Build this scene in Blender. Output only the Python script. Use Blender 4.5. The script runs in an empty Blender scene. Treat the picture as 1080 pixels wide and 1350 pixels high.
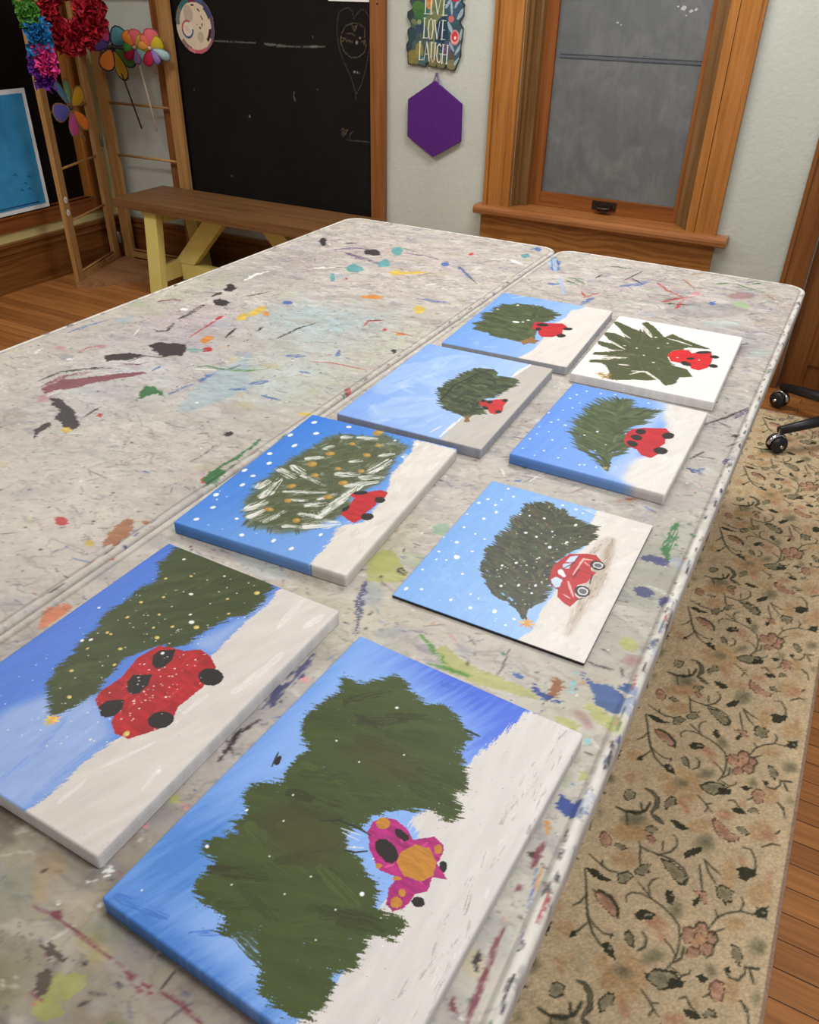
import bpy, bmesh, math, random
import numpy as np
from mathutils import Vector, Matrix
# painted marks, in millimetres in the frame of the surface they are on
FRAMES={'P7': (-0.6371, 1.829, 0.0461), 'P5': (-0.6431, 1.3889, 0.0355), 'P6': (-0.2948, 1.3765, 0.0019), 'P8': (-0.3122, 1.8134, 0.0281), 'P4': (-0.6611, 0.949, 0.0614), 'P3': (-0.2904, 0.9418, 0.0084), 'P2': (-0.6182, 0.4751, -0.0135), 'P1': (-0.2726, 0.438, -0.0483)}
D={
'P1_snow':[[(83,207),(74,156),(61,102),(56,53),(55,32),(39,3),(54,5),(66,-6),(66,-58),(71,-86),(72,-106),(73,-144),(71,-167),(63,-202),(69,-226),(162,-213),(176,224)]],
'P1_tree':[[(-149,137),(-135,132),(-124,141),(-102,139),(-94,153),(-81,161),(-82,176),(-69,176),(-37,157),(-16,153),(-7,166),(15,160),(40,142),(54,143),(47,128),(47,112),(68,88),(76,72),(66,61),(86,45),(85,30),(74,27),(55,32),(44,22),(22,11),(9,-3),(8,-23),(-2,-29),(8,-48),(23,-50),(40,-62),(59,-67),(64,-86),(93,-78),(98,-90),(94,-102),(74,-110),(81,-141),(63,-154),(77,-163),(76,-181),(64,-197),(54,-199),(39,-196),(19,-196),(11,-178),(-13,-159),(-28,-172),(-46,-177),(-38,-162),(-61,-164),(-78,-164),(-94,-146),(-84,-126),(-106,-126),(-116,-116),(-99,-100),(-79,-91),(-95,-91),(-108,-90),(-98,-73),(-122,-52),(-118,-39),(-87,-16),(-100,-10),(-99,12),(-94,27),(-117,40),(-128,57),(-127,83),(-124,102),(-112,119),(-130,130)]],
'P1_car':[[(15,-22),(14,-12),(21,0),(33,3),(46,1),(58,-7),(74,7),(86,4),(90,-2),(91,-17),(107,-26),(94,-32),(97,-46),(89,-54),(88,-70),(80,-79),(71,-76),(65,-63),(66,-49),(46,-51),(29,-40)]],
'P1_gold':[[(57,-36),(55,-24),(63,-10),(77,-7),(89,-15),(94,-29),(87,-41),(70,-44)],[(29,-3),(30,-6),(30,-9),(28,-12),(25,-14),(22,-14),(19,-13),(17,-11),(16,-9),(16,-6),(18,-3),(21,-1),(24,-1),(27,-1)],[(87,-1),(88,-3),(88,-5),(87,-7),(86,-8),(84,-8),(82,-7),(81,-5),(80,-3),(80,-1),(81,1),(82,2),(84,2),(86,1)],[(80,-58),(81,-59),(81,-61),(80,-62),(79,-63),(77,-63),(76,-63),(75,-61),(74,-60),(74,-58),(75,-57),(76,-56),(78,-56),(79,-57)],[(83,-67),(84,-70),(83,-72),(82,-74),(80,-75),(77,-76),(75,-75),(73,-73),(73,-71),(73,-69),(74,-67),(76,-65),(79,-65),(81,-66)],[(70,-48),(70,-49),(70,-50),(68,-51),(67,-52),(65,-53),(63,-53),(63,-52),(62,-51),(63,-50),(64,-49),(66,-48),(68,-47),(69,-47)],[(48,-46),(48,-47),(48,-48),(47,-50),(46,-50),(44,-51),(43,-51),(42,-50),(42,-49),(42,-48),(43,-46),(44,-46),(46,-45),(47,-45)]],
'P1_black':[[(56,-35),(54,-39),(49,-41),(44,-40),(37,-38),(32,-35),(29,-31),(28,-26),(31,-23),(35,-21),(41,-21),(48,-23),(53,-27),(56,-31)],[(54,-10),(53,-12),(51,-13),(47,-13),(44,-13),(40,-11),(38,-9),(37,-7),(38,-5),(41,-4),(44,-4),(48,-5),(52,-6),(54,-8)],[(100,-14),(101,-16),(101,-19),(101,-21),(99,-22),(97,-21),(95,-20),(94,-18),(93,-16),(93,-13),(93,-12),(95,-11),(97,-11),(99,-12)],[(101,-57),(101,-59),(100,-62),(98,-63),(96,-64),(93,-64),(91,-63),(89,-62),(89,-59),(90,-57),(92,-55),(95,-54),(97,-54),(99,-55)],[(-116,4),(-115,4),(-113,2),(-112,-1),(-111,-4),(-111,-7),(-112,-9),(-113,-9),(-114,-8),(-116,-7),(-117,-4),(-118,-1),(-118,2),(-117,4)]],
'P1_lines':[(2.0,[(-15,-28),(1,-25),(20,-25)]),(1.9,[(8,-52),(17,-49),(27,-41)]),(1.5,[(-32,-38),(-19,-30),(-11,-20)]),(2.2,[(-115,-12),(-121,6)]),(3.0,[(36,143),(54,143)])],
'P1_wht':[(1.5,[(-9,-34),(12,-30)]),(1.5,[(-5,-37),(14,-36)]),(1.9,[(8,-48),(22,-40)])],
'P1_dots':[(-107.0,-119.0,1.9),(-101.7,-67.5,1.5),(-62.4,-57.7,1.0),(-3.0,-91.0,0.9),(36.7,-136.4,0.8),(35.3,-105.0,0.9),(47.2,-80.0,2.2),(-46.4,129.6,1.9),(-3.8,76.2,1.1),(-77.1,53.0,1.2),(-13.0,-117.6,0.9),(-39.6,42.4,1.1),(-126.2,-183.9,0.9),(-60.3,-136.3,0.9),(36.3,-44.7,0.9),(13.9,-44.0,1.0),(89.4,-109.9,0.8),(-73.5,-28.5,1.1),(-49.3,-95.3,0.9)],
'P2_snow':[[(55,209),(55,202),(61,169),(59,109),(62,63),(63,49),(79,-10),(65,-85),(58,-104),(54,-134),(55,-173),(53,-199),(46,-234),(165,-220),(170,219)]],
'P2_pale':[[(26,58),(37,90),(54,140),(52,181),(54,201),(63,166),(61,107),(62,60)],[(-81,-136),(-57,-90),(-7,-61),(51,-93),(54,-134),(55,-173),(41,-230),(-38,-239)]],
'P2_tree':[[(-139,207),(-103,212),(-55,215),(-31,213),(-2,210),(38,209),(52,203),(48,186),(54,172),(54,140),(38,124),(29,98),(23,78),(23,56),(17,46),(-10,33),(-25,3),(-21,-24),(-14,-54),(-11,-63),(-13,-72),(-19,-89),(-22,-103),(-29,-110),(-53,-93),(-76,-79),(-77,-63),(-90,-47),(-83,-37),(-95,-13),(-98,23),(-113,42),(-109,64),(-107,94),(-116,108),(-102,127),(-114,151),(-132,161),(-127,176)]],
'P2_car':[[(-6,37),(10,43),(27,46),(44,59),(63,55),(81,44),(89,29),(89,4),(86,-28),(96,-48),(88,-67),(72,-90),(54,-92),(37,-82),(33,-74),(12,-76),(-5,-67),(-9,-54),(-5,-26),(-10,-6),(-13,10)]],
'P2_black':[[(100,36),(102,30),(102,24),(99,19),(93,16),(86,15),(79,17),(73,21),(70,26),(70,33),(74,38),(80,41),(87,42),(94,40)],[(94,-42),(97,-47),(97,-52),(95,-58),(90,-62),(84,-64),(77,-64),(72,-61),(69,-57),(68,-51),(71,-45),(76,-41),(82,-39),(88,-39)],[(10,9),(0,21),(1,32),(17,43),(26,27),(26,11),(19,6)],[(17,-38),(6,-28),(4,-16),(23,-4),(31,-19),(32,-34),(26,-40)],[(20,-81),(7,-73),(9,-61),(24,-50),(33,-61),(33,-74),(26,-81)]],
'P2_gold':[(64.4,-85.6,4.4),(34.1,182.5,4.6),(10.8,87.4,4.2),(-18.7,47.2,3.6),(-16.6,72.6,2.8),(-80.0,56.7,2.9),(-79.9,22.2,2.7),(-43.2,8.9,3.1),(-28.3,-15.0,2.6),(-65.0,-48.2,2.9),(-33.2,-79.2,3.2),(-68.9,111.3,2.5),(-48.3,81.6,2.4),(29.0,129.3,2.4),(7.7,152.2,2.5),(-87.2,88.1,3.0),(-36.3,59.0,2.3),(-73.9,22.4,2.3),(-78.6,-11.3,2.2),(-68.6,165.0,2.6),(-95.3,143.0,2.6)],
'P2_white':[(-41.3,134.9,4.0),(-1.2,91.7,5.2),(-104.4,189.7,3.3),(-28.5,188.8,2.6),(-95.7,-4.5,3.6),(-87.4,2.3,3.6),(-126.4,51.5,2.9),(-13.0,102.4,2.9),(7.7,29.6,3.5),(2.2,4.1,1.7),(24.9,5.7,1.7),(63.1,-22.9,2.0),(34.7,-29.2,1.6),(131.5,-105.8,3.8),(36.6,-111.4,2.2),(32.2,-79.6,1.5),(49.5,-51.5,1.6),(35.3,-46.6,1.6),(43.6,-72.9,1.5),(50.5,41.4,1.7),(39.4,17.1,1.7),(-43.3,170.0,1.6),(-11.9,158.2,1.5),(11.0,168.0,1.5),(10.4,194.1,1.6),(-5.5,132.8,1.5),(-53.5,133.6,1.5),(-45.4,102.2,1.5),(-59.4,73.0,1.4),(-58.9,46.3,1.4),(-89.4,15.3,1.4)],
'P2_star':[(-22.9,-112.8,9.1)],
'P2_streak':[(10.3,[(102,141),(97,200)]),(12.1,[(126,23),(135,73),(135,103)]),(7.0,[(98,-31),(103,4)]),(6.5,[(72,-184),(74,-153)]),(4.9,[(77,-130),(100,-79)]),(5.3,[(134,-131),(128,-100)]),(12.2,[(131,159),(138,189)])],
'P2_blue':[(8.5,[(47,-192),(45,-157),(52,-98)]),(4.8,[(48,-155),(53,-116)]),(6.6,[(-5,-212),(2,-155),(-11,-105)])],
'P3_snow':[[(46,184),(50,146),(50,129),(60,97),(62,64),(54,38),(57,-19),(57,-54),(59,-79),(53,-105),(57,-131),(59,-154),(49,-179),(143,-191),(151,187)]],
'P3_tree':[[(-59,135),(-43,148),(-28,159),(-13,142),(-2,148),(7,136),(21,135),(41,128),(61,128),(60,109),(67,99),(60,77),(51,60),(41,39),(34,12),(36,-17),(46,-53),(49,-78),(43,-100),(34,-112),(36,-129),(28,-119),(17,-115),(1,-105),(-14,-107),(-30,-88),(-41,-73),(-55,-58),(-56,-31),(-66,-12),(-59,-1),(-64,28),(-57,56),(-65,86),(-54,110)]],
'P3_car':[[(42,25),(47,38),(70,52),(84,55),(96,43),(87,40),(82,31),(89,13),(96,13),(94,-2),(91,-18),(82,-28),(81,-40),(87,-54),(93,-57),(88,-81),(77,-77),(65,-68),(60,-52),(50,-51),(40,-35),(37,-20),(36,0)]],
'P3_glass':[[(47,15),(49,31),(60,41),(60,21)],[(45,9),(60,19),(60,3),(51,-1)],[(44,-35),(48,-25),(59,-28),(60,-45),(54,-52),(48,-45)]],
'P3_white':[[(58,-12),(58,-15),(56,-17),(54,-19),(51,-18),(49,-17),(47,-14),(45,-11),(46,-8),(47,-5),(49,-4),(52,-4),(55,-6),(57,-8)],[(62,-14),(62,-17),(62,-19),(60,-20),(59,-21),(57,-21),(55,-20),(54,-18),(54,-16),(54,-14),(56,-12),(57,-11),(59,-11),(61,-12)]],
'P3_red':[(4.5,[(41,-8),(49,-23),(40,-28)]),(3.6,[(59,21),(60,1),(50,-3)]),(3.5,[(51,-2),(62,-16),(60,-28)]),(2.9,[(43,-27),(46,11),(49,34)])],
'P3_hi':[(4.1,[(68,22),(70,36),(82,40)]),(4.4,[(67,-27),(76,-43),(85,-57)]),(2.8,[(71,-59),(82,-63)]),(3.1,[(73,30),(83,23)]),(3.0,[(68,-9),(70,40)])],
'P3_dark':[(1.5,[(37,-20),(42,-38),(54,-50),(62,-51)]),(1.5,[(51,-1),(60,19),(61,40)]),(1.5,[(71,-17),(72,10)]),(1.9,[(96,-17),(93,5)]),(1.8,[(90,-62),(97,-55)])],
'P3_tyre':[[(104,34),(104,28),(101,24),(98,20),(93,19),(88,21),(84,24),(82,29),(82,34),(84,39),(88,42),(93,43),(98,42),(102,38)],[(103,-37),(103,-42),(101,-48),(97,-51),(92,-52),(88,-51),(84,-47),(81,-41),(81,-36),(83,-30),(87,-27),(92,-26),(97,-27),(101,-31)]],
'P3_hub':[[(101,33),(101,30),(100,27),(97,24),(93,24),(90,24),(87,27),(86,30),(86,34),(87,37),(90,39),(94,40),(97,39),(100,37)],[(100,-37),(100,-41),(99,-45),(96,-47),(93,-48),(89,-47),(87,-44),(85,-40),(85,-36),(86,-33),(89,-30),(93,-30),(96,-31),(99,-33)]],
'P3_hub2':[[(99,33),(99,30),(98,28),(96,27),(93,26),(91,27),(89,28),(88,30),(88,33),(89,35),(91,36),(94,37),(96,36),(98,35)],[(98,-37),(98,-40),(97,-43),(95,-44),(93,-45),(90,-44),(88,-42),(87,-40),(87,-37),(88,-35),(90,-33),(93,-33),(95,-33),(97,-35)]],
'P3_shade':[(14.1,[(95,108),(98,55),(102,-22),(100,-88),(103,-135)]),(18.2,[(95,92),(101,20),(96,-52)]),(9.3,[(74,41),(86,111)]),(7.4,[(100,-63),(104,-111)]),(9.9,[(110,17),(109,-45)])],
'P3_dots':[(-128.9,-156.5,3.8),(-109.3,-147.0,2.8),(-128.9,-105.6,2.5),(-97.8,-53.8,5.1),(-101.0,-51.7,3.1),(-73.6,-86.4,2.5),(-62.9,-147.8,2.8),(-32.1,-150.1,3.2),(0.2,-140.4,4.0),(29.5,-142.3,2.6),(-13.6,-84.6,2.9),(7.7,-70.7,2.9),(-15.1,-22.7,3.0),(29.2,-59.5,2.9),(-18.6,9.4,0.0),(15.1,39.8,3.7),(30.5,118.0,3.4),(-43.6,107.1,2.3),(-30.9,-38.9,2.5),(-30.3,-125.9,1.8),(-94.8,90.0,3.5),(-104.7,62.3,3.4),(-114.8,-18.3,3.7),(-84.0,-28.6,2.6),(-128.0,-53.8,2.6),(-139.0,-15.7,2.2),(-133.8,61.0,2.3),(-130.9,101.6,3.6),(-122.0,119.7,3.0),(-104.4,109.1,3.0),(-88.2,148.1,3.1),(-105.4,167.5,3.1),(-101.9,129.1,2.4),(-58.3,103.3,2.3),(-122.2,24.3,2.8),(-80.7,10.3,2.2),(-99.2,16.3,2.2),(-108.8,-67.4,2.0),(-122.6,-73.5,2.0),(24.1,-159.8,2.2),(-43.9,-122.9,1.9),(-6.9,163.7,3.0),(16.3,163.0,3.0),(29.7,157.0,2.3),(30.5,-78.4,2.3),(10.4,6.4,2.1),(33.1,61.7,2.1),(4.0,82.2,2.2),(37.6,-182.9,1.3),(-12.8,56.3,2.7),(-31.3,58.3,3.3),(-20.1,111.4,2.9),(33.7,66.0,2.7)],
'P3_star':[(47.5,-142.1,11.3)],
'P4_snow':[[(67,206),(83,161),(84,110),(86,68),(105,12),(111,-77),(85,-103),(90,-155),(93,-209),(159,-219),(168,204)]],
'P4_tree':[[(-77,145),(-63,162),(-42,167),(-3,183),(2,202),(27,192),(72,176),(69,142),(71,104),(81,71),(81,30),(68,3),(60,-30),(72,-61),(68,-90),(52,-115),(45,-136),(23,-157),(-1,-161),(-19,-164),(-42,-167),(-57,-161),(-50,-149),(-64,-143),(-78,-132),(-84,-111),(-94,-107),(-88,-85),(-104,-53),(-97,-30),(-99,7),(-93,43),(-88,74),(-82,112)]],
'P4_white':[(16.7,[(-93,-63),(-89,-44)]),(18.1,[(-71,-124),(-59,-99)]),(18.9,[(-54,-142),(-46,-122)]),(15.0,[(-73,-87),(-67,-63),(-76,-27)]),(16.3,[(-93,-1),(-58,-12)]),(13.7,[(-79,20),(-49,7)]),(11.3,[(-71,54),(-51,70)]),(8.7,[(-62,99),(-53,115)]),(15.1,[(-52,152),(-43,159)]),(10.6,[(-27,165),(4,175)]),(8.4,[(3,80),(17,91)]),(14.9,[(51,64),(61,113)]),(10.0,[(40,122),(57,138)]),(14.7,[(46,41),(73,58)]),(11.7,[(36,5),(74,38)]),(14.2,[(41,-96),(46,-51),(56,17)]),(17.3,[(37,-128),(76,-100)]),(10.4,[(8,-142),(38,-133)]),(8.1,[(-26,-146),(-15,-107)]),(7.4,[(-25,-74),(1,-64)]),(12.2,[(8,-76),(30,-59)]),(10.7,[(12,-102),(43,-96)]),(13.4,[(3,32),(35,46)]),(6.7,[(-49,0),(1,-10)]),(7.6,[(-47,-56),(15,-29)]),(8.7,[(15,-52),(31,-25)])],
'P4_gold':[(-43.6,88.5,7.9),(-53.0,42.1,9.0),(-29.1,11.3,6.7),(-45.9,-36.2,7.1),(-27.0,-77.4,6.2),(-39.9,-112.7,6.6),(15.3,-120.0,6.4),(25.5,-38.6,7.5),(25.7,11.0,7.9),(34.4,59.2,6.1),(16.9,113.4,7.1),(18.7,154.1,5.9),(-26.2,138.4,5.9),(-5.2,48.8,5.5),(-4.1,198.9,10.8)],
'P4_dots':[(-131.3,180.5,6.3),(-105.2,143.6,6.1),(-144.3,116.2,6.1),(-116.1,85.5,5.9),(-139.2,39.9,5.7),(-121.2,10.9,5.5),(-145.1,-28.3,5.4),(-121.6,-37.5,4.7),(-120.7,-69.9,5.2),(-140.8,-114.5,5.6),(-122.4,-147.6,4.8),(-124.9,-186.6,4.7),(-37.4,-190.7,4.5),(13.6,-181.7,4.4),(48.1,-187.0,4.3),(68.7,-136.9,3.9),(-70.1,-157.4,3.5),(-63.7,194.1,5.5),(79.5,190.9,5.2),(76.8,136.9,3.6),(37.6,185.4,3.0),(-72.6,-190.7,1.1),(-121.8,-111.6,1.2),(-98.7,-190.9,1.2),(-20.2,-177.1,1.1),(-130.9,-125.7,1.9),(-142.3,-102.6,1.3)],
'P4_car':[[(68,-74),(68,-45),(65,-22),(54,-19),(57,-7),(71,-3),(79,7),(92,19),(106,18),(109,0),(102,-11),(106,-25),(102,-55),(105,-71),(99,-87),(84,-82)]],
'P4_black':[[(77,3),(77,0),(75,-3),(72,-7),(67,-10),(63,-12),(59,-12),(57,-10),(56,-7),(58,-4),(61,0),(66,3),(70,5),(74,5)],[(70,-48),(72,-51),(72,-54),(72,-58),(71,-62),(69,-65),(67,-66),(66,-65),(64,-63),(63,-59),(64,-55),(65,-51),(66,-49),(68,-47)],[(113,-5),(114,-9),(113,-13),(111,-16),(107,-18),(103,-18),(99,-17),(97,-13),(96,-9),(96,-5),(99,-2),(102,0),(107,0),(110,-2)],[(118,-57),(119,-61),(118,-66),(116,-69),(112,-72),(107,-72),(103,-70),(100,-66),(99,-62),(99,-57),(102,-54),(106,-52),(111,-51),(115,-53)]],
'P4_white2':[[(54,-28),(50,-95),(36,-93),(40,-40),(47,43),(61,59)]],
'P5_snow':[[(111,222),(102,202),(92,160),(92,126),(88,92),(97,14),(93,-65),(85,-92),(72,-114),(69,-160),(70,-208),(168,-247),(172,221)]],
'P5_tree':[[(21,132),(33,136),(41,126),(43,110),(72,113),(99,113),(103,84),(95,53),(91,31),(84,7),(70,-8),(71,-30),(79,-44),(96,-68),(82,-84),(75,-95),(63,-95),(44,-87),(26,-83),(1,-58),(-22,-11),(-14,4),(-17,23),(-12,58),(-6,94),(7,126)]],
'P5_gold':[[(68,-97),(75,-97),(80,-90),(84,-106),(91,-116),(86,-123),(80,-122),(78,-109)]],
'P5_car':[[(73,-27),(75,-10),(86,-12),(102,3),(118,15),(122,0),(123,-20),(130,-43),(124,-64),(111,-64),(101,-51),(86,-45)]],
'P5_black':[[(84,-15),(85,-18),(84,-21),(83,-23),(80,-24),(78,-24),(75,-23),(74,-20),(73,-17),(74,-14),(75,-12),(78,-11),(80,-11),(82,-12)],[(97,-13),(98,-17),(97,-20),(96,-23),(93,-24),(90,-24),(88,-22),(86,-20),(85,-16),(86,-13),(87,-10),(90,-9),(93,-9),(96,-10)],[(102,-47),(102,-50),(100,-52),(97,-53),(94,-52),(91,-50),(88,-47),(87,-44),(87,-41),(88,-39),(91,-38),(94,-39),(97,-41),(100,-44)],[(122,8),(123,5),(122,2),(120,0),(118,-2),(115,-2),(113,0),(111,2),(111,5),(111,8),(113,11),(116,12),(118,12),(121,11)],[(129,-47),(130,-50),(129,-54),(127,-56),(125,-57),(122,-57),(119,-56),(118,-53),(117,-50),(118,-47),(119,-44),(122,-43),(125,-43),(127,-44)]],
'P5_white':[(9.1,[(101,205),(92,160),(88,124)]),(6.4,[(70,-106),(67,-155),(66,-200)]),(3.0,[(42,-193),(50,-160)]),(2.8,[(73,-38),(66,-18),(73,-4)])],
'P5_pale':[(82.1,[(-124,-57),(-125,28),(-79,99),(-49,151)]),(96.9,[(-72,-156),(-19,-99),(6,-66)]),(73.5,[(-81,30),(-25,18)])],
'P6_snow':[[(49,200),(59,155),(66,109),(83,73),(88,-54),(62,-84),(61,-128),(58,-169),(143,-196),(159,191)]],
'P6_pale':[[(27,187),(49,200),(59,155),(66,109),(59,82),(66,-67),(62,-118),(58,-169),(33,-163),(26,-139),(43,-80),(31,-3),(30,101),(47,148)]],
'P6_tree':[[(-59,126),(-39,141),(-19,157),(-7,143),(-3,118),(23,127),(51,131),(33,108),(41,95),(28,75),(39,70),(16,33),(19,7),(32,-24),(41,-48),(31,-82),(20,-103),(24,-140),(13,-123),(-15,-104),(-33,-96),(-50,-67),(-48,-58),(-67,-44),(-65,-15),(-77,2),(-72,28),(-74,64),(-70,97)]],
'P6_star':[(26.4,-142.5,7.0)],
'P6_car':[[(24,-7),(23,9),(27,28),(45,46),(83,65),(94,51),(90,32),(96,3),(90,-19),(95,-44),(87,-66),(69,-64),(56,-47),(37,-42),(27,-27)]],
'P6_black':[[(53,32),(54,26),(52,20),(49,16),(45,14),(41,14),(38,16),(35,21),(35,26),(36,32),(39,36),(43,39),(48,39),(51,36)],[(54,1),(54,-4),(52,-9),(48,-12),(43,-12),(39,-11),(35,-7),(33,-2),(33,3),(35,7),(39,10),(44,11),(48,9),(52,6)],[(54,-30),(53,-35),(51,-39),(47,-41),(43,-41),(38,-38),(35,-34),(33,-29),(33,-23),(35,-19),(39,-17),(44,-17),(48,-20),(52,-24)],[(104,42),(104,36),(103,30),(99,25),(94,22),(89,22),(85,25),(83,30),(83,37),(84,43),(88,48),(93,51),(98,51),(102,48)],[(108,-25),(108,-32),(105,-38),(101,-42),(96,-44),(90,-43),(86,-39),(83,-34),(83,-28),(86,-21),(90,-17),(96,-15),(101,-16),(106,-20)]],
'P6_dots':[(-135.6,14.7,2.8),(-114.4,122.9,3.0),(-117.2,-22.2,2.7),(-130.0,-52.8,2.0),(-89.0,-20.6,3.4),(-108.8,-5.5,2.7),(-128.1,-107.2,2.6),(-123.4,-82.6,2.0),(-90.1,-90.3,2.6),(-125.9,-148.2,1.9),(-89.0,-136.9,2.5),(-58.4,-108.6,2.5),(-57.7,-148.8,2.4),(-16.4,-154.1,2.4),(-97.6,-162.2,1.8),(-27.5,-15.0,3.3),(-44.4,-41.6,2.6),(-8.6,-89.7,1.9),(1.6,-57.7,1.9),(-101.9,59.3,2.2),(-72.7,154.4,3.0),(-102.0,150.5,3.1),(-45.4,164.0,3.0),(-9.6,178.5,3.0),(24.7,159.7,2.9),(-9.1,-149.8,2.4),(11.6,-147.3,2.4),(40.6,-130.4,1.8),(-114.8,39.3,2.1),(-96.6,87.8,2.2),(-120.6,99.4,3.0),(-142.4,-82.7,2.0),(-107.4,-62.1,2.0)],
'P7_snow':[[(79,216),(77,198),(72,179),(53,161),(58,101),(52,67),(42,39),(52,-81),(55,-132),(51,-166),(36,-217),(36,-241),(166,-251),(174,216)]],
'P7_tree':[[(-116,83),(-108,116),(-89,120),(-80,139),(-59,136),(-47,146),(-19,137),(17,117),(27,99),(11,75),(25,78),(11,45),(-1,23),(5,-17),(17,-46),(14,-91),(-3,-108),(-19,-100),(-32,-103),(-57,-107),(-57,-87),(-73,-88),(-105,-87),(-107,-57),(-124,-52),(-107,-20),(-135,25),(-112,46)]],
'P7_gold':[[(7,-109),(17,-94),(24,-67),(35,-84),(50,-83),(44,-106),(49,-112),(31,-113),(24,-132)]],
'P7_car':[[(0,9),(1,32),(32,38),(63,54),(81,35),(77,8),(84,-19),(69,-49),(45,-61),(32,-45),(23,-22),(9,-20)]],
'P7_black':[[(36,25),(36,19),(33,14),(28,10),(22,7),(15,7),(10,10),(7,14),(7,19),(10,25),(15,29),(22,32),(28,31),(33,29)],[(28,-9),(29,-14),(28,-19),(26,-22),(23,-24),(20,-23),(17,-21),(15,-16),(14,-11),(14,-6),(16,-3),(19,-1),(22,-2),(26,-5)],[(97,29),(97,24),(95,19),(91,14),(86,12),(81,11),(77,13),(74,16),(74,21),(76,26),(80,31),(85,33),(90,34),(94,32)],[(95,-25),(95,-30),(93,-36),(90,-40),(86,-43),(81,-43),(77,-40),(74,-36),(74,-30),(75,-24),(79,-20),(83,-17),(88,-17),(92,-20)]],
'P7_dots':[(-43.7,7.0,7.8),(-28.3,15.5,3.9),(-20.8,34.6,3.9),(-82.3,129.9,4.2),(-118.0,74.3,3.3)],
'P8_tree':[[(-89,183),(-78,199),(-50,166),(-17,110),(-4,145),(23,124),(60,106),(99,86),(70,78),(49,73),(18,35),(18,-15),(34,-53),(70,-64),(89,-98),(64,-114),(62,-155),(46,-176),(29,-153),(-1,-170),(-20,-176),(-55,-200),(-71,-199),(-80,-156),(-96,-129),(-109,-121),(-133,-129),(-136,-114),(-100,-94),(-64,-64),(-91,-64),(-139,-83),(-140,-66),(-93,-37),(-118,-26),(-145,-15),(-154,9),(-116,7),(-144,47),(-158,72),(-129,78),(-94,58),(-126,113),(-156,154),(-146,164),(-95,131),(-68,118)]],
'P8_white':[(12.1,[(-83,167),(-44,95)]),(8.0,[(-144,112),(-87,62)]),(8.6,[(-140,32),(-82,-14)]),(5.5,[(-141,-47),(-85,-24)]),(7.0,[(-135,-98),(-64,-61)]),(8.4,[(-36,-131),(-7,-122),(32,-158)]),(4.9,[(-36,-153),(-13,-118)]),(7.7,[(-71,-109),(-49,-103)]),(6.0,[(-27,170),(1,148)]),(7.7,[(-8,107),(16,102),(52,88)]),(5.0,[(-46,178),(-22,145)])],
'P8_gold':[(-92.0,-181.5,11.5),(-78.6,-191.6,13.0),(-74.5,-177.6,8.2)],
'P8_car':[[(13,2),(18,31),(37,52),(53,54),(61,39),(74,56),(98,73),(108,44),(111,14),(109,-29),(94,-56),(77,-53),(70,-36),(48,-33),(28,-33)]],
'P8_black':[[(73,10),(73,6),(71,3),(68,-1),(64,-3),(60,-4),(58,-2),(56,0),(56,4),(58,8),(62,11),(65,13),(69,14),(72,13)],[(74,-33),(73,-38),(70,-42),(65,-43),(59,-42),(54,-39),(50,-34),(48,-28),(49,-22),(52,-19),(57,-17),(62,-18),(68,-22),(72,-27)],[(101,70),(100,65),(96,59),(90,53),(83,48),(76,45),(71,45),(68,48),(69,53),(73,59),(79,65),(87,70),(94,73),(99,73)],[(122,46),(121,41),(119,36),(115,33),(111,32),(106,33),(103,36),(101,40),(102,45),(104,49),(108,53),(112,54),(117,53),(120,50)],[(128,-11),(128,-16),(125,-21),(122,-24),(117,-25),(113,-24),(110,-21),(108,-16),(109,-11),(111,-6),(114,-3),(119,-2),(123,-3),(126,-6)]],
'P8_dots':[(-35.1,100.3,4.8),(-59.2,7.8,3.7),(-34.0,-27.9,3.6),(-87.7,8.7,3.7),(-1.2,75.1,3.8),(-5.0,-59.6,4.3),(37.0,-4.0,3.5),(0.9,-132.3,2.5),(-103.2,164.8,4.1),(-14.6,33.0,3.7),(83.3,6.0,3.5),(-78.8,-69.5,2.6)],
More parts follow.
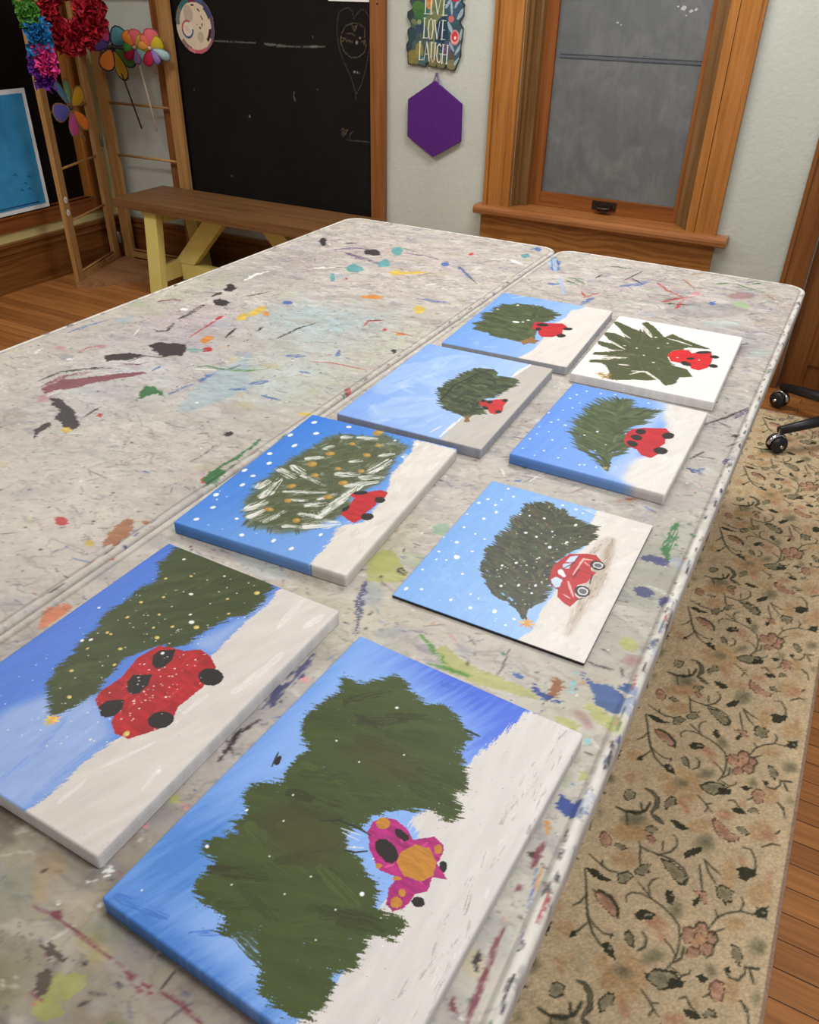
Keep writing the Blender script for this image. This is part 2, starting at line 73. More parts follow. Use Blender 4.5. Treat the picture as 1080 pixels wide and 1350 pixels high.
'T_black':[[(-1392,1282),(-1384,1310),(-1351,1329),(-1318,1335),(-1290,1307),(-1273,1274),(-1299,1266),(-1306,1247),(-1339,1263),(-1365,1276)],[(-1428,1188),(-1414,1210),(-1376,1236),(-1352,1234),(-1364,1192),(-1392,1182),(-1392,1161)],[(-1365,972),(-1336,978),(-1300,967),(-1268,959),(-1240,938),(-1212,915),(-1200,892),(-1227,896),(-1253,910),(-1274,908),(-1281,935),(-1324,952)],[(-1263,855),(-1273,883),(-1263,899),(-1250,882),(-1249,853),(-1230,837),(-1233,830)],[(-1510,1709),(-1502,1735),(-1479,1728),(-1474,1700),(-1490,1689)],[(-1474,1618),(-1463,1635),(-1426,1628),(-1407,1601),(-1430,1587)],[(-950,1030),(-942,1044),(-932,1041),(-930,1027),(-942,1020)],[(-1315,2245),(-1310,2232),(-1311,2221),(-1317,2215),(-1327,2215),(-1339,2221),(-1351,2232),(-1360,2245),(-1366,2259),(-1365,2270),(-1359,2276),(-1349,2276),(-1336,2270),(-1324,2259)],[(-1539,2271),(-1527,2251),(-1519,2234),(-1517,2224),(-1521,2221),(-1530,2228),(-1542,2241),(-1556,2260),(-1568,2280),(-1577,2298),(-1579,2309),(-1575,2311),(-1566,2305),(-1553,2290)],[(-867,1556),(-864,1550),(-863,1545),(-864,1541),(-866,1540),(-869,1541),(-873,1545),(-877,1550),(-880,1556),(-881,1562),(-880,1565),(-878,1567),(-875,1565),(-871,1562)],[(-1494,1738),(-1489,1729),(-1486,1721),(-1487,1714),(-1492,1712),(-1499,1713),(-1507,1718),(-1515,1726),(-1521,1735),(-1524,1743),(-1523,1750),(-1518,1753),(-1511,1751),(-1502,1746)],[(-1346,2248),(-1341,2237),(-1339,2226),(-1341,2219),(-1346,2215),(-1354,2217),(-1362,2223),(-1370,2233),(-1375,2245),(-1377,2255),(-1375,2263),(-1370,2266),(-1362,2265),(-1354,2258)]],
'TS_black':[(14.0,[(-1448,1458),(-1454,1511),(-1468,1583)]),(11.6,[(-1435,1365),(-1416,1379),(-1439,1429)]),(9.4,[(-1441,1016),(-1439,1074),(-1410,1110),(-1380,1135),(-1342,1151)]),(4.7,[(-1228,945),(-1234,979),(-1234,995)]),(4.4,[(-1356,1190),(-1350,1235),(-1310,1245)]),(6.5,[(-1266,1420),(-1284,1481)]),(15.5,[(-1493,1637),(-1494,1677)]),(4.3,[(-1137,1274),(-1128,1302)]),(11.8,[(-1472,2282),(-1446,2317)]),(8.6,[(-1156,1478),(-1151,1561),(-1136,1614)]),(7.4,[(-1268,1429),(-1282,1482)]),(8.8,[(-1226,1491),(-1233,1524)]),(5.4,[(-1035,1697),(-1000,1724)]),(19.9,[(-1560,2257),(-1550,2287)]),(7.4,[(-1420,1674),(-1384,1758)]),(7.0,[(-1038,2253),(-923,2127)]),(5.1,[(-560,2385),(-536,2512)]),(5.9,[(-412,2273),(-370,2319)]),(8.3,[(-460,2590),(-401,2656)]),(11.1,[(-640,2506),(-575,2517)]),(5.2,[(-241,2557),(-207,2605)]),(5.2,[(-640,2362),(-633,2409)]),(6.5,[(-548,2420),(-502,2381)]),(7.7,[(-99,1515),(-89,1529),(-84,1516)]),(6.0,[(-156,1540),(-126,1592),(-92,1666)]),(9.8,[(-406,2240),(-338,2265)]),(6.7,[(-220,1978),(-152,2045)]),(5.3,[(-149,1386),(-133,1425)]),(4.8,[(-454,821),(-437,817)]),(3.2,[(-454,821),(-451,829),(-438,822)]),(2.8,[(-438,714),(-436,725)]),(1.7,[(-244,748),(-239,711),(-240,693)]),(2.5,[(-467,865),(-470,873)]),(3.9,[(-468,799),(-464,795)]),(1.7,[(-301,743),(-283,730)]),(2.5,[(-280,692),(-281,700)]),(2.2,[(-473,730),(-467,730)]),(2.7,[(-105,1526),(-92,1517),(-86,1534)]),(2.9,[(-140,1571),(-109,1553)]),(2.5,[(-142,1400),(-109,1408)]),(1.9,[(-455,1211),(-434,1228)]),(2.6,[(-99,1468),(-82,1500)]),(3.3,[(-148,776),(-135,774),(-116,777)]),(2.0,[(-140,808),(-128,805)]),(6.0,[(-79,950),(-76,918),(-73,889)]),(4.6,[(-78,959),(-74,955)]),(2.9,[(-107,786),(-101,772)]),(1.5,[(-173,677),(-167,697)]),(1.6,[(-106,634),(-96,633)]),(2.7,[(-78,986),(-79,997)]),(5.9,[(-113,483),(-106,485)]),(3.9,[(-90,462),(-79,455)]),(6.6,[(-75,515),(-73,500)]),(3.3,[(-73,452),(-73,433)]),(3.1,[(-71,407),(-73,389),(-71,374)]),(6.4,[(-79,377),(-76,365)]),(1.9,[(-72,354),(-72,367)]),(6.5,[(-112,355),(-117,371)]),(4.7,[(-75,358),(-77,379)]),(4.6,[(-86,449),(-84,464)]),(5.9,[(-114,484),(-104,484)]),(2.1,[(-341,210),(-341,227)]),(2.7,[(-392,166),(-387,173)]),(1.9,[(-378,196),(-372,194)]),(2.8,[(-517,235),(-514,240)]),(5.8,[(-455,422),(-457,439),(-461,461),(-463,470)]),(4.6,[(-464,459),(-457,476),(-452,492)]),(1.9,[(-470,451),(-446,436)])],
'T_maroon':[[(-1408,993),(-1405,1044),(-1369,1084),(-1329,1127),(-1293,1164),(-1273,1167),(-1291,1137),(-1320,1094),(-1341,1057),(-1343,1032),(-1371,1003),(-1380,975)]],
'TS_maroon':[(14.5,[(-1413,1002),(-1414,1063),(-1382,1108)]),(8.6,[(-1359,1174),(-1324,1189),(-1317,1213)]),(15.1,[(-1585,1530),(-1569,1560),(-1545,1569)]),(5.7,[(-105,471),(-105,491),(-104,503)]),(3.9,[(-110,441),(-106,449)]),(5.3,[(-101,312),(-106,382),(-105,402)]),(7.6,[(-113,315),(-120,324)]),(4.9,[(-108,482),(-104,502)]),(2.6,[(-495,208),(-476,210),(-444,210),(-406,208),(-382,207)]),(6.8,[(-475,212),(-465,213)]),(7.2,[(-378,206),(-356,203),(-340,207)]),(3.3,[(-340,207),(-317,209),(-293,205)]),(2.1,[(-437,155),(-421,154)])],
'TS_red':[(5.6,[(-1340,1374),(-1353,1448),(-1368,1533)]),(7.5,[(-1495,1176),(-1494,1206),(-1479,1229)]),(4.5,[(-1005,1402),(-959,1421),(-872,1426)]),(6.5,[(-1019,1655),(-1029,1695),(-1001,1718)]),(7.9,[(-844,1293),(-852,1324)]),(5.1,[(-943,1663),(-882,1663)]),(12.8,[(-468,2415),(-419,2355),(-368,2312)]),(11.6,[(-413,2249),(-380,2305),(-343,2345)]),(9.0,[(-368,2208),(-366,2302)]),(6.1,[(-637,2220),(-609,2176)]),(7.1,[(-613,2168),(-587,2238)])],
'T_red':[[(-1242,1343),(-1238,1337),(-1237,1330),(-1238,1325),(-1243,1323),(-1249,1323),(-1256,1326),(-1262,1331),(-1266,1338),(-1267,1344),(-1265,1349),(-1261,1352),(-1255,1352),(-1248,1349)],[(-1203,968),(-1201,965),(-1200,962),(-1201,960),(-1203,959),(-1206,959),(-1210,960),(-1213,963),(-1216,966),(-1217,969),(-1216,971),(-1214,972),(-1211,972),(-1207,971)],[(-1366,1530),(-1363,1526),(-1361,1519),(-1360,1512),(-1361,1506),(-1363,1502),(-1366,1500),(-1369,1502),(-1372,1506),(-1374,1512),(-1375,1520),(-1374,1526),(-1372,1530),(-1369,1532)],[(-963,667),(-961,663),(-963,660),(-967,658),(-974,658),(-981,659),(-988,662),(-993,666),(-994,671),(-993,674),(-988,676),(-981,676),(-974,675),(-967,671)],[(-828,636),(-827,634),(-826,632),(-828,630),(-830,629),(-832,629),(-835,629),(-837,631),(-838,633),(-839,635),(-837,637),(-835,638),(-833,638),(-830,637)],[(-842,1313),(-838,1306),(-836,1300),(-837,1296),(-839,1294),(-843,1296),(-848,1300),(-852,1307),(-856,1314),(-858,1320),(-858,1324),(-856,1326),(-851,1324),(-847,1320)],[(-862,877),(-858,873),(-857,869),(-857,866),(-859,865),(-862,866),(-866,869),(-870,872),(-873,877),(-875,881),(-875,884),(-873,885),(-869,884),(-865,881)],[(-957,1667),(-955,1662),(-954,1657),(-954,1654),(-956,1653),(-959,1654),(-963,1657),(-966,1662),(-968,1667),(-969,1671),(-969,1675),(-967,1676),(-964,1675),(-960,1672)],[(-1056,2402),(-1053,2395),(-1053,2388),(-1054,2383),(-1058,2381),(-1062,2382),(-1067,2386),(-1071,2393),(-1073,2400),(-1074,2407),(-1072,2412),(-1069,2415),(-1064,2413),(-1060,2409)],[(-1262,1967),(-1259,1963),(-1258,1959),(-1259,1956),(-1260,1955),(-1263,1956),(-1266,1958),(-1269,1962),(-1272,1967),(-1273,1971),(-1273,1974),(-1271,1975),(-1268,1974),(-1265,1971)]],
'T_green':[[(-1186,1040),(-1220,1094),(-1236,1120),(-1216,1120),(-1187,1113),(-1156,1095),(-1180,1094),(-1195,1074)],[(-855,885),(-852,879),(-850,874),(-851,870),(-854,868),(-859,869),(-865,872),(-870,876),(-873,882),(-875,887),(-874,891),(-870,893),(-866,892),(-860,889)],[(-855,907),(-848,900),(-844,891),(-843,882),(-845,875),(-851,872),(-858,873),(-866,877),(-873,885),(-877,894),(-878,903),(-876,910),(-870,913),(-863,912)],[(-851,916),(-849,912),(-848,907),(-850,903),(-854,901),(-859,901),(-864,902),(-869,906),(-872,911),(-872,916),(-870,920),(-866,922),(-861,922),(-856,920)],[(-128,1076),(-117,1085),(-110,1063),(-107,1037),(-117,1047)]],
'TS_green':[(8.6,[(-1204,1247),(-1189,1263),(-1148,1264),(-1127,1280),(-1092,1292)]),(6.9,[(-868,893),(-873,931),(-868,964),(-872,1011)]),(8.6,[(-849,864),(-854,904),(-856,946)]),(6.7,[(-867,1002),(-876,1047)]),(10.4,[(-708,2320),(-664,2334)]),(10.2,[(-706,2294),(-661,2269)]),(10.3,[(-686,2321),(-650,2289)]),(11.5,[(-263,2529),(-219,2504),(-178,2492)]),(15.3,[(-313,2499),(-284,2530)]),(12.8,[(-220,2556),(-201,2582)]),(16.1,[(-120,1153),(-117,1106),(-116,1055)]),(8.5,[(-95,1135),(-84,1131)])],
'TS_green2':[(7.5,[(-1134,1265),(-1098,1285),(-1068,1313),(-1065,1331)]),(8.2,[(-358,715),(-331,698),(-299,676),(-270,676)]),(5.1,[(-323,671),(-304,674),(-265,679)])],
'T_lblue':[[(-1086,1051),(-1117,1109),(-1139,1178),(-1155,1231),(-1146,1303),(-1152,1369),(-1033,1217),(-1037,1168),(-1048,1117),(-1064,1074)],[(-1583,1376),(-1559,1408),(-1536,1378),(-1557,1357)]],
'TS_blue':[(12.2,[(-1146,1186),(-1152,1227),(-1148,1242)]),(10.6,[(-1067,1191),(-1037,1209)]),(9.8,[(-1610,1250),(-1606,1310),(-1595,1360)]),(7.0,[(-1273,1180),(-1277,1210)]),(9.0,[(-1159,1107),(-1158,1143),(-1150,1172)]),(4.0,[(-981,845),(-967,850)]),(13.7,[(-1072,1400),(-1035,1422)]),(10.8,[(-994,1343),(-971,1347)]),(18.4,[(-1046,1235),(-1025,1267)]),(6.9,[(-991,1201),(-944,1201)]),(17.8,[(-1004,1916),(-965,1924),(-907,1930)]),(14.1,[(-1042,2250),(-953,2160)]),(11.5,[(-971,1460),(-988,1494)]),(43.3,[(-822,2500),(-774,2378)]),(30.1,[(-734,2237),(-707,2254)]),(15.9,[(-600,2106),(-593,2150),(-589,2183)]),(25.0,[(-550,2325),(-514,2374),(-492,2427)]),(15.1,[(-920,2553),(-908,2587)]),(9.8,[(-148,1345),(-127,1348),(-121,1361)]),(5.8,[(-400,1145),(-390,1155)]),(3.3,[(-182,1179),(-164,1172)]),(2.0,[(-101,473),(-96,449),(-93,425)]),(3.0,[(-81,585),(-81,553)])],
'T_blue':[[(-1073,2258),(-1069,2249),(-1069,2239),(-1072,2232),(-1078,2229),(-1084,2230),(-1091,2235),(-1097,2243),(-1100,2253),(-1101,2262),(-1098,2269),(-1092,2273),(-1085,2272),(-1078,2267)],[(-1275,1712),(-1272,1706),(-1273,1700),(-1276,1694),(-1282,1691),(-1289,1690),(-1295,1692),(-1300,1697),(-1303,1703),(-1302,1709),(-1299,1715),(-1293,1718),(-1287,1719),(-1280,1717)],[(-899,2491),(-896,2481),(-895,2470),(-897,2460),(-901,2453),(-906,2451),(-911,2453),(-916,2460),(-919,2469),(-920,2480),(-918,2490),(-914,2497),(-909,2500),(-904,2497)],[(-889,2572),(-887,2562),(-887,2553),(-890,2546),(-894,2543),(-900,2545),(-906,2550),(-910,2559),(-913,2569),(-913,2578),(-910,2585),(-905,2588),(-900,2586),(-894,2581)],[(-281,2316),(-280,2309),(-282,2301),(-285,2296),(-289,2293),(-293,2294),(-297,2299),(-299,2305),(-300,2313),(-298,2320),(-295,2326),(-291,2328),(-287,2327),(-283,2323)],[(-209,710),(-209,708),(-211,706),(-214,704),(-217,704),(-221,704),(-223,706),(-224,707),(-224,709),(-222,711),(-219,712),(-216,713),(-212,713),(-210,711)],[(-73,839),(-72,836),(-73,833),(-74,831),(-75,830),(-77,831),(-78,833),(-79,835),(-80,838),(-79,841),(-78,843),(-77,844),(-75,843),(-74,842)],[(-77,833),(-77,828),(-77,823),(-78,821),(-79,821),(-80,823),(-81,827),(-81,833),(-82,838),(-81,843),(-81,845),(-80,846),(-79,843),(-78,839)]],
'T_teal':[[(-1327,2053),(-1329,2109),(-1267,2072),(-1271,2033),(-1295,2028)],[(-1272,2145),(-1273,2203),(-1240,2184),(-1220,2139),(-1243,2113)],[(-1268,2310),(-1259,2290),(-1255,2273),(-1256,2261),(-1263,2256),(-1273,2261),(-1286,2273),(-1298,2291),(-1308,2311),(-1312,2330),(-1311,2342),(-1304,2347),(-1293,2342),(-1280,2329)],[(-896,2483),(-893,2473),(-894,2464),(-897,2457),(-902,2454),(-909,2455),(-915,2460),(-919,2467),(-922,2477),(-921,2486),(-918,2493),(-913,2496),(-906,2495),(-900,2490)],[(-1302,1960),(-1291,1942),(-1284,1927),(-1282,1918),(-1284,1917),(-1292,1923),(-1302,1935),(-1314,1952),(-1325,1970),(-1333,1985),(-1335,1994),(-1333,1996),(-1325,1990),(-1314,1977)]],
'TS_teal':[(23.0,[(-1288,1315),(-1256,1328)]),(9.2,[(-1404,1584),(-1394,1581)])],
'T_yellow':[[(-1192,2082),(-1188,2121),(-1156,2112),(-1121,2145),(-1082,2151),(-1122,2108),(-1161,2065)],[(-1316,1647),(-1309,1637),(-1304,1621),(-1302,1602),(-1302,1585),(-1305,1571),(-1310,1565),(-1316,1567),(-1322,1577),(-1327,1593),(-1330,1611),(-1330,1629),(-1327,1643),(-1322,1650)],[(-946,1848),(-940,1834),(-939,1821),(-941,1813),(-946,1809),(-954,1812),(-963,1820),(-971,1832),(-977,1846),(-979,1859),(-977,1868),(-972,1871),(-963,1869),(-954,1860)],[(-1206,893),(-1203,889),(-1202,885),(-1204,881),(-1208,879),(-1214,878),(-1219,880),(-1224,883),(-1227,887),(-1228,891),(-1226,895),(-1222,897),(-1216,898),(-1211,897)],[(-1318,1576),(-1311,1566),(-1307,1554),(-1305,1542),(-1306,1532),(-1311,1526),(-1317,1526),(-1325,1530),(-1332,1540),(-1337,1552),(-1339,1564),(-1337,1574),(-1333,1580),(-1326,1581)],[(-850,1184),(-849,1180),(-851,1176),(-855,1172),(-860,1168),(-866,1167),(-871,1167),(-875,1169),(-875,1173),(-874,1177),(-869,1182),(-864,1185),(-858,1187),(-853,1186)],[(-888,650),(-886,646),(-885,643),(-886,640),(-889,638),(-893,638),(-898,639),(-901,642),(-904,645),(-905,649),(-903,652),(-900,653),(-896,654),(-892,652)]],
'T_orange':[[(-1152,1849),(-1127,1882),(-1090,1887),(-1094,1860),(-1133,1842)],[(-1277,1608),(-1273,1601),(-1271,1595),(-1271,1591),(-1274,1589),(-1279,1590),(-1285,1594),(-1291,1600),(-1295,1607),(-1297,1613),(-1297,1618),(-1294,1620),(-1289,1619),(-1283,1614)],[(-902,1666),(-902,1662),(-903,1657),(-907,1653),(-913,1650),(-918,1648),(-923,1649),(-926,1651),(-926,1655),(-925,1660),(-921,1664),(-915,1667),(-910,1669),(-905,1668)],[(-1292,1406),(-1286,1399),(-1283,1389),(-1281,1379),(-1283,1370),(-1287,1365),(-1292,1363),(-1298,1367),(-1304,1374),(-1308,1384),(-1309,1394),(-1308,1403),(-1304,1409),(-1298,1410)],[(-1872,1837),(-1871,1836),(-1871,1836),(-1871,1835),(-1871,1835),(-1872,1835),(-1872,1836),(-1873,1836),(-1874,1837),(-1874,1838),(-1874,1838),(-1874,1838),(-1873,1838),(-1873,1838)],[(-108,525),(-106,521),(-105,518),(-105,516),(-106,515),(-108,516),(-109,519),(-111,522),(-113,526),(-114,529),(-114,531),(-113,532),(-111,531),(-109,528)],[(-102,545),(-102,544),(-103,543),(-104,542),(-106,540),(-108,540),(-110,540),(-110,540),(-110,542),(-109,543),(-108,544),(-106,545),(-104,546),(-102,546)]],
'T_rust':[[(-879,660),(-894,697),(-894,728),(-875,721),(-860,694),(-853,664),(-871,652)],[(-853,733),(-852,731),(-853,729),(-855,726),(-858,725),(-861,724),(-864,724),(-867,725),(-868,727),(-867,730),(-865,732),(-862,734),(-858,735),(-855,735)],[(-171,699),(-176,733),(-170,728),(-163,704),(-164,697)],[(-879,655),(-879,692),(-863,701),(-860,680),(-869,652)]],
'T_orange2':[[(-812,483),(-826,508),(-819,523),(-800,531),(-797,511),(-801,489)],[(-805,470),(-821,506),(-800,532),(-794,507),(-797,485)]],
'TS_purple':[(19.1,[(-1466,2206),(-1412,2262),(-1356,2267)]),(9.4,[(-1254,2290),(-1182,2302),(-1117,2282)]),(22.5,[(-1417,2195),(-1331,2167),(-1264,2150)])],
'TS_white':[(16.0,[(-1507,1797),(-1513,1870),(-1501,1907)]),(13.7,[(-1406,2003),(-1354,2043)]),(11.0,[(-988,2375),(-949,2408)]),(25.6,[(-926,2402),(-869,2378)]),(8.0,[(-1035,2040),(-1019,2067)]),(3.2,[(-1462,1316),(-1489,1365)]),(5.7,[(-1204,1234),(-1158,1255)]),(3.8,[(-1365,972),(-1364,1002)]),(7.4,[(-1571,1115),(-1585,1150)]),(3.0,[(-439,1175),(-421,1152)]),(2.3,[(-378,1158),(-369,1192)]),(0.9,[(-95,479),(-71,469)])],
'T_white':[[(-1469,1138),(-1468,1136),(-1468,1133),(-1471,1130),(-1474,1128),(-1478,1127),(-1482,1127),(-1485,1129),(-1486,1131),(-1485,1134),(-1483,1136),(-1480,1138),(-1476,1140),(-1472,1139)],[(-1159,1148),(-1158,1146),(-1158,1144),(-1159,1142),(-1160,1141),(-1163,1141),(-1165,1142),(-1167,1143),(-1168,1145),(-1168,1147),(-1167,1149),(-1166,1150),(-1164,1150),(-1161,1149)],[(-1077,1108),(-1076,1106),(-1076,1104),(-1076,1103),(-1078,1102),(-1080,1102),(-1082,1103),(-1084,1104),(-1085,1106),(-1085,1108),(-1084,1109),(-1083,1110),(-1081,1110),(-1078,1109)],[(-1111,1090),(-1110,1089),(-1110,1087),(-1110,1086),(-1111,1086),(-1112,1086),(-1114,1086),(-1115,1087),(-1116,1089),(-1116,1090),(-1116,1091),(-1115,1092),(-1114,1092),(-1112,1091)],[(-943,963),(-942,962),(-941,960),(-942,958),(-944,958),(-945,957),(-947,958),(-949,960),(-950,961),(-950,963),(-950,965),(-948,965),(-946,965),(-944,965)],[(-1477,1525),(-1475,1521),(-1475,1517),(-1478,1513),(-1482,1511),(-1486,1510),(-1491,1511),(-1495,1514),(-1497,1517),(-1496,1521),(-1494,1525),(-1490,1527),(-1485,1528),(-1481,1527)],[(-1083,1193),(-1082,1192),(-1082,1191),(-1082,1190),(-1083,1190),(-1083,1190),(-1085,1191),(-1086,1192),(-1086,1193),(-1087,1194),(-1086,1195),(-1086,1195),(-1085,1195),(-1084,1194)],[(-94,515),(-94,514),(-95,514),(-96,513),(-97,513),(-99,513),(-100,514),(-100,515),(-100,516),(-99,516),(-98,517),(-96,517),(-95,517),(-94,516)],[(-82,506),(-82,504),(-82,502),(-83,501),(-84,501),(-85,501),(-86,502),(-87,503),(-88,505),(-87,506),(-87,508),(-85,508),(-84,508),(-83,507)],[(-456,270),(-455,268),(-455,266),(-456,264),(-459,263),(-462,263),(-464,263),(-467,265),(-468,266),(-468,269),(-467,271),(-464,272),(-461,272),(-459,272)],[(-465,254),(-464,253),(-465,252),(-466,251),(-467,250),(-469,250),(-471,250),(-472,250),(-473,251),(-473,253),(-472,254),(-470,255),(-468,255),(-466,255)]],
'T_magenta':[[(-1536,1176),(-1532,1170),(-1531,1165),(-1533,1161),(-1538,1158),(-1544,1157),(-1551,1159),(-1557,1163),(-1561,1168),(-1562,1174),(-1561,1178),(-1556,1181),(-1549,1181),(-1542,1180)],[(-1465,1231),(-1462,1226),(-1461,1221),(-1463,1217),(-1467,1215),(-1473,1214),(-1479,1216),(-1484,1219),(-1487,1223),(-1488,1228),(-1486,1232),(-1482,1235),(-1476,1236),(-1470,1234)],[(-1354,968),(-1348,961),(-1346,955),(-1347,950),(-1352,947),(-1359,947),(-1367,950),(-1375,955),(-1381,962),(-1384,968),(-1382,973),(-1378,976),(-1370,976),(-1362,973)]],
'TS_lblue2':[(26.1,[(-830,2511),(-766,2368)]),(12.9,[(-732,2305),(-668,2164)])],
'T_lgreen':[[(-196,2340),(-197,2329),(-202,2320),(-211,2316),(-221,2316),(-230,2321),(-238,2330),(-241,2341),(-240,2352),(-235,2361),(-227,2366),(-216,2366),(-207,2360),(-200,2351)]],
'T_red2':[[(-337,2381),(-336,2372),(-338,2363),(-342,2356),(-347,2353),(-353,2354),(-357,2358),(-360,2366),(-361,2376),(-359,2385),(-355,2391),(-350,2395),(-344,2394),(-340,2389)]],
'TS_rust':[(9.1,[(-409,2493),(-366,2426),(-328,2437)]),(10.7,[(-413,2546),(-372,2586)]),(7.3,[(-167,2461),(-117,2420)]),(5.3,[(-89,1061),(-86,1068)]),(12.1,[(-228,1169),(-215,1181),(-197,1196)])],
'T_maroon2':[[(-196,2443),(-198,2427),(-206,2410),(-219,2396),(-235,2386),(-250,2383),(-261,2388),(-267,2399),(-266,2415),(-258,2432),(-245,2447),(-229,2457),(-214,2459),(-202,2454)],[(-140,689),(-125,693),(-105,671),(-105,663),(-121,673)],[(-88,812),(-87,807),(-89,802),(-92,798),(-96,795),(-101,795),(-105,797),(-107,801),(-107,807),(-106,812),(-102,816),(-98,819),(-94,819),(-90,817)]],
'T_grey':[[(-121,2043),(-123,2024),(-133,1997),(-150,1969),(-169,1944),(-188,1927),(-202,1922),(-210,1929),(-209,1947),(-199,1973),(-183,2002),(-163,2028),(-144,2046),(-129,2051)],[(-202,2301),(-206,2265),(-228,2226),(-264,2190),(-305,2165),(-345,2155),(-376,2161),(-392,2184),(-390,2218),(-369,2259),(-333,2296),(-289,2323),(-247,2333),(-216,2325)],[(-126,1909),(-124,1896),(-125,1885),(-127,1877),(-131,1875),(-135,1879),(-139,1887),(-142,1900),(-143,1913),(-143,1925),(-140,1932),(-137,1935),(-132,1931),(-128,1922)],[(-118,1787),(-120,1777),(-128,1765),(-140,1754),(-155,1745),(-168,1741),(-178,1742),(-183,1748),(-182,1758),(-174,1770),(-161,1782),(-147,1790),(-133,1795),(-123,1793)],[(-461,361),(-457,358),(-454,352),(-453,344),(-455,337),(-457,330),(-461,327),(-466,326),(-469,329),(-472,335),(-473,342),(-472,350),(-469,356),(-465,360)],[(-461,507),(-457,503),(-455,496),(-455,487),(-456,477),(-459,469),(-463,465),(-466,464),(-470,467),(-472,474),(-472,484),(-471,493),(-468,501),(-464,506)]],
'TS_indigo':[(12.1,[(-146,1345),(-127,1342),(-117,1334)]),(12.3,[(-91,1398),(-81,1426)]),(7.9,[(-147,1028),(-129,1038),(-109,1040)]),(12.3,[(-108,1602),(-91,1657)]),(11.6,[(-480,775),(-464,735),(-445,700),(-434,672)]),(16.1,[(-457,510),(-458,553),(-459,612)])],
'T_lblue3':[[(-95,2021),(-95,2007),(-100,1989),(-109,1971),(-121,1957),(-132,1949),(-141,1949),(-145,1956),(-145,1971),(-140,1988),(-131,2006),(-120,2021),(-108,2029),(-99,2029)],[(-191,2185),(-194,2171),(-205,2154),(-223,2138),(-243,2126),(-262,2120),(-276,2121),(-283,2129),(-281,2143),(-270,2160),(-252,2177),(-232,2189),(-212,2196),(-198,2194)]],
'T_ygreen':[[(-485,783),(-501,833),(-495,855),(-476,854),(-444,830),(-433,816),(-438,793),(-459,787)],[(-327,696),(-318,715),(-296,700),(-260,694),(-233,697),(-203,693),(-174,689),(-197,677),(-232,669),(-268,673),(-290,669),(-314,681)],[(-133,708),(-115,703),(-94,703),(-79,704),(-73,700),(-77,679),(-92,678),(-113,688)],[(-97,830),(-99,825),(-103,822),(-108,821),(-114,822),(-119,827),(-123,832),(-124,838),(-122,843),(-118,846),(-113,847),(-107,845),(-101,841),(-98,836)],[(-93,600),(-93,596),(-94,593),(-96,591),(-97,591),(-99,592),(-100,595),(-101,599),(-101,603),(-100,606),(-98,608),(-96,608),(-95,606),(-93,603)],[(-157,663),(-142,672),(-119,666),(-127,658)],[(-404,184),(-400,180),(-399,174),(-402,167),(-407,161),(-414,156),(-421,154),(-428,155),(-432,159),(-433,165),(-431,172),(-425,178),(-418,183),(-410,185)],[(-400,158),(-398,155),(-399,151),(-402,147),(-408,144),(-414,142),(-420,143),(-424,145),(-426,148),(-425,152),(-422,156),(-416,159),(-410,160),(-404,160)],[(-456,364),(-454,362),(-455,359),(-457,357),(-460,355),(-464,354),(-467,355),(-469,356),(-471,358),(-470,361),(-468,364),(-465,365),(-461,366),(-458,366)]],
'T_greyblue':[[(-444,762),(-440,751),(-438,741),(-441,733),(-446,730),(-454,732),(-463,738),(-470,747),(-475,758),(-477,769),(-475,777),(-469,780),(-461,779),(-452,772)],[(-384,714),(-383,709),(-385,702),(-389,694),(-394,687),(-401,682),(-406,680),(-410,682),(-411,686),(-410,693),(-406,701),(-400,708),(-394,713),(-388,715)],[(-288,722),(-288,719),(-289,715),(-292,711),(-297,709),(-301,708),(-305,709),(-307,711),(-308,715),(-306,719),(-303,723),(-299,725),(-295,726),(-291,725)],[(-493,238),(-492,237),(-492,235),(-493,234),(-495,233),(-497,233),(-499,233),(-500,234),(-502,235),(-502,237),(-501,238),(-499,239),(-497,240),(-495,239)],[(-368,181),(-368,179),(-370,176),(-373,173),(-378,170),(-382,169),(-386,168),(-389,169),(-389,171),(-388,174),(-384,177),(-380,179),(-375,181),(-371,181)]],
'TS_red2':[(2.1,[(-329,737),(-310,726)])],
'T_rust2':[[(-172,691),(-176,725),(-172,736),(-162,716),(-161,696)]],
'T_teal2':[[(-453,929),(-456,954),(-444,970),(-433,958),(-434,931)]],
'T_lime2':[[(-463,846),(-458,835),(-458,822),(-462,810),(-469,802),(-479,799),(-490,802),(-499,809),(-504,821),(-505,834),(-501,846),(-493,854),(-483,857),(-472,855)]],
'T_indigo':[[(-150,1028),(-137,1048),(-118,1049),(-106,1044),(-109,1027),(-126,1029)],[(-100,951),(-88,964),(-81,960),(-86,943),(-94,928)],[(-108,956),(-108,950),(-112,945),(-117,942),(-123,940),(-129,941),(-134,944),(-136,949),(-136,955),(-132,960),(-127,964),(-121,965),(-114,964),(-110,961)]],
'T_dkblue':[[(-152,756),(-131,742),(-108,747),(-81,738),(-76,749),(-75,710),(-96,709),(-122,707),(-122,723),(-146,747)],[(-101,753),(-91,765),(-78,760),(-76,749),(-88,746),(-97,745)]],
'T_cyan':[[(-147,725),(-145,719),(-144,713),(-145,710),(-146,709),(-148,711),(-151,715),(-153,721),(-155,727),(-156,733),(-156,736),(-154,737),(-152,735),(-149,731)],[(-104,653),(-103,650),(-103,648),(-104,646),(-106,645),(-108,645),(-109,647),(-110,649),(-111,652),(-111,655),(-110,657),(-108,658),(-106,657),(-105,656)],[(-152,752),(-151,748),(-151,746),(-151,744),(-152,743),(-153,744),(-155,746),(-156,749),(-157,752),(-157,755),(-157,757),(-156,758),(-154,757),(-153,755)]],
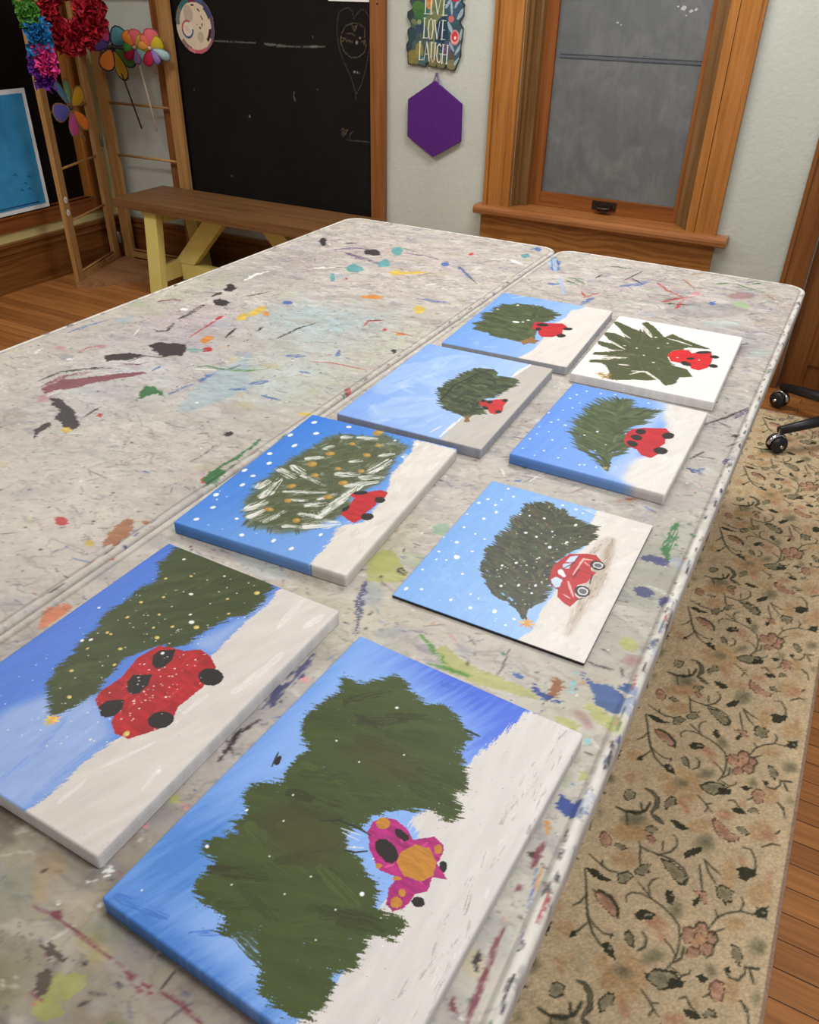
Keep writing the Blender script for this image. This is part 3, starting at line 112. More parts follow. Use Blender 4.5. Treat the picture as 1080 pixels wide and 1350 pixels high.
'T_navy':[[(-111,549),(-107,565),(-94,563),(-86,574),(-86,592),(-77,585),(-76,564),(-80,544),(-94,542)],[(-198,704),(-179,699),(-149,691),(-140,689),(-158,686),(-188,693)]],
'T_ltwhite':[[(-71,913),(-70,897),(-70,884),(-71,877),(-73,877),(-75,884),(-77,897),(-78,913),(-79,929),(-79,943),(-78,951),(-77,951),(-74,943),(-72,930)],[(-75,975),(-74,962),(-75,951),(-76,945),(-77,945),(-79,951),(-81,961),(-82,975),(-83,988),(-83,999),(-82,1005),(-80,1005),(-78,999),(-76,988)]],
'TS_orange':[(4.3,[(-110,525),(-104,513)]),(2.3,[(-97,478),(-94,450)])],
'T_pink':[[(-105,412),(-104,410),(-105,408),(-106,407),(-107,406),(-109,406),(-110,407),(-111,408),(-112,409),(-111,411),(-110,413),(-109,413),(-107,413),(-105,413)],[(-439,575),(-438,573),(-438,570),(-440,567),(-442,566),(-445,566),(-448,567),(-451,569),(-452,572),(-452,575),(-450,577),(-448,579),(-445,579),(-442,578)],[(-442,361),(-441,359),(-440,357),(-441,355),(-443,354),(-445,354),(-447,355),(-449,357),(-451,359),(-451,361),(-450,363),(-449,364),(-446,364),(-444,363)],[(-463,321),(-463,318),(-463,316),(-464,315),(-465,315),(-467,316),(-469,318),(-470,321),(-471,324),(-470,327),(-469,328),(-468,328),(-466,327),(-464,324)]],
'T_brownblk':[[(-465,183),(-457,190),(-442,192),(-434,192),(-427,187),(-435,183),(-450,181)],[(-443,165),(-442,177),(-430,173),(-419,157),(-431,156)]],
'T_ochre':[[(-496,246),(-495,241),(-498,236),(-503,232),(-511,231),(-520,232),(-528,235),(-533,240),(-534,245),(-531,250),(-525,254),(-517,255),(-509,254),(-501,251)],[(-496,224),(-492,219),(-490,215),(-490,211),(-493,210),(-498,210),(-504,212),(-510,216),(-514,221),(-516,225),(-515,228),(-512,230),(-507,230),(-501,227)]],
'T_ltblue3':[[(-586,724),(-588,717),(-598,712),(-615,710),(-636,712),(-657,717),(-673,724),(-681,733),(-679,741),(-669,746),(-651,748),(-629,746),(-609,740),(-594,733)]],
'RS_vine':[(4.9,[(-120,1002),(-108,972),(-95,935),(-82,905),(-66,883),(-45,868)]),(3.6,[(-87,913),(-69,900),(-49,893),(-32,898)]),(3.7,[(-101,950),(-106,931),(-116,917)]),(4.0,[(-82,897),(-91,877),(-102,858)]),(4.0,[(-122,1036),(-100,1028),(-78,1021),(-61,1026)]),(2.9,[(-93,1023),(-95,1036)]),(4.1,[(-42,1114),(-37,1105),(-20,1103),(4,1105),(27,1107),(52,1098),(64,1082),(62,1064)]),(4.1,[(-37,1105),(-31,1078),(-25,1061)]),(4.0,[(-1,1102),(19,1121),(28,1142),(25,1158),(17,1165)]),(3.0,[(5,1117),(1,1139)]),(3.7,[(-29,974),(-33,986),(-25,998),(-8,1005),(10,1004),(34,999),(54,989),(70,977),(77,953),(79,924),(76,904),(70,888)]),(3.8,[(-20,1025),(-7,1017),(12,1005)]),(3.3,[(6,1013),(0,1026),(3,1043),(12,1053)]),(3.0,[(53,937),(68,928),(80,913)]),(2.5,[(77,902),(88,917),(87,939)]),(3.1,[(-10,922),(0,915),(7,894)]),(4.4,[(14,930),(23,923),(25,906),(15,893)]),(3.3,[(77,892),(95,886),(106,897),(107,905)]),(3.9,[(78,1122),(85,1097),(94,1068)]),(4.0,[(84,1137),(97,1114),(114,1096)]),(4.0,[(83,1139),(101,1128),(118,1121)]),(3.5,[(120,997),(129,1026),(143,1044),(166,1062),(187,1066)]),(3.2,[(131,1027),(124,1041)]),(3.7,[(166,1062),(169,1082),(163,1092)]),(3.1,[(130,988),(134,1000),(145,1011)]),(4.1,[(147,1205),(162,1208),(174,1190),(178,1163)]),(3.7,[(160,936),(169,925),(184,927),(193,945),(191,960)]),(5.4,[(193,957),(214,966)]),(5.0,[(200,954),(209,936)]),(3.2,[(192,893),(207,886),(213,860)]),(3.6,[(39,828),(54,818),(75,799)]),(2.8,[(61,815),(71,821)]),(2.7,[(65,807),(61,792)]),(4.0,[(100,846),(110,854),(121,842),(136,834)]),(3.2,[(136,868),(145,880)]),(7.1,[(-82,972),(-58,969),(-39,953),(-35,935)]),(2.7,[(96,989),(102,1002),(114,1004),(120,992),(133,994),(140,983),(134,970),(135,951),(127,941),(121,948)]),(4.6,[(212,1097),(187,1065)]),(4.6,[(192,1085),(212,1069)]),(2.2,[(-35,891),(-35,900)]),(7.7,[(-107,1173),(-85,1172),(-65,1178),(-49,1196),(-46,1219)]),(5.4,[(-63,1208),(-56,1190)]),(3.4,[(-84,1170),(-74,1141)]),(4.4,[(201,1271),(209,1284)]),(4.3,[(181,1225),(198,1243),(213,1247)]),(3.5,[(196,1356),(205,1341)])],
'RS_scroll':[(10.3,[(-63,1250),(-50,1250),(-37,1239),(-31,1218),(-38,1196)]),(10.6,[(-36,1192),(-22,1186),(-10,1181)]),(6.1,[(-82,1175),(-60,1185)])],
'R_dark':[[(-119,1004),(-106,1011),(-91,1008),(-78,1004),(-64,1006),(-71,998),(-89,992),(-105,995)],[(-9,959),(-3,970),(12,979),(27,976),(23,965),(6,951),(-5,952)],[(34,1037),(43,1039),(50,1027),(49,1011),(41,1012),(33,1023)],[(43,1134),(58,1154),(72,1164),(73,1152),(62,1135),(49,1122)],[(143,1149),(154,1161),(181,1166),(180,1150),(164,1130),(150,1129),(150,1142)],[(83,1039),(91,1056),(95,1044),(90,1029),(82,1028)],[(-46,874),(-35,882),(-24,874),(-14,857),(-22,857),(-34,860),(-42,866)],[(115,896),(127,907),(139,904),(131,891)],[(190,1070),(198,1089),(210,1093),(215,1081),(206,1067),(195,1064)],[(77,873),(102,880),(100,865),(75,849)],[(-103,868),(-93,876),(-92,860),(-102,857)],[(158,937),(167,944),(170,934),(163,930)],[(109,830),(118,837),(130,837),(141,832),(132,824),(117,822)],[(1,1198),(16,1204),(30,1200),(41,1194),(30,1184),(13,1186)]],
'R_pale':[[(7,968),(18,974),(22,971),(10,962)],[(-27,874),(-27,872),(-28,870),(-29,868),(-30,868),(-32,868),(-33,869),(-34,870),(-34,872),(-34,874),(-33,876),(-31,877),(-30,877),(-28,876)],[(-7,851),(-8,849),(-9,848),(-11,848),(-13,848),(-14,850),(-15,851),(-15,853),(-14,855),(-12,856),(-10,856),(-9,856),(-7,854),(-7,853)],[(46,1031),(47,1029),(46,1027),(46,1026),(45,1025),(45,1026),(44,1027),(43,1029),(43,1031),(43,1033),(43,1035),(44,1035),(45,1034),(46,1033)],[(208,1081),(208,1080),(207,1078),(205,1077),(203,1076),(202,1076),(200,1076),(200,1077),(200,1079),(201,1080),(203,1082),(204,1083),(206,1083),(207,1082)]],
'R_greygreen':[[(4,1099),(27,1104),(52,1092),(64,1079),(61,1062),(49,1059),(35,1070),(18,1082)],[(115,1090),(124,1101),(138,1100),(151,1097),(145,1085),(150,1070),(141,1069),(138,1060),(130,1069),(121,1066)],[(-33,1045),(-25,1067),(-5,1078),(-10,1064),(-3,1058),(-16,1042),(-29,1038)],[(-61,1023),(-45,1039),(-29,1035),(-36,1023),(-41,1008),(-54,1003)],[(36,858),(55,879),(78,887),(96,883),(85,857),(72,844),(55,845),(44,848)],[(-103,749),(-102,763),(-94,770),(-79,769),(-78,754),(-89,740),(-98,740)],[(-18,761),(-21,776),(-11,797),(0,799),(5,782),(-6,769),(-12,755)],[(-87,1080),(-76,1094),(-58,1087),(-68,1077)],[(161,990),(174,990),(185,976),(183,951),(173,958),(164,972)],[(-15,916),(-6,923),(3,912),(7,894),(-2,893),(-13,903)],[(140,838),(146,852),(158,857),(164,844),(156,844),(146,836)],[(125,1246),(137,1256),(156,1245),(147,1237),(133,1239)],[(-16,1162),(-16,1158),(-19,1152),(-23,1148),(-28,1145),(-34,1144),(-38,1145),(-40,1149),(-40,1154),(-37,1159),(-33,1163),(-28,1166),(-22,1167),(-18,1166)]],
'R_soft':[[(96,1187),(96,1176),(92,1165),(85,1156),(77,1151),(68,1151),(61,1156),(57,1165),(57,1176),(61,1188),(68,1197),(76,1202),(85,1201),(92,1196)],[(44,1013),(55,1025),(69,1016),(71,996),(62,982),(48,991)],[(25,880),(29,897),(42,914),(60,914),(59,899),(45,883),(30,873)],[(17,844),(15,838),(10,833),(3,830),(-5,829),(-12,830),(-17,834),(-18,839),(-16,844),(-11,850),(-4,853),(4,854),(11,853),(16,849)],[(221,1014),(221,1005),(218,996),(212,990),(206,986),(199,986),(194,990),(191,997),(191,1005),(195,1014),(200,1021),(207,1025),(214,1025),(219,1021)],[(148,925),(148,918),(147,911),(144,906),(140,904),(136,905),(132,909),(130,915),(130,922),(131,929),(134,934),(138,936),(142,935),(146,931)],[(224,915),(224,909),(223,904),(221,901),(219,899),(216,900),(214,904),(213,909),(212,914),(213,919),(215,923),(218,924),(220,923),(223,920)],[(94,933),(95,928),(94,923),(93,920),(90,919),(88,920),(86,923),(84,927),(83,932),(84,937),(86,941),(88,942),(91,941),(93,938)],[(-37,1178),(-38,1168),(-44,1158),(-54,1148),(-66,1141),(-78,1138),(-87,1140),(-92,1147),(-92,1156),(-86,1167),(-76,1177),(-63,1184),(-51,1186),(-42,1184)]],
'R_rose':[[(-92,967),(-74,975),(-54,966),(-39,953),(-33,937),(-45,933),(-63,941),(-81,951)],[(120,1000),(120,994),(117,988),(113,983),(107,980),(102,979),(98,982),(95,986),(96,992),(98,998),(103,1003),(108,1006),(114,1007),(118,1004)],[(139,989),(139,982),(137,976),(134,971),(129,969),(125,969),(121,973),(119,978),(119,984),(121,991),(124,995),(129,998),(133,998),(137,994)],[(138,965),(138,958),(135,952),(130,946),(124,943),(118,942),(114,945),(111,950),(111,956),(114,963),(119,969),(125,972),(131,972),(136,970)],[(116,945),(115,939),(113,934),(109,929),(104,926),(99,926),(95,928),(93,932),(93,938),(95,944),(99,948),(104,951),(109,951),(113,949)],[(101,974),(101,966),(99,958),(95,952),(90,949),(84,950),(79,954),(77,960),(76,968),(78,976),(82,982),(88,985),(94,985),(98,981)],[(74,1058),(101,1072),(109,1049),(103,1039),(91,1055)],[(140,893),(147,909),(161,913),(168,899),(166,876),(155,867),(144,877)],[(-119,1090),(-114,1106),(-100,1101),(-90,1088),(-93,1069),(-105,1069),(-115,1076)],[(-33,1135),(-21,1145),(-11,1129),(-19,1120)],[(78,1238),(82,1253),(100,1242),(119,1229),(139,1227),(138,1215),(120,1204),(99,1208),(86,1218)],[(-34,1135),(-25,1143),(-12,1133),(-13,1123),(-25,1125)]],
'R_blush':[[(13,960),(30,980),(50,968),(52,954),(34,946),(18,948)],[(209,1160),(210,1152),(209,1144),(207,1139),(205,1138),(202,1140),(200,1146),(198,1154),(197,1162),(198,1170),(200,1175),(202,1177),(205,1174),(208,1168)],[(140,1180),(153,1179),(159,1163),(150,1160)],[(5,800),(16,800),(33,785),(33,767),(22,769),(11,781)],[(124,977),(124,968),(121,960),(115,954),(109,950),(102,950),(96,953),(93,960),(93,968),(96,976),(102,983),(109,987),(115,987),(121,983)],[(-44,959),(-46,953),(-48,949),(-51,947),(-54,947),(-56,950),(-57,954),(-57,960),(-56,966),(-53,970),(-50,973),(-47,972),(-45,970),(-44,965)],[(60,934),(58,931),(54,930),(49,930),(44,932),(41,934),(38,938),(38,941),(40,944),(44,945),(49,945),(54,943),(58,940),(60,937)],[(79,1264),(99,1281),(119,1279),(107,1256),(90,1254)],[(203,1267),(203,1261),(199,1254),(194,1248),(188,1244),(182,1244),(178,1247),(175,1252),(176,1259),(179,1266),(184,1272),(190,1275),(196,1275),(201,1273)]],
'R_tan':[[(-22,849),(-22,842),(-24,835),(-29,829),(-36,825),(-43,824),(-48,827),(-52,833),(-52,840),(-50,847),(-45,853),(-38,857),(-31,857),(-25,855)],[(2,825),(2,817),(-1,809),(-7,801),(-15,797),(-24,796),(-30,799),(-34,805),(-35,813),(-31,822),(-25,829),(-17,834),(-9,834),(-2,831)],[(37,818),(37,810),(33,801),(25,793),(16,788),(6,786),(-1,788),(-6,794),(-5,802),(-1,811),(7,819),(16,824),(26,826),(33,824)],[(47,845),(48,836),(45,827),(41,820),(34,817),(27,817),(22,822),(18,829),(17,839),(19,848),(24,855),(30,859),(37,858),(43,853)],[(38,878),(38,870),(35,861),(28,854),(20,849),(12,849),(5,851),(1,857),(1,865),(5,874),(11,881),(20,886),(28,887),(35,884)],[(3,882),(3,876),(2,870),(-2,865),(-7,862),(-12,862),(-17,865),(-19,870),(-20,876),(-18,882),(-14,887),(-9,890),(-4,890),(0,887)],[(21,849),(21,838),(18,826),(10,817),(0,811),(-10,811),(-18,816),(-23,825),(-24,836),(-21,848),(-13,858),(-3,864),(7,864),(16,859)],[(219,1132),(218,1120),(213,1107),(205,1097),(194,1092),(184,1091),(177,1096),(173,1106),(173,1118),(178,1131),(187,1141),(197,1147),(208,1147),(215,1142)],[(182,1042),(181,1034),(177,1026),(169,1019),(161,1014),(153,1013),(146,1015),(143,1020),(144,1028),(148,1036),(156,1044),(164,1048),(173,1050),(179,1047)],[(147,1137),(148,1120),(147,1106),(143,1096),(138,1093),(132,1097),(126,1108),(122,1123),(121,1140),(122,1155),(125,1165),(131,1168),(137,1163),(143,1152)],[(-97,876),(-96,868),(-99,860),(-104,854),(-110,850),(-118,850),(-124,853),(-128,859),(-129,867),(-127,875),(-122,881),(-115,885),(-107,886),(-101,882)],[(-92,829),(-84,829),(-66,806),(-71,798)],[(-92,808),(-90,800),(-91,792),(-93,787),(-97,785),(-102,786),(-106,791),(-110,798),(-112,806),(-111,813),(-109,819),(-105,821),(-100,820),(-96,815)],[(192,913),(192,901),(189,890),(184,882),(177,878),(170,880),(164,885),(160,895),(160,907),(163,918),(168,926),(176,930),(183,929),(189,923)],[(-31,1073),(-31,1063),(-36,1053),(-45,1044),(-56,1038),(-67,1036),(-76,1039),(-81,1046),(-81,1055),(-76,1066),(-67,1075),(-56,1082),(-45,1084),(-36,1080)],[(-22,1157),(-22,1144),(-29,1130),(-42,1118),(-57,1109),(-72,1107),(-84,1110),(-90,1119),(-90,1132),(-83,1146),(-71,1159),(-55,1168),(-40,1170),(-28,1167)],[(133,858),(133,852),(132,847),(130,843),(127,842),(124,843),(122,846),(120,850),(119,856),(120,861),(122,865),(125,866),(128,865),(131,862)],[(-35,1143),(-36,1132),(-43,1121),(-56,1110),(-70,1101),(-84,1098),(-95,1099),(-101,1106),(-100,1116),(-93,1128),(-81,1139),(-66,1147),(-52,1151),(-41,1149)],[(82,1226),(81,1218),(76,1209),(67,1200),(56,1194),(46,1192),(38,1194),(34,1199),(35,1208),(40,1217),(49,1226),(60,1232),(71,1234),(78,1232)],[(197,1277),(196,1264),(190,1251),(182,1240),(171,1234),(161,1234),(152,1240),(148,1250),(149,1263),(154,1277),(163,1287),(174,1294),(184,1294),(193,1288)]],
'chalk':[(2.1,[(-2272,1328),(-2280,1358),(-2298,1372),(-2328,1366),(-2353,1350),(-2364,1312),(-2365,1267),(-2358,1213),(-2329,1150),(-2293,1092),(-2267,1022),(-2238,1062),(-2212,1128),(-2193,1207),(-2183,1296),(-2191,1339),(-2214,1366),(-2238,1364),(-2263,1341),(-2272,1328)]),(2.2,[(-2270,1017),(-2269,998)])],
'chalky':[(2.1,[(-2281,1312),(-2318,1300),(-2341,1268),(-2348,1236),(-2328,1196),(-2291,1174),(-2254,1176),(-2220,1197),(-2208,1224),(-2216,1255),(-2214,1295),(-2245,1310),(-2281,1312)]),(2.1,[(-2287,1310),(-2270,1280),(-2251,1309)]),(2.1,[(-2347,1254),(-2342,1234),(-2320,1249),(-2347,1254)]),(2.1,[(-2316,1269),(-2288,1272),(-2267,1262)]),(2.1,[(-2317,1249),(-2314,1238),(-2298,1245),(-2299,1236),(-2283,1241),(-2283,1234)]),(2.1,[(-2235,1239),(-2219,1244),(-2220,1228)]),(3.5,[(-2358,858),(-2344,869),(-2335,858),(-2319,864),(-2329,848),(-2346,831),(-2355,848)]),(2.9,[(-2352,854),(-2332,845)]),(2.9,[(-2341,860),(-2345,839)]),(2.1,[(-2273,1297),(-2260,1302),(-2264,1289)])],
'chalkb':[(3.5,[(-2326,818),(-2294,817),(-2242,820),(-2194,818)]),(2.3,[(-2310,822),(-2303,848),(-2283,864)])],
'chalkd':[(-2258.8,1236.3,7.3),(-2240.3,1254.9,4.7),(-2273.8,1115.9,5.9),(-2258.4,1114.4,4.3),(-2247.9,1112.7,2.7),(-2918.3,879.0,5.8),(-3076.0,572.4,3.8),(-2487.8,1029.0,2.1),(-3273.1,980.5,2.4)],
'chalkh':[(5.6,[(-3152,1209),(-3003,1210),(-2845,1211)]),(9.6,[(-2788,1209),(-2756,1207),(-2668,1204)]),(5.3,[(-2668,1204),(-2569,1206),(-2436,1212)]),(8.2,[(-2520,1208),(-2478,1212)]),(5.4,[(-2627,1011),(-2632,992),(-2623,969)]),(4.1,[(-2505,1254),(-2500,1243)])],
}
# ------------------------------------------------------------------ helpers
C=bpy.context.scene.collection
def srgb(c): return np.where(np.asarray(c,float)<=.04045,np.asarray(c,float)/12.92,((np.asarray(c,float)+.055)/1.055)**2.4)
def rgb(r,g,b): return tuple(srgb((r/255,g/255,b/255)))+(1.,)
def tag(o,label=None,cat=None,group=None,kind=None):
    if label: o['label']=label
    if cat: o['category']=cat
    if group: o['group']=group
    if kind: o['kind']=kind
    return o
def empty(name,loc,label=None,cat=None,group=None,kind=None):
    o=bpy.data.objects.new(name,None); C.objects.link(o); o.location=loc; o.empty_display_size=.05
    return tag(o,label,cat,group,kind)
def adopt(o,parent):
    if parent is not None:
        o.parent=parent
        p=Vector((0,0,0)); q=parent
        while q is not None: p+=q.location; q=q.parent
        o.location=o.location-p
def link(name,me,mats,parent=None):
    for m in (mats if isinstance(mats,(list,tuple)) else [mats]): me.materials.append(m)
    o=bpy.data.objects.new(name,me); C.objects.link(o); adopt(o,parent); return o
class MB:
    def __init__(s): s.bm=bmesh.new()
    def box(s,lo,hi,mi=0):
        v=[s.bm.verts.new((x,y,z)) for x in(lo[0],hi[0]) for y in(lo[1],hi[1]) for z in(lo[2],hi[2])]
        for f in((0,1,3,2),(4,6,7,5),(0,4,5,1),(2,3,7,6),(0,2,6,4),(1,5,7,3)): s.bm.faces.new([v[i] for i in f]).material_index=mi
        return v
    def bar(s,a,b,w,d,side=(1,0,0),mi=0):   # rectangular bar from a to b; w along side, d across
        a,b=Vector(a),Vector(b); ax=(b-a).normalized(); u=Vector(side); u=(u-ax*u.dot(ax)).normalized(); v=ax.cross(u)
        P=[p+u*(sx*w/2)+v*(sy*d/2) for p in(a,b) for sx,sy in((-1,-1),(1,-1),(1,1),(-1,1))]
        vs=[s.bm.verts.new(p) for p in P]
        for f in((3,2,1,0),(4,5,6,7),(0,1,5,4),(1,2,6,5),(2,3,7,6),(3,0,4,7)): s.bm.faces.new([vs[i] for i in f]).material_index=mi
        return vs
    def tube(s,pts,r,n=10,mi=0):
        pts=[Vector(p) for p in pts]; rs=r if isinstance(r,(list,tuple)) else [r]*len(pts); rings=[]
        for i,p in enumerate(pts):
            t=(pts[min(i+1,len(pts)-1)]-pts[max(i-1,0)]).normalized()
            u=t.orthogonal().normalized() if i==0 else (lu-t*lu.dot(t)).normalized()
            lu=u; v=t.cross(u)
            rings.append([s.bm.verts.new(p+(u*math.cos(2*math.pi*k/n)+v*math.sin(2*math.pi*k/n))*rs[i]) for k in range(n)])
        for a,b in zip(rings,rings[1:]):
            for k in range(n):
                f=s.bm.faces.new((a[k],a[(k+1)%n],b[(k+1)%n],b[k])); f.smooth=True; f.material_index=mi
        s.bm.faces.new(rings[0][::-1]).material_index=mi; s.bm.faces.new(rings[-1]).material_index=mi
    def prism(s,pts,off,mi=0):
        off=Vector(off); a=[s.bm.verts.new(p) for p in pts]; b=[s.bm.verts.new(Vector(p)+off) for p in pts]; n=len(pts)
        s.bm.faces.new(a[::-1]).material_index=mi; s.bm.faces.new(b).material_index=mi
        for i in range(n): s.bm.faces.new((a[i],a[(i+1)%n],b[(i+1)%n],b[i])).material_index=mi
    def lathe(s,c,prof,axis=(0,0,1),n=20,mi=0):   # prof: (radius, along axis)
        c=Vector(c); ax=Vector(axis).normalized(); u=ax.orthogonal().normalized(); v=ax.cross(u); rings=[]
        for r,h in prof: rings.append([s.bm.verts.new(c+ax*h+(u*math.cos(2*math.pi*k/n)+v*math.sin(2*math.pi*k/n))*max(r,1e-4)) for k in range(n)])
        for a,b in zip(rings,rings[1:]):
            for k in range(n):
                f=s.bm.faces.new((a[k],a[(k+1)%n],b[(k+1)%n],b[k])); f.smooth=True; f.material_index=mi
        s.bm.faces.new(rings[0][::-1]).material_index=mi; s.bm.faces.new(rings[-1]).material_index=mi
    def build(s,name,mats,parent=None,bevel=0):
        if bevel: bmesh.ops.bevel(s.bm,geom=[e for e in s.bm.edges if not e.smooth or len(e.link_faces)==2 and e.calc_face_angle(0)>.6],offset=bevel,segments=2,profile=.6,affect='EDGES')
        bmesh.ops.recalc_face_normals(s.bm,faces=s.bm.faces)
        for f in s.bm.faces: pass
        me=bpy.data.meshes.new(name); s.bm.to_mesh(me); s.bm.free()
        return link(name,me,mats,parent)
# ------------------------------------------------------------------ materials
def mat(name,color=(.5,.5,.5,1),rough=.6,spec=.3,metal=0):
    m=bpy.data.materials.new(name); m.use_nodes=True; nt=m.node_tree; b=nt.nodes['Principled BSDF']
    b.inputs['Base Color'].default_value=color; b.inputs['Roughness'].default_value=rough; b.inputs['Specular IOR Level'].default_value=spec; b.inputs['Metallic'].default_value=metal
    return m,nt,b
def nnode(nt,t,**k):
    n=nt.nodes.new(t)
    for a,v in k.items(): setattr(n,a,v)
    return n
def coords(nt,scale):
    tc=nnode(nt,'ShaderNodeTexCoord'); mp=nnode(nt,'ShaderNodeMapping'); mp.inputs['Scale'].default_value=scale
    nt.links.new(tc.outputs['Object'],mp.inputs['Vector']); return mp.outputs['Vector']
def noise(nt,vec,scale,detail=4,rough=.6,dist=0):
    n=nnode(nt,'ShaderNodeTexNoise'); n.inputs['Scale'].default_value=scale; n.inputs['Detail'].default_value=detail; n.inputs['Roughness'].default_value=rough; n.inputs['Distortion'].default_value=dist
    nt.links.new(vec,n.inputs['Vector']); return n.outputs['Fac']
def ramp(nt,fac,stops):
    r=nnode(nt,'ShaderNodeValToRGB'); e=r.color_ramp.elements
    while len(e)<len(stops): e.new(.5)
    for i,(p,c) in enumerate(stops): e[i].position=p; e[i].color=c
    nt.links.new(fac,r.inputs['Fac']); return r.outputs['Color']
def bump(nt,b,h,strength=.3,dist=.002):
    n=nnode(nt,'ShaderNodeBump'); n.inputs['Strength'].default_value=strength; n.inputs['Distance'].default_value=dist
    nt.links.new(h,n.inputs['Height']); nt.links.new(n.outputs['Normal'],b.inputs['Normal'])
def noisy(name,c1,c2,scale=20,rough=.6,spec=.3,bs=.2,bd=.001,stretch=(1,1,1),metal=0):
    m,nt,b=mat(name,c1,rough,spec,metal); f=noise(nt,coords(nt,stretch),scale,5)
    nt.links.new(ramp(nt,f,[(.3,c1),(.7,c2)]),b.inputs['Base Color'])
    if bs: bump(nt,b,f,bs,bd)
    return m
def wood(name,dark,mid,light,axis='x',rough=.4,spec=.35,grain=1.):
    m,nt,b=mat(name,mid,rough,spec)
    s={'x':(1.2,22,22),'y':(22,1.2,22),'z':(22,22,1.2)}[axis]
    v=coords(nt,tuple(k*grain for k in s)); f=noise(nt,v,1.6,6,.65,.6)
    s2={'x':(3,160,160),'y':(160,3,160),'z':(160,160,3)}[axis]
    f2=noise(nt,coords(nt,s2),1.,3)
    mx=nnode(nt,'ShaderNodeMath',operation='MULTIPLY_ADD'); nt.links.new(f2,mx.inputs[0]); mx.inputs[1].default_value=.35; 
    nt.links.new(f,mx.inputs[2])
    nt.links.new(ramp(nt,mx.outputs[0],[(.42,dark),(.64,mid),(.9,light)]),b.inputs['Base Color'])
    bump(nt,b,mx.outputs[0],.15,.001); return m
def colmat(name,rough=.5,spec=.3,bscale=0,bstr=.2,bdist=.0006,detail=3):
    m,nt,b=mat(name,(1,1,1,1),rough,spec)
    a=nnode(nt,'ShaderNodeAttribute'); a.attribute_name='Col'; nt.links.new(a.outputs['Color'],b.inputs['Base Color'])
    if bscale: bump(nt,b,noise(nt,coords(nt,(1,1,1)),bscale,detail),bstr,bdist)
    return m
# ------------------------------------------------------------------ painting on a fine grid of vertices
def vn(x,y,seed):
    t=np.random.default_rng(seed).random((128,128)).astype(np.float32)
    xi=np.floor(x).astype(int); yi=np.floor(y).astype(int); fx=(x-xi); fy=(y-yi); fx=fx*fx*(3-2*fx); fy=fy*fy*(3-2*fy)
    a=t[xi%128,yi%128]; b=t[(xi+1)%128,yi%128]; c=t[xi%128,(yi+1)%128]; d=t[(xi+1)%128,(yi+1)%128]
    return ((a+(b-a)*fx)*(1-fy)+(c+(d-c)*fx)*fy)*2-1
def fb(x,y,scale,seed,ang=0,st=1,octs=3):      # layered noise; scale in mm, stretched st times along ang
    ca,sa=math.cos(ang),math.sin(ang); u=(x*ca+y*sa)/(scale*st); v=(-x*sa+y*ca)/scale; r=0; A=1; s=0
    for o in range(octs): r=r+A*vn(u*2**o+o*17.3,v*2**o+o*9.1,seed+o); s+=A; A*=.55
    return r/s
def pip(x,y,P):
    P=np.asarray(P,float); ins=np.zeros(x.shape,bool); n=len(P)
    for i in range(n):
        x1,y1=P[i]; x2,y2=P[(i+1)%n]
        if y1==y2: continue
        ins^=((y1>y)!=(y2>y))&(x<(x2-x1)*(y-y1)/(y2-y1)+x1)
    return ins
def blur(a,r):
    r=int(r)
    if r<1: return a
    for _ in range(2):
        for ax in(0,1):
            p=np.pad(a,[(r+1,r) if k==ax else (0,0) for k in(0,1)],mode='edge'); c=np.cumsum(p,axis=ax,dtype=np.float64)
            a=(np.take(c,range(2*r+1,c.shape[ax]),axis=ax)-np.take(c,range(0,c.shape[ax]-2*r-1),axis=ax))/(2*r+1)
    return a
SEED=[1]
def nseed(): SEED[0]+=7; return SEED[0]
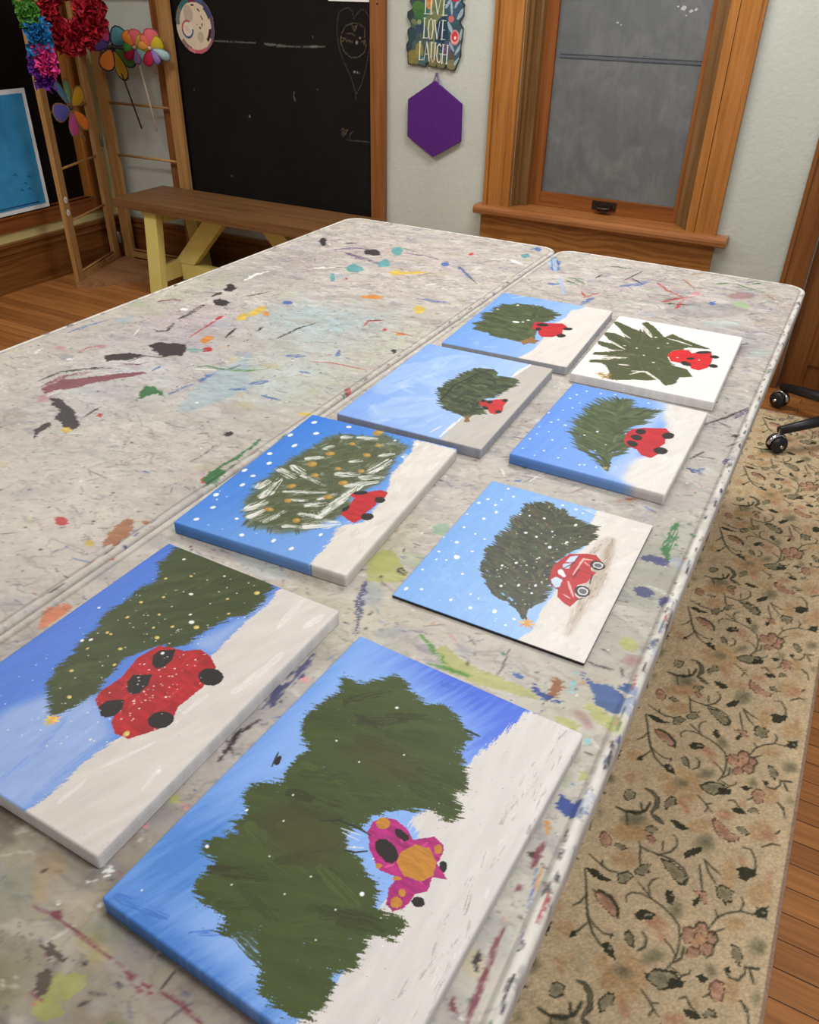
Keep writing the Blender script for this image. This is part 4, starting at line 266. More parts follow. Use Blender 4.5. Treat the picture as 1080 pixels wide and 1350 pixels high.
class Paint:
    def __init__(s,X,Y,base): 
        s.X,s.Y=X,Y; s.c=np.empty(X.shape+(3,),np.float32); s.c[:]=np.array(base)/255.; s.dx=float(abs(X[1:,:]-X[:-1,:]).max(1).mean()) if X.shape[0]>1 else 1
        s.xs=X[:,0]; s.ys=Y[0,:]; s.dx=float(np.median(np.abs(np.diff(s.xs))[np.abs(np.diff(s.xs))>1e-6]))
    def win(s,P,pad):
        P=np.asarray(P,float); lo=P.min(0)-pad; hi=P.max(0)+pad
        i0,i1=np.searchsorted(s.xs,[lo[0],hi[0]]); j0,j1=np.searchsorted(s.ys,[lo[1],hi[1]])
        return slice(max(i0-1,0),i1+1),slice(max(j0-1,0),j1+1)
    def put(s,w,m,col,var=.05,vs=6,ang=0,st=4):
        X,Y=s.X[w],s.Y[w]
        if X.size==0: return
        col=np.array(col,np.float32)/255.
        c=col*(1+var*fb(X,Y,vs,nseed(),ang,st))[...,None] if var else np.broadcast_to(col,X.shape+(3,))
        s.c[w]=s.c[w]*(1-m[...,None])+np.clip(c,0,1)*m[...,None]
    def poly(s,P,col,rough=.6,rs=4,soft=0,dry=0,alpha=1,ang=0,st=1,var=.05,vs=6,vst=4):
        w=s.win(P,rough*2+soft*2+dry*3+2); X,Y=s.X[w],s.Y[w]
        if X.shape[0]<2 or X.shape[1]<2: return
        m=pip(X+rough*fb(X,Y,rs,nseed(),ang,st),Y+rough*fb(X,Y,rs,nseed(),ang,st),P).astype(np.float32)
        if dry: 
            B=blur(m,max(1,dry/s.dx)); m=np.clip((B+.55*fb(X,Y,1.3,nseed(),ang,9)+.25*fb(X,Y,.9,nseed())-.5)/.12+.5,0,1)
        if soft: m=blur(m,max(1,soft/s.dx))
        s.put(w,m*alpha,col,var,vs,ang,vst)
    def stroke(s,wd,P,col,taper=.0,dry=0,alpha=1,rough=.1,soft=0,var=.06):
        if len(P)<2: return
        w=s.win(P,wd+1); X,Y=s.X[w],s.Y[w]
        if X.size==0: return
        P=np.asarray(P,float); seg=np.linalg.norm(np.diff(P,axis=0),axis=1); tot=seg.sum()+1e-6; acc=0; best=np.full(X.shape,1e9); T=np.zeros(X.shape)
        for a,b,L in zip(P,P[1:],seg):
            d=(b-a)/(L+1e-9); t=np.clip((X-a[0])*d[0]+(Y-a[1])*d[1],0,L); e=np.hypot(X-a[0]-t*d[0],Y-a[1]-t*d[1])
            k=e<best; best=np.where(k,e,best); T=np.where(k,(acc+t)/tot,T); acc+=L
        d=P[-1]-P[0]; ang=math.atan2(d[1],d[0])
        hw=wd/2*(1-taper*np.abs(2*T-1)**2); hw=hw*(1+rough*2*fb(X,Y,max(wd*.7,1.5),nseed()))
        m=np.clip((hw-best)/max(s.dx,soft or .01)+.5,0,1)
        if dry: m=m*np.clip((fb(X,Y,max(.9,wd*.09),nseed(),ang,12)+.9-dry-.5*T*dry)/.35,0,1)
        s.put(w,m*alpha,col,var,max(1,wd*.2),ang,8)
    def dot(s,x,y,r,col,alpha=1,sq=1.):
        a=random.random()*6; P=[(x+r*(1+.25*math.sin(3*t+a))*math.cos(t)*sq,y+r*(1+.25*math.sin(2*t+a))*math.sin(t)) for t in np.linspace(0,6.28,11)[:-1]]
        w=s.win(P,s.dx*2+1); X,Y=s.X[w],s.Y[w]
        if X.size==0: return
        q=random.uniform(.85,1.15); m=np.clip((r-np.hypot((X-x)/sq*q,(Y-y)/q)*(1+.07*np.sin(2*np.arctan2(Y-y,X-x)+a)))/s.dx+.5,0,1); s.put(w,m*alpha,col,.03)
    def star(s,x,y,r,col,n=8):
        for k in range(n):
            t=2*math.pi*k/n+.2; L=r*random.uniform(.75,1.1); s.stroke(r*.32,[(x-.2*r*math.cos(t),y-.2*r*math.sin(t)),(x+L*math.cos(t),y+L*math.sin(t))],[c*random.uniform(.85,1.15) for c in col],taper=.6)
    def leaf(s,x,y,ang,L,wd,col,curve=0):
        P=[(x,y),(x+L*.5*math.cos(ang),y+L*.5*math.sin(ang)),(x+L*math.cos(ang+curve),y+L*math.sin(ang+curve))]
        w=s.win(P,wd); X,Y=s.X[w],s.Y[w]
        if X.size==0: return
        u=(X-x)*math.cos(ang)+(Y-y)*math.sin(ang); v=-(X-x)*math.sin(ang)+(Y-y)*math.cos(ang); t=np.clip(u/L,0,1); v=v-curve*L*t*t
        hw=wd/2*np.sqrt(np.clip(1-t,0,1))*np.clip(t*6,0,1); m=np.clip((hw-np.abs(v))/s.dx+.5,0,1)*((u>0)&(u<L))
        s.put(w,m.astype(np.float32),np.array(col)*random.uniform(.9,1.1),.08,2,ang,6)
    def needles(s,P,axis,n,L,wd,cols,lean=.6,curve=.2,edge=True):
        # tapered strokes that leave the trunk line towards its thick end
        P=np.asarray(P,float); a=np.array(axis[0],float); b=np.array(axis[1],float); d=(b-a)/np.linalg.norm(b-a); q=np.array([-d[1],d[0]])
        lo,hi=P.min(0),P.max(0); pts=[]
        while len(pts)<n:
            p=np.array([random.uniform(lo[0],hi[0]),random.uniform(lo[1],hi[1])])
            if pip(np.array([p[0]]),np.array([p[1]]),P)[0]: pts.append(p)
        if edge:
            for i in range(len(P)):
                for t in np.arange(0,1,.2): pts.append(P[i]*(1-t)+P[(i+1)%len(P)]*t)
        pts.sort(key=lambda p:-abs((p-a)@q))
        for p in pts:
            sd=(p-a)@q; sgn=1 if sd>0 else -1; k=min(1,abs(sd)/12); dv=q*sgn*k+d*(lean+(1-k)*.6*0); ang=math.atan2(dv[1],dv[0])+random.uniform(-.25,.25); LL=L*random.uniform(.6,1.2)
            s.leaf(p[0]-LL*.55*math.cos(ang),p[1]-LL*.55*math.sin(ang),ang,LL,wd*random.uniform(.7,1.3),random.choice(cols),curve*sgn*random.uniform(-.2,1))
def grid_object(name,xs,zx,ys,zy,paint,m,parent=None,loc=(0,0,0),rz=0,rc=0,keep=None,zfun=None,plane='xy',bottom=None):
    """one mesh: a fine grid whose outer rows fold down into the sides; each vertex carries the painted colour"""
    nx,ny=len(xs),len(ys); X,Y=np.meshgrid(xs,ys,indexing='ij'); Z=np.minimum(zx[:,None],zy[None,:])
    col=paint(X*1000,Y*1000,Z)
    if zfun is not None: Z=zfun(X,Y,Z)
    if rc:
        W,L=xs[-1],ys[-1]; u=np.abs(X-(xs[0]+W)/2)-((W-xs[0])/2-rc); v=np.abs(Y-(ys[0]+L)/2)-((L-ys[0])/2-rc); k=(u>0)&(v>0)
        f=np.where(k,np.maximum(u,v)/np.maximum(np.hypot(u,v),1e-9),1); sx=np.sign(X-(xs[0]+W)/2); sy=np.sign(Y-(ys[0]+L)/2)
        X=np.where(k,(xs[0]+W)/2+sx*((W-xs[0])/2-rc+u*f),X); Y=np.where(k,(ys[0]+L)/2+sy*((L-ys[0])/2-rc+v*f),Y)
    co=np.stack([X,Y,Z],-1) if plane=='xy' else np.stack([X,-Z,Y],-1)
    idx=np.arange(nx*ny).reshape(nx,ny); q=np.stack([idx[:-1,:-1],idx[1:,:-1],idx[1:,1:],idx[:-1,1:]],-1).reshape(-1,4)
    ok=np.ones(len(q),bool); P=co.reshape(-1,3)[q]
    ar=np.linalg.norm(np.cross(P[:,2]-P[:,0],P[:,3]-P[:,1]),axis=1); ok&=ar>1e-10
    if keep is not None: ok&=keep(X,Y)[:-1,:-1].reshape(-1)
    q=q[ok]
    if bottom: q=np.concatenate([q,[[idx[0,0],idx[0,-1],idx[-1,-1],idx[-1,0]]]])
    used=np.unique(q); rem=np.full(nx*ny,-1); rem[used]=np.arange(len(used)); q=rem[q]; co=co.reshape(-1,3)[used]; col=col.reshape(-1,3)[used]
    me=bpy.data.meshes.new(name); me.vertices.add(len(co)); me.vertices.foreach_set('co',co.astype(np.float32).ravel())
    me.loops.add(q.size); me.loops.foreach_set('vertex_index',q.astype(np.int32).ravel()); me.polygons.add(len(q)); me.polygons.foreach_set('loop_start',np.arange(0,q.size,4,dtype=np.int32))
    me.update(calc_edges=True)
    a=me.color_attributes.new('Col','FLOAT_COLOR','POINT'); cc=np.ones((len(co),4),np.float32); cc[:,:3]=srgb(np.clip(col,0,1)); a.data.foreach_set('color',cc.ravel())
    o=link(name,me,m,None); o.location=loc; o.rotation_euler=(0,0,rz); adopt(o,parent); return o
def fold(lo,hi,n,T,e):   # positions and heights of the folded rows
    a=np.array([lo,lo,lo,lo+.3*e,lo+e]); za=np.array([0,T*.5,T-e,T-.3*e,T]); mid=np.linspace(lo+e,hi-e,n)[1:-1]
    return np.concatenate([a,mid,(lo+hi)-a[::-1]]),np.concatenate([za,np.full(n-2,T),za[::-1]])
random.seed(11)
# ------------------------------------------------------------------ the room
TOP=.74; YB=3.67; XL=-4.03
wallm=noisy('wall paint',rgb(203,206,196),rgb(211,213,203),9,.8,.2,.35,.004)
m_,nt_,b_=mat('rough plaster',rgb(206,208,199),.75,.2); f1_=noise(nt_,coords(nt_,(1,1,1)),45,6,.6); nt_.links.new(ramp(nt_,noise(nt_,coords(nt_,(1,1,1)),2,3),[(.3,rgb(184,188,178)),(.7,rgb(195,198,189))]),b_.inputs['Base Color']); bump(nt_,b_,f1_,.5,.004); wallm=m_
creamm=noisy('cream plaster',rgb(205,190,130),rgb(214,200,140),9,.8,.2,.3,.003)
ceilm=noisy('ceiling paint',rgb(225,224,218),rgb(232,231,226),6,.9,.1,.2,.002)
oak=dict(dark=rgb(126,76,28),mid=rgb(160,102,44),light=rgb(180,122,62))
oak_x=wood('oak along x',axis='x',**oak); oak_z=wood('oak along z',axis='z',**oak); oak_y=wood('oak along y',axis='y',**oak)
sash_m=wood('red brown sash wood',rgb(98,52,20),rgb(130,74,30),rgb(148,90,42),'z'); sash_x=wood('red brown rail wood',rgb(98,52,20),rgb(130,74,30),rgb(148,90,42),'x')
base_x=wood('dark baseboard x',rgb(74,44,18),rgb(112,68,30),rgb(132,86,42),'x',.35); base_y=wood('dark baseboard y',rgb(74,44,18),rgb(112,68,30),rgb(132,86,42),'y',.35)
# plank floor: boards run along x
fm,nt,b=mat('plank floor',rgb(140,86,44),.38,.4)
br=nnode(nt,'ShaderNodeTexBrick'); br.offset=.37; br.inputs['Scale'].default_value=1; br.inputs['Brick Width'].default_value=1.4; br.inputs['Row Height'].default_value=.058; br.inputs['Mortar Size'].default_value=.0012; br.inputs['Mortar Smooth'].default_value=.2
br.inputs['Color1'].default_value=rgb(172,114,62); br.inputs['Color2'].default_value=rgb(142,90,46); br.inputs['Mortar'].default_value=rgb(52,30,15)
nt.links.new(coords(nt,(1,1,1)),br.inputs['Vector'])
g=noise(nt,coords(nt,(2,60,1)),1.5,6,.6,.4); rr=ramp(nt,g,[(.3,(.62,.6,.58,1)),(.7,(1.08,1.06,1.04,1))])
mx=nnode(nt,'ShaderNodeMix',data_type='RGBA',blend_type='MULTIPLY'); mx.inputs['Factor'].default_value=1; nt.links.new(br.outputs['Color'],mx.inputs[6]); nt.links.new(rr,mx.inputs[7]); nt.links.new(mx.outputs[2],b.inputs['Base Color'])
bump(nt,b,br.outputs['Fac'],-.3,.001)
o=MB(); o.box((-4.2,-2.2,-.06),(2.2,3.9,0)); tag(o.build('floor',fm),kind='structure')
o=MB(); o.box((-4.2,-2.2,2.7),(2.2,3.9,2.78)); tag(o.build('ceiling',ceilm),kind='structure')
# back wall with the window and the door opening left out
WX0,WX1,WZ0,WZ1=-1.445,-.633,.585,2.15; DX0,DX1,DZ=-.12,.75,2.05
o=MB()
for lo,hi in(((-4.2,YB,0),(WX0,YB+.16,2.7)),((WX0,YB,0),(WX1,YB+.16,WZ0)),((WX0,YB,WZ1),(WX1,YB+.16,2.7)),((WX1,YB,0),(DX0,YB+.16,2.7)),((DX0,YB,DZ),(DX1,YB+.16,2.7)),((DX1,YB,0),(2.2,YB+.16,2.7))): o.box(lo,hi)
tag(o.build('wall_back',wallm),kind='structure')
LY0,LY1,LZ0,LZ1=2.45,3.49,.385,2.0   # glass opening of the window in the left wall
o=MB()
for lo,hi in(((XL-.15,-2.2,0),(XL,LY0,2.7)),((XL-.15,LY1,0),(XL,YB+.1,2.7)),((XL-.15,LY0,LZ1),(XL,LY1,2.7))): o.box(lo,hi)
o.box((XL-.15,LY0,0),(XL,LY1,LZ0-.014),mi=0)
tag(o.build('wall_left',creamm),kind='structure')
# baseboards: tall board, cap moulding and shoe
def baseb(name,along,lo,hi,face,m,sgn):
    o=MB()
    for d,z0,z1 in((.016,0,.21),(.026,.196,.212),(.02,.212,.232),(.03,.232,.25),(.03,0,.018)):
        if along=='x': o.box((lo,face-d,z0),(hi,face,z1))
        else: o.box((face,lo,z0),(face+d,hi,z1))
    return tag(o.build(name,m,None,.002),kind='structure')
baseb('baseboard_back','x',XL+.03,WX0+.02,YB,base_x,1)
baseb('baseboard_right','x',WX0+.021,DX0-.11,YB,base_x,1)
baseb('baseboard_left','y',-2.2,YB,XL,base_y,1)
# window with the grey pane
W=empty('window_1',(-1.04,YB,WZ0),kind='structure')
def casing(name,x0,x1,z0,z1,flip):
    o=MB(); w=x1-x0
    for a,b_,d in((0,.14,.03),(.14,.72,.02),(.72,1,.026)):
        if flip: a,b_=1-b_,1-a
        o.box((x0+a*w+.0008,YB-d,z0),(x0+b_*w-.0008,YB,z1))
    return o.build(name,oak_z,W,.003)
SILL=.607
casing('casing',-1.575,WX0,SILL,2.28,False); casing('casing',WX1,-.505,SILL,2.28,True)
o=MB(); o.box((-1.6,YB-.034,2.28),(-.48,YB,2.42)); o.box((-1.62,YB-.05,2.42),(-.46,YB,2.45)); o.build('head_casing',oak_x,W,.004)
o=MB(); pr=[(YB-.07,SILL-.02),(YB-.067,SILL-.008),(YB-.056,SILL),(YB+.13,SILL),(YB+.13,SILL-.04),(YB-.056,SILL-.04),(YB-.067,SILL-.033)]
o.prism([(-1.605,y,z) for y,z in pr],(1.152,0,0)); sillm=wood('window stool oak',rgb(120,72,34),rgb(150,94,50),rgb(170,114,66),'x',.3,.5); o.build('sill',sillm,W,.002)
o=MB(); o.box((-1.582,YB-.022,.435),(-.503,YB-.0005,SILL-.0405)); 
m_,nt_,b_=mat('apron oak with cathedral grain',rgb(140,88,40),.4,.35); wv=nnode(nt_,'ShaderNodeTexWave',wave_type='BANDS',bands_direction='Z'); wv.inputs['Scale'].default_value=11; wv.inputs['Distortion'].default_value=14; wv.inputs['Detail'].default_value=3; wv.inputs['Detail Scale'].default_value=1.2
nt_.links.new(coords(nt_,(.22,1,1)),wv.inputs['Vector']); nt_.links.new(ramp(nt_,wv.outputs['Fac'],[(.05,rgb(134,84,38)),(.5,rgb(152,98,48)),(.95,rgb(160,106,54))]),b_.inputs['Base Color'])
o.build('apron',m_,W,.002)
o=MB(); 
for x0,x1 in((WX0,WX0+.012),(WX1-.012,WX1)): o.box((x0+.0005,YB+.0005,SILL+.0005),(x1-.0005 if x1==WX1 else x1,YB+.089,WZ1))
for a_,y0_,y1_ in((.026,.018,.05),(.058,.0505,.0888)):
    for x0,x1 in((WX0+.0125,WX0+a_),(WX1-a_,WX1-.0125)): o.box((x0,YB+y0_,SILL+.0005),(x1,YB+y1_,WZ1))
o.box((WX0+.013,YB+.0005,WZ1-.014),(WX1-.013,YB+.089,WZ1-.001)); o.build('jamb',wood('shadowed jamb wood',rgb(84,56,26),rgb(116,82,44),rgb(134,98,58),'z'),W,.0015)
YS=3.78; GX0,GX1,GZ0=-1.336,-.717,.669
o=MB(); o.box((WX0+.0005,YS-.02,SILL+.0005),(GX0,YS+.015,2.149)); s1=o.build('sash_stile',sash_m,W,.003)
o=MB(); o.box((GX1,YS-.02,SILL+.0005),(WX1-.0005,YS+.015,2.149)); o.build('sash_stile',sash_m,W,.003)
o=MB(); o.box((GX0+.0003,YS-.02,SILL+.001),(GX1-.0003,YS+.015,GZ0)); s1=o.build('sash_rail',sash_x,W,.003)
o=MB(); o.box((GX0+.0003,YS-.02,2.07),(GX1-.0003,YS+.015,2.149)); o.build('sash_rail',sash_x,W,.003)
pm,nt,b=mat('dim grey clouded pane',rgb(104,106,106),.32,.35)
f=noise(nt,coords(nt,(1.3,1,1)),7,6,.68,.7); f2=noise(nt,coords(nt,(40,1,5)),1,4)
mxx=nnode(nt,'ShaderNodeMath',operation='MULTIPLY_ADD'); nt.links.new(f2,mxx.inputs[0]); mxx.inputs[1].default_value=.25; nt.links.new(f,mxx.inputs[2])
nt.links.new(ramp(nt,mxx.outputs[0],[(.35,rgb(90,93,95)),(.62,rgb(103,105,105)),(.9,rgb(122,122,121))]),b.inputs['Base Color'])
o=MB(); o.box((GX0+.0005,YS-.002,GZ0+.0005),(GX1-.0005,YS+.004,2.069)); pane=o.build('pane',pm,W)
o=MB(); o.box((GX0+.02,YS-.006,1.215),(GX1-.001,YS-.0025,1.222)); o.box((GX0+.02,YS-.005,1.228),(GX1-.001,YS-.0025,1.231)); o.build('pane_seam',noisy('grey blue film seam',rgb(84,88,98),rgb(92,96,104),30,.4),pane)
# speckles of scraped film
o=MB()
for x,z,r in((-.83,1.405,.014),(-.80,1.395,.01),(-.78,1.402,.008),(-.852,1.41,.006),(-1.085,1.348,.007),(-1.07,1.342,.004),(-.815,1.38,.005)):
    o.prism([(x+r*math.cos(t)*random.uniform(.5,1.2),YS-.0022,z+r*.7*math.sin(t)*random.uniform(.5,1.2)) for t in np.linspace(0,6.28,8)[:-1]],(0,-.001,0))
o.build('scratch',mat('pale scratch',rgb(175,178,175),.5)[0],pane)
o=MB(); zc=(SILL+GZ0)/2+.004; o.box((-1.083,YS-.024,zc-.018),(-.972,YS-.0205,zc+.018)); o.tube([(-1.062,YS-.024,zc-.004),(-1.056,YS-.045,zc-.008),(-1.027,YS-.05,zc-.009),(-.998,YS-.045,zc-.008),(-.992,YS-.024,zc-.004)],.0062)
o.box((-1.05,YS-.044,zc-.022),(-1.004,YS-.03,zc-.006)); o.build('sash_lift',noisy('dark bronze',rgb(44,34,26),rgb(64,50,38),60,.35,.6,.2,.001,(1,1,1),.6),s1,.0015)
# window in the left wall: black night glass
W2=empty('window_2',(XL,3.0,LZ0),kind='structure')
o=MB(); o.box((XL,LY1,.305),(XL+.022,LY1+.125,2.1)); o.box((XL,LY1+.004,.31),(XL+.03,LY1+.02,2.1)); o.build('casing',wood('window casing left wall',rgb(96,54,18),rgb(138,82,32),rgb(158,100,44),'z'),W2,.002)
o=MB(); o.box((XL,LY0-.105,.305),(XL+.022,LY0,2.1)); o.build('casing',oak_z,W2,.002)
o=MB(); o.box((XL,LY0,.305),(XL+.024,LY1-.0005,LZ0)); o.box((XL-.14,LY0+.001,LZ0-.0125),(XL+.03,LY1-.0145,LZ0)); o.build('sill',wood('sill left wall',rgb(84,44,18),rgb(116,66,30),rgb(134,80,40),'y'),W2,.002)
o=MB(); o.box((XL-.0385,LY1-.014,LZ0+.001),(XL+.021,LY1-.001,LZ1)); o.build('jamb',oak_z,W2)
o=MB(); o.box((XL-.05,LY0,LZ0+.0005),(XL-.04,LY1,LZ1)); o.build('pane',noisy('night black glass',rgb(16,13,12),rgb(21,17,15),4,.3,.1,0),W2)
# door in the back wall
Dm=wood('door oak',rgb(84,48,20),rgb(120,72,32),rgb(140,90,44),'z')
D1=empty('door_1',(.3,YB,0),kind='structure')
o=MB(); o.box((-.215,YB-.024,0),(DX0,YB-.0005,2.15)); o.box((-.215,YB-.03,0),(-.198,YB-.0005,2.15)); o.build('casing',Dm,D1,.003)
o=MB(); o.box((DX1,YB-.024,0),(DX1+.1,YB-.0005,2.15)); o.build('casing',Dm,D1,.003)
o=MB(); o.box((DX0,YB-.024,DZ),(DX1,YB-.0005,2.15)); o.build('head_casing',Dm,D1,.003)
o=MB(); o.box((DX0+.004,YB+.02,.008),(DX1-.004,YB+.06,DZ-.004))
for z0,z1 in((.12,.9),(1.05,1.95)):
    for x0,x1 in((DX0+.1,.27),(.36,DX1-.1)): o.box((x0,YB+.012,z0),(x1,YB+.022,z1))
dl=o.build('leaf',Dm,D1,.004)
o=MB(); o.lathe((DX1-.07,YB+.02,.98),[(.02,0),(.02,.006),(.008,.01),(.008,.04),(.024,.05),(.026,.06),(.015,.07)],(0,-1,0)); o.build('knob',noisy('brass',rgb(150,120,60),rgb(170,140,80),40,.3,.5,0,0,(1,1,1),.8),dl)
# ------------------------------------------------------------------ rug
def rug_paint(X,Y,Z):
    p=Paint(X,Y,(196,175,142)); p.c*=(1+.06*fb(X,Y,120,3)+.05*fb(X,Y,18,9))[...,None]
    dark=(60,60,47); vine=(62,63,50)
    def reps(P,dx,dy): return [[(x+dx,y+dy+k*461) for x,y in P] for k in range(-3,8)]
    def inner(q,k,o=(0,0)): c=np.mean(q,axis=0); return [tuple(c+(np.array(v)-c)*k+o) for v in q]
    for dx,dy in((0,0),(-352,230),(-704,0)):
        for P in D['R_tan']:
            for q in reps(P,dx,dy): p.poly(q,(180,144,104),7,8,1,0,.65,var=.12)
        for P in D['R_soft']:
            for q in reps(P,dx,dy): p.poly(q,(136,128,100),6,6,.8,0,.75,var=.15); p.poly(inner(q,.45,(3,2)),(98,92,74),4,5,1,0,.55)
        for P in D['R_blush']:
            for q in reps(P,dx,dy): p.poly(q,(182,134,106),6,7,.8,0,.75,var=.15)
        for P in D['R_rose']:
            for q in reps(P,dx,dy):
                p.poly(q,(104,74,62),2.5,6,0,0,.85,var=.1); p.poly(inner(q,.84,(1,-1)),(184,146,120),3,6,0,0,.95,var=.15); p.poly(inner(q,.4,(-3,3)),(146,106,86),4,5,1,0,.7,var=.15)
        for P in D['R_greygreen']:
            for q in reps(P,dx,dy): p.poly(q,dark,2.5,6,0,0,.9,var=.1); p.poly(inner(q,.8),(150,140,112),3,6,0,0,.95,var=.15); p.poly(inner(q,.35),(112,104,84),3,5,1,0,.7)
        for w,P in D['RS_scroll']:
            for q in reps(P,dx,dy): p.stroke(w*1.1,q,dark,.5,0,.95,.2); p.stroke(w*.55,q,(116,110,90),.5,0,.9,.2)
        for P in D['R_dark']:
            for q in reps(P,dx,dy): p.poly(q,dark,2.5,5,0,0,.95,var=.1)
        for P in D['R_pale']:
            for q in reps(P,dx,dy): p.poly(q,(152,144,126),1.5,4,0,0,.9)
        for w,P in D['RS_vine']:
            for q in reps(P,dx,dy): p.stroke(max(w*.95,3.2),q,vine,.3,0,.94,.3)
    e=(X>229)|(Y>3388)|(Y<112); p.c[e]=np.array((150,122,104))/255.
    r=np.random.default_rng(5).random(X.shape); p.c*=(1.03+.16*(r-.5)+.10*fb(X,Y,5,77))[...,None]
    return p.c
xs=np.concatenate([np.linspace(-1.8,-.95,40),np.arange(-.945,-.32,.005),np.arange(-.317,.2345,.003),[.235,.235,.235]]); zx=np.concatenate([np.full(len(xs)-3,.0045),[.004,.002,0]])
ys=np.concatenate([np.linspace(.1,.28,30),np.arange(.283,1.6,.003),np.arange(1.6,3.395,.005),[3.4,3.4]]); zy=np.concatenate([np.full(len(ys)-2,.0045),[.004,0]])
rm=colmat('rug pile',.95,.05,420,.5,.003)
rg=grid_object('rug',xs,zx,ys,zy,rug_paint,rm); tag(rg,'beige rug with vines, leaves and faded rose flowers under the tables','rug')
# ------------------------------------------------------------------ tables
GC=dict(black=(52,48,50),maroon=(120,62,74),red=(176,58,62),green=(58,110,66),green2=(88,138,64),lblue=(150,178,194),lblue2=(150,180,214),lblue3=(168,196,190),blue=(78,106,164),teal=(92,150,152),yellow=(204,176,84),orange=(206,134,62),orange2=(196,116,80),rust=(160,110,78),rust2=(140,92,64),purple=(92,70,110),magenta=(170,96,120),white=(238,238,234),lgreen=(140,180,120),red2=(200,120,128),maroon2=(142,96,98),grey=(128,126,132),indigo=(72,74,112),ygreen=(164,168,84),greyblue=(138,150,160),teal2=(120,164,136),lime2=(166,172,104),dkblue=(60,88,142),cyan=(130,182,190),navy=(48,70,138),ltwhite=(226,224,218),pink=(214,150,150),brownblk=(76,66,60),ochre=(168,142,104),ltblue3=(170,186,190))
ALPHA=dict(lblue=.5,lblue2=.8,lblue3=.4,ygreen=.62,lime2=.6,grey=.35,magenta=.45,greyblue=.45,lgreen=.6,red2=.6,maroon2=.55,ltblue3=.4,ochre=.55,teal2=.6,maroon=.85,brownblk=.85,orange2=.85,dkblue=.9)
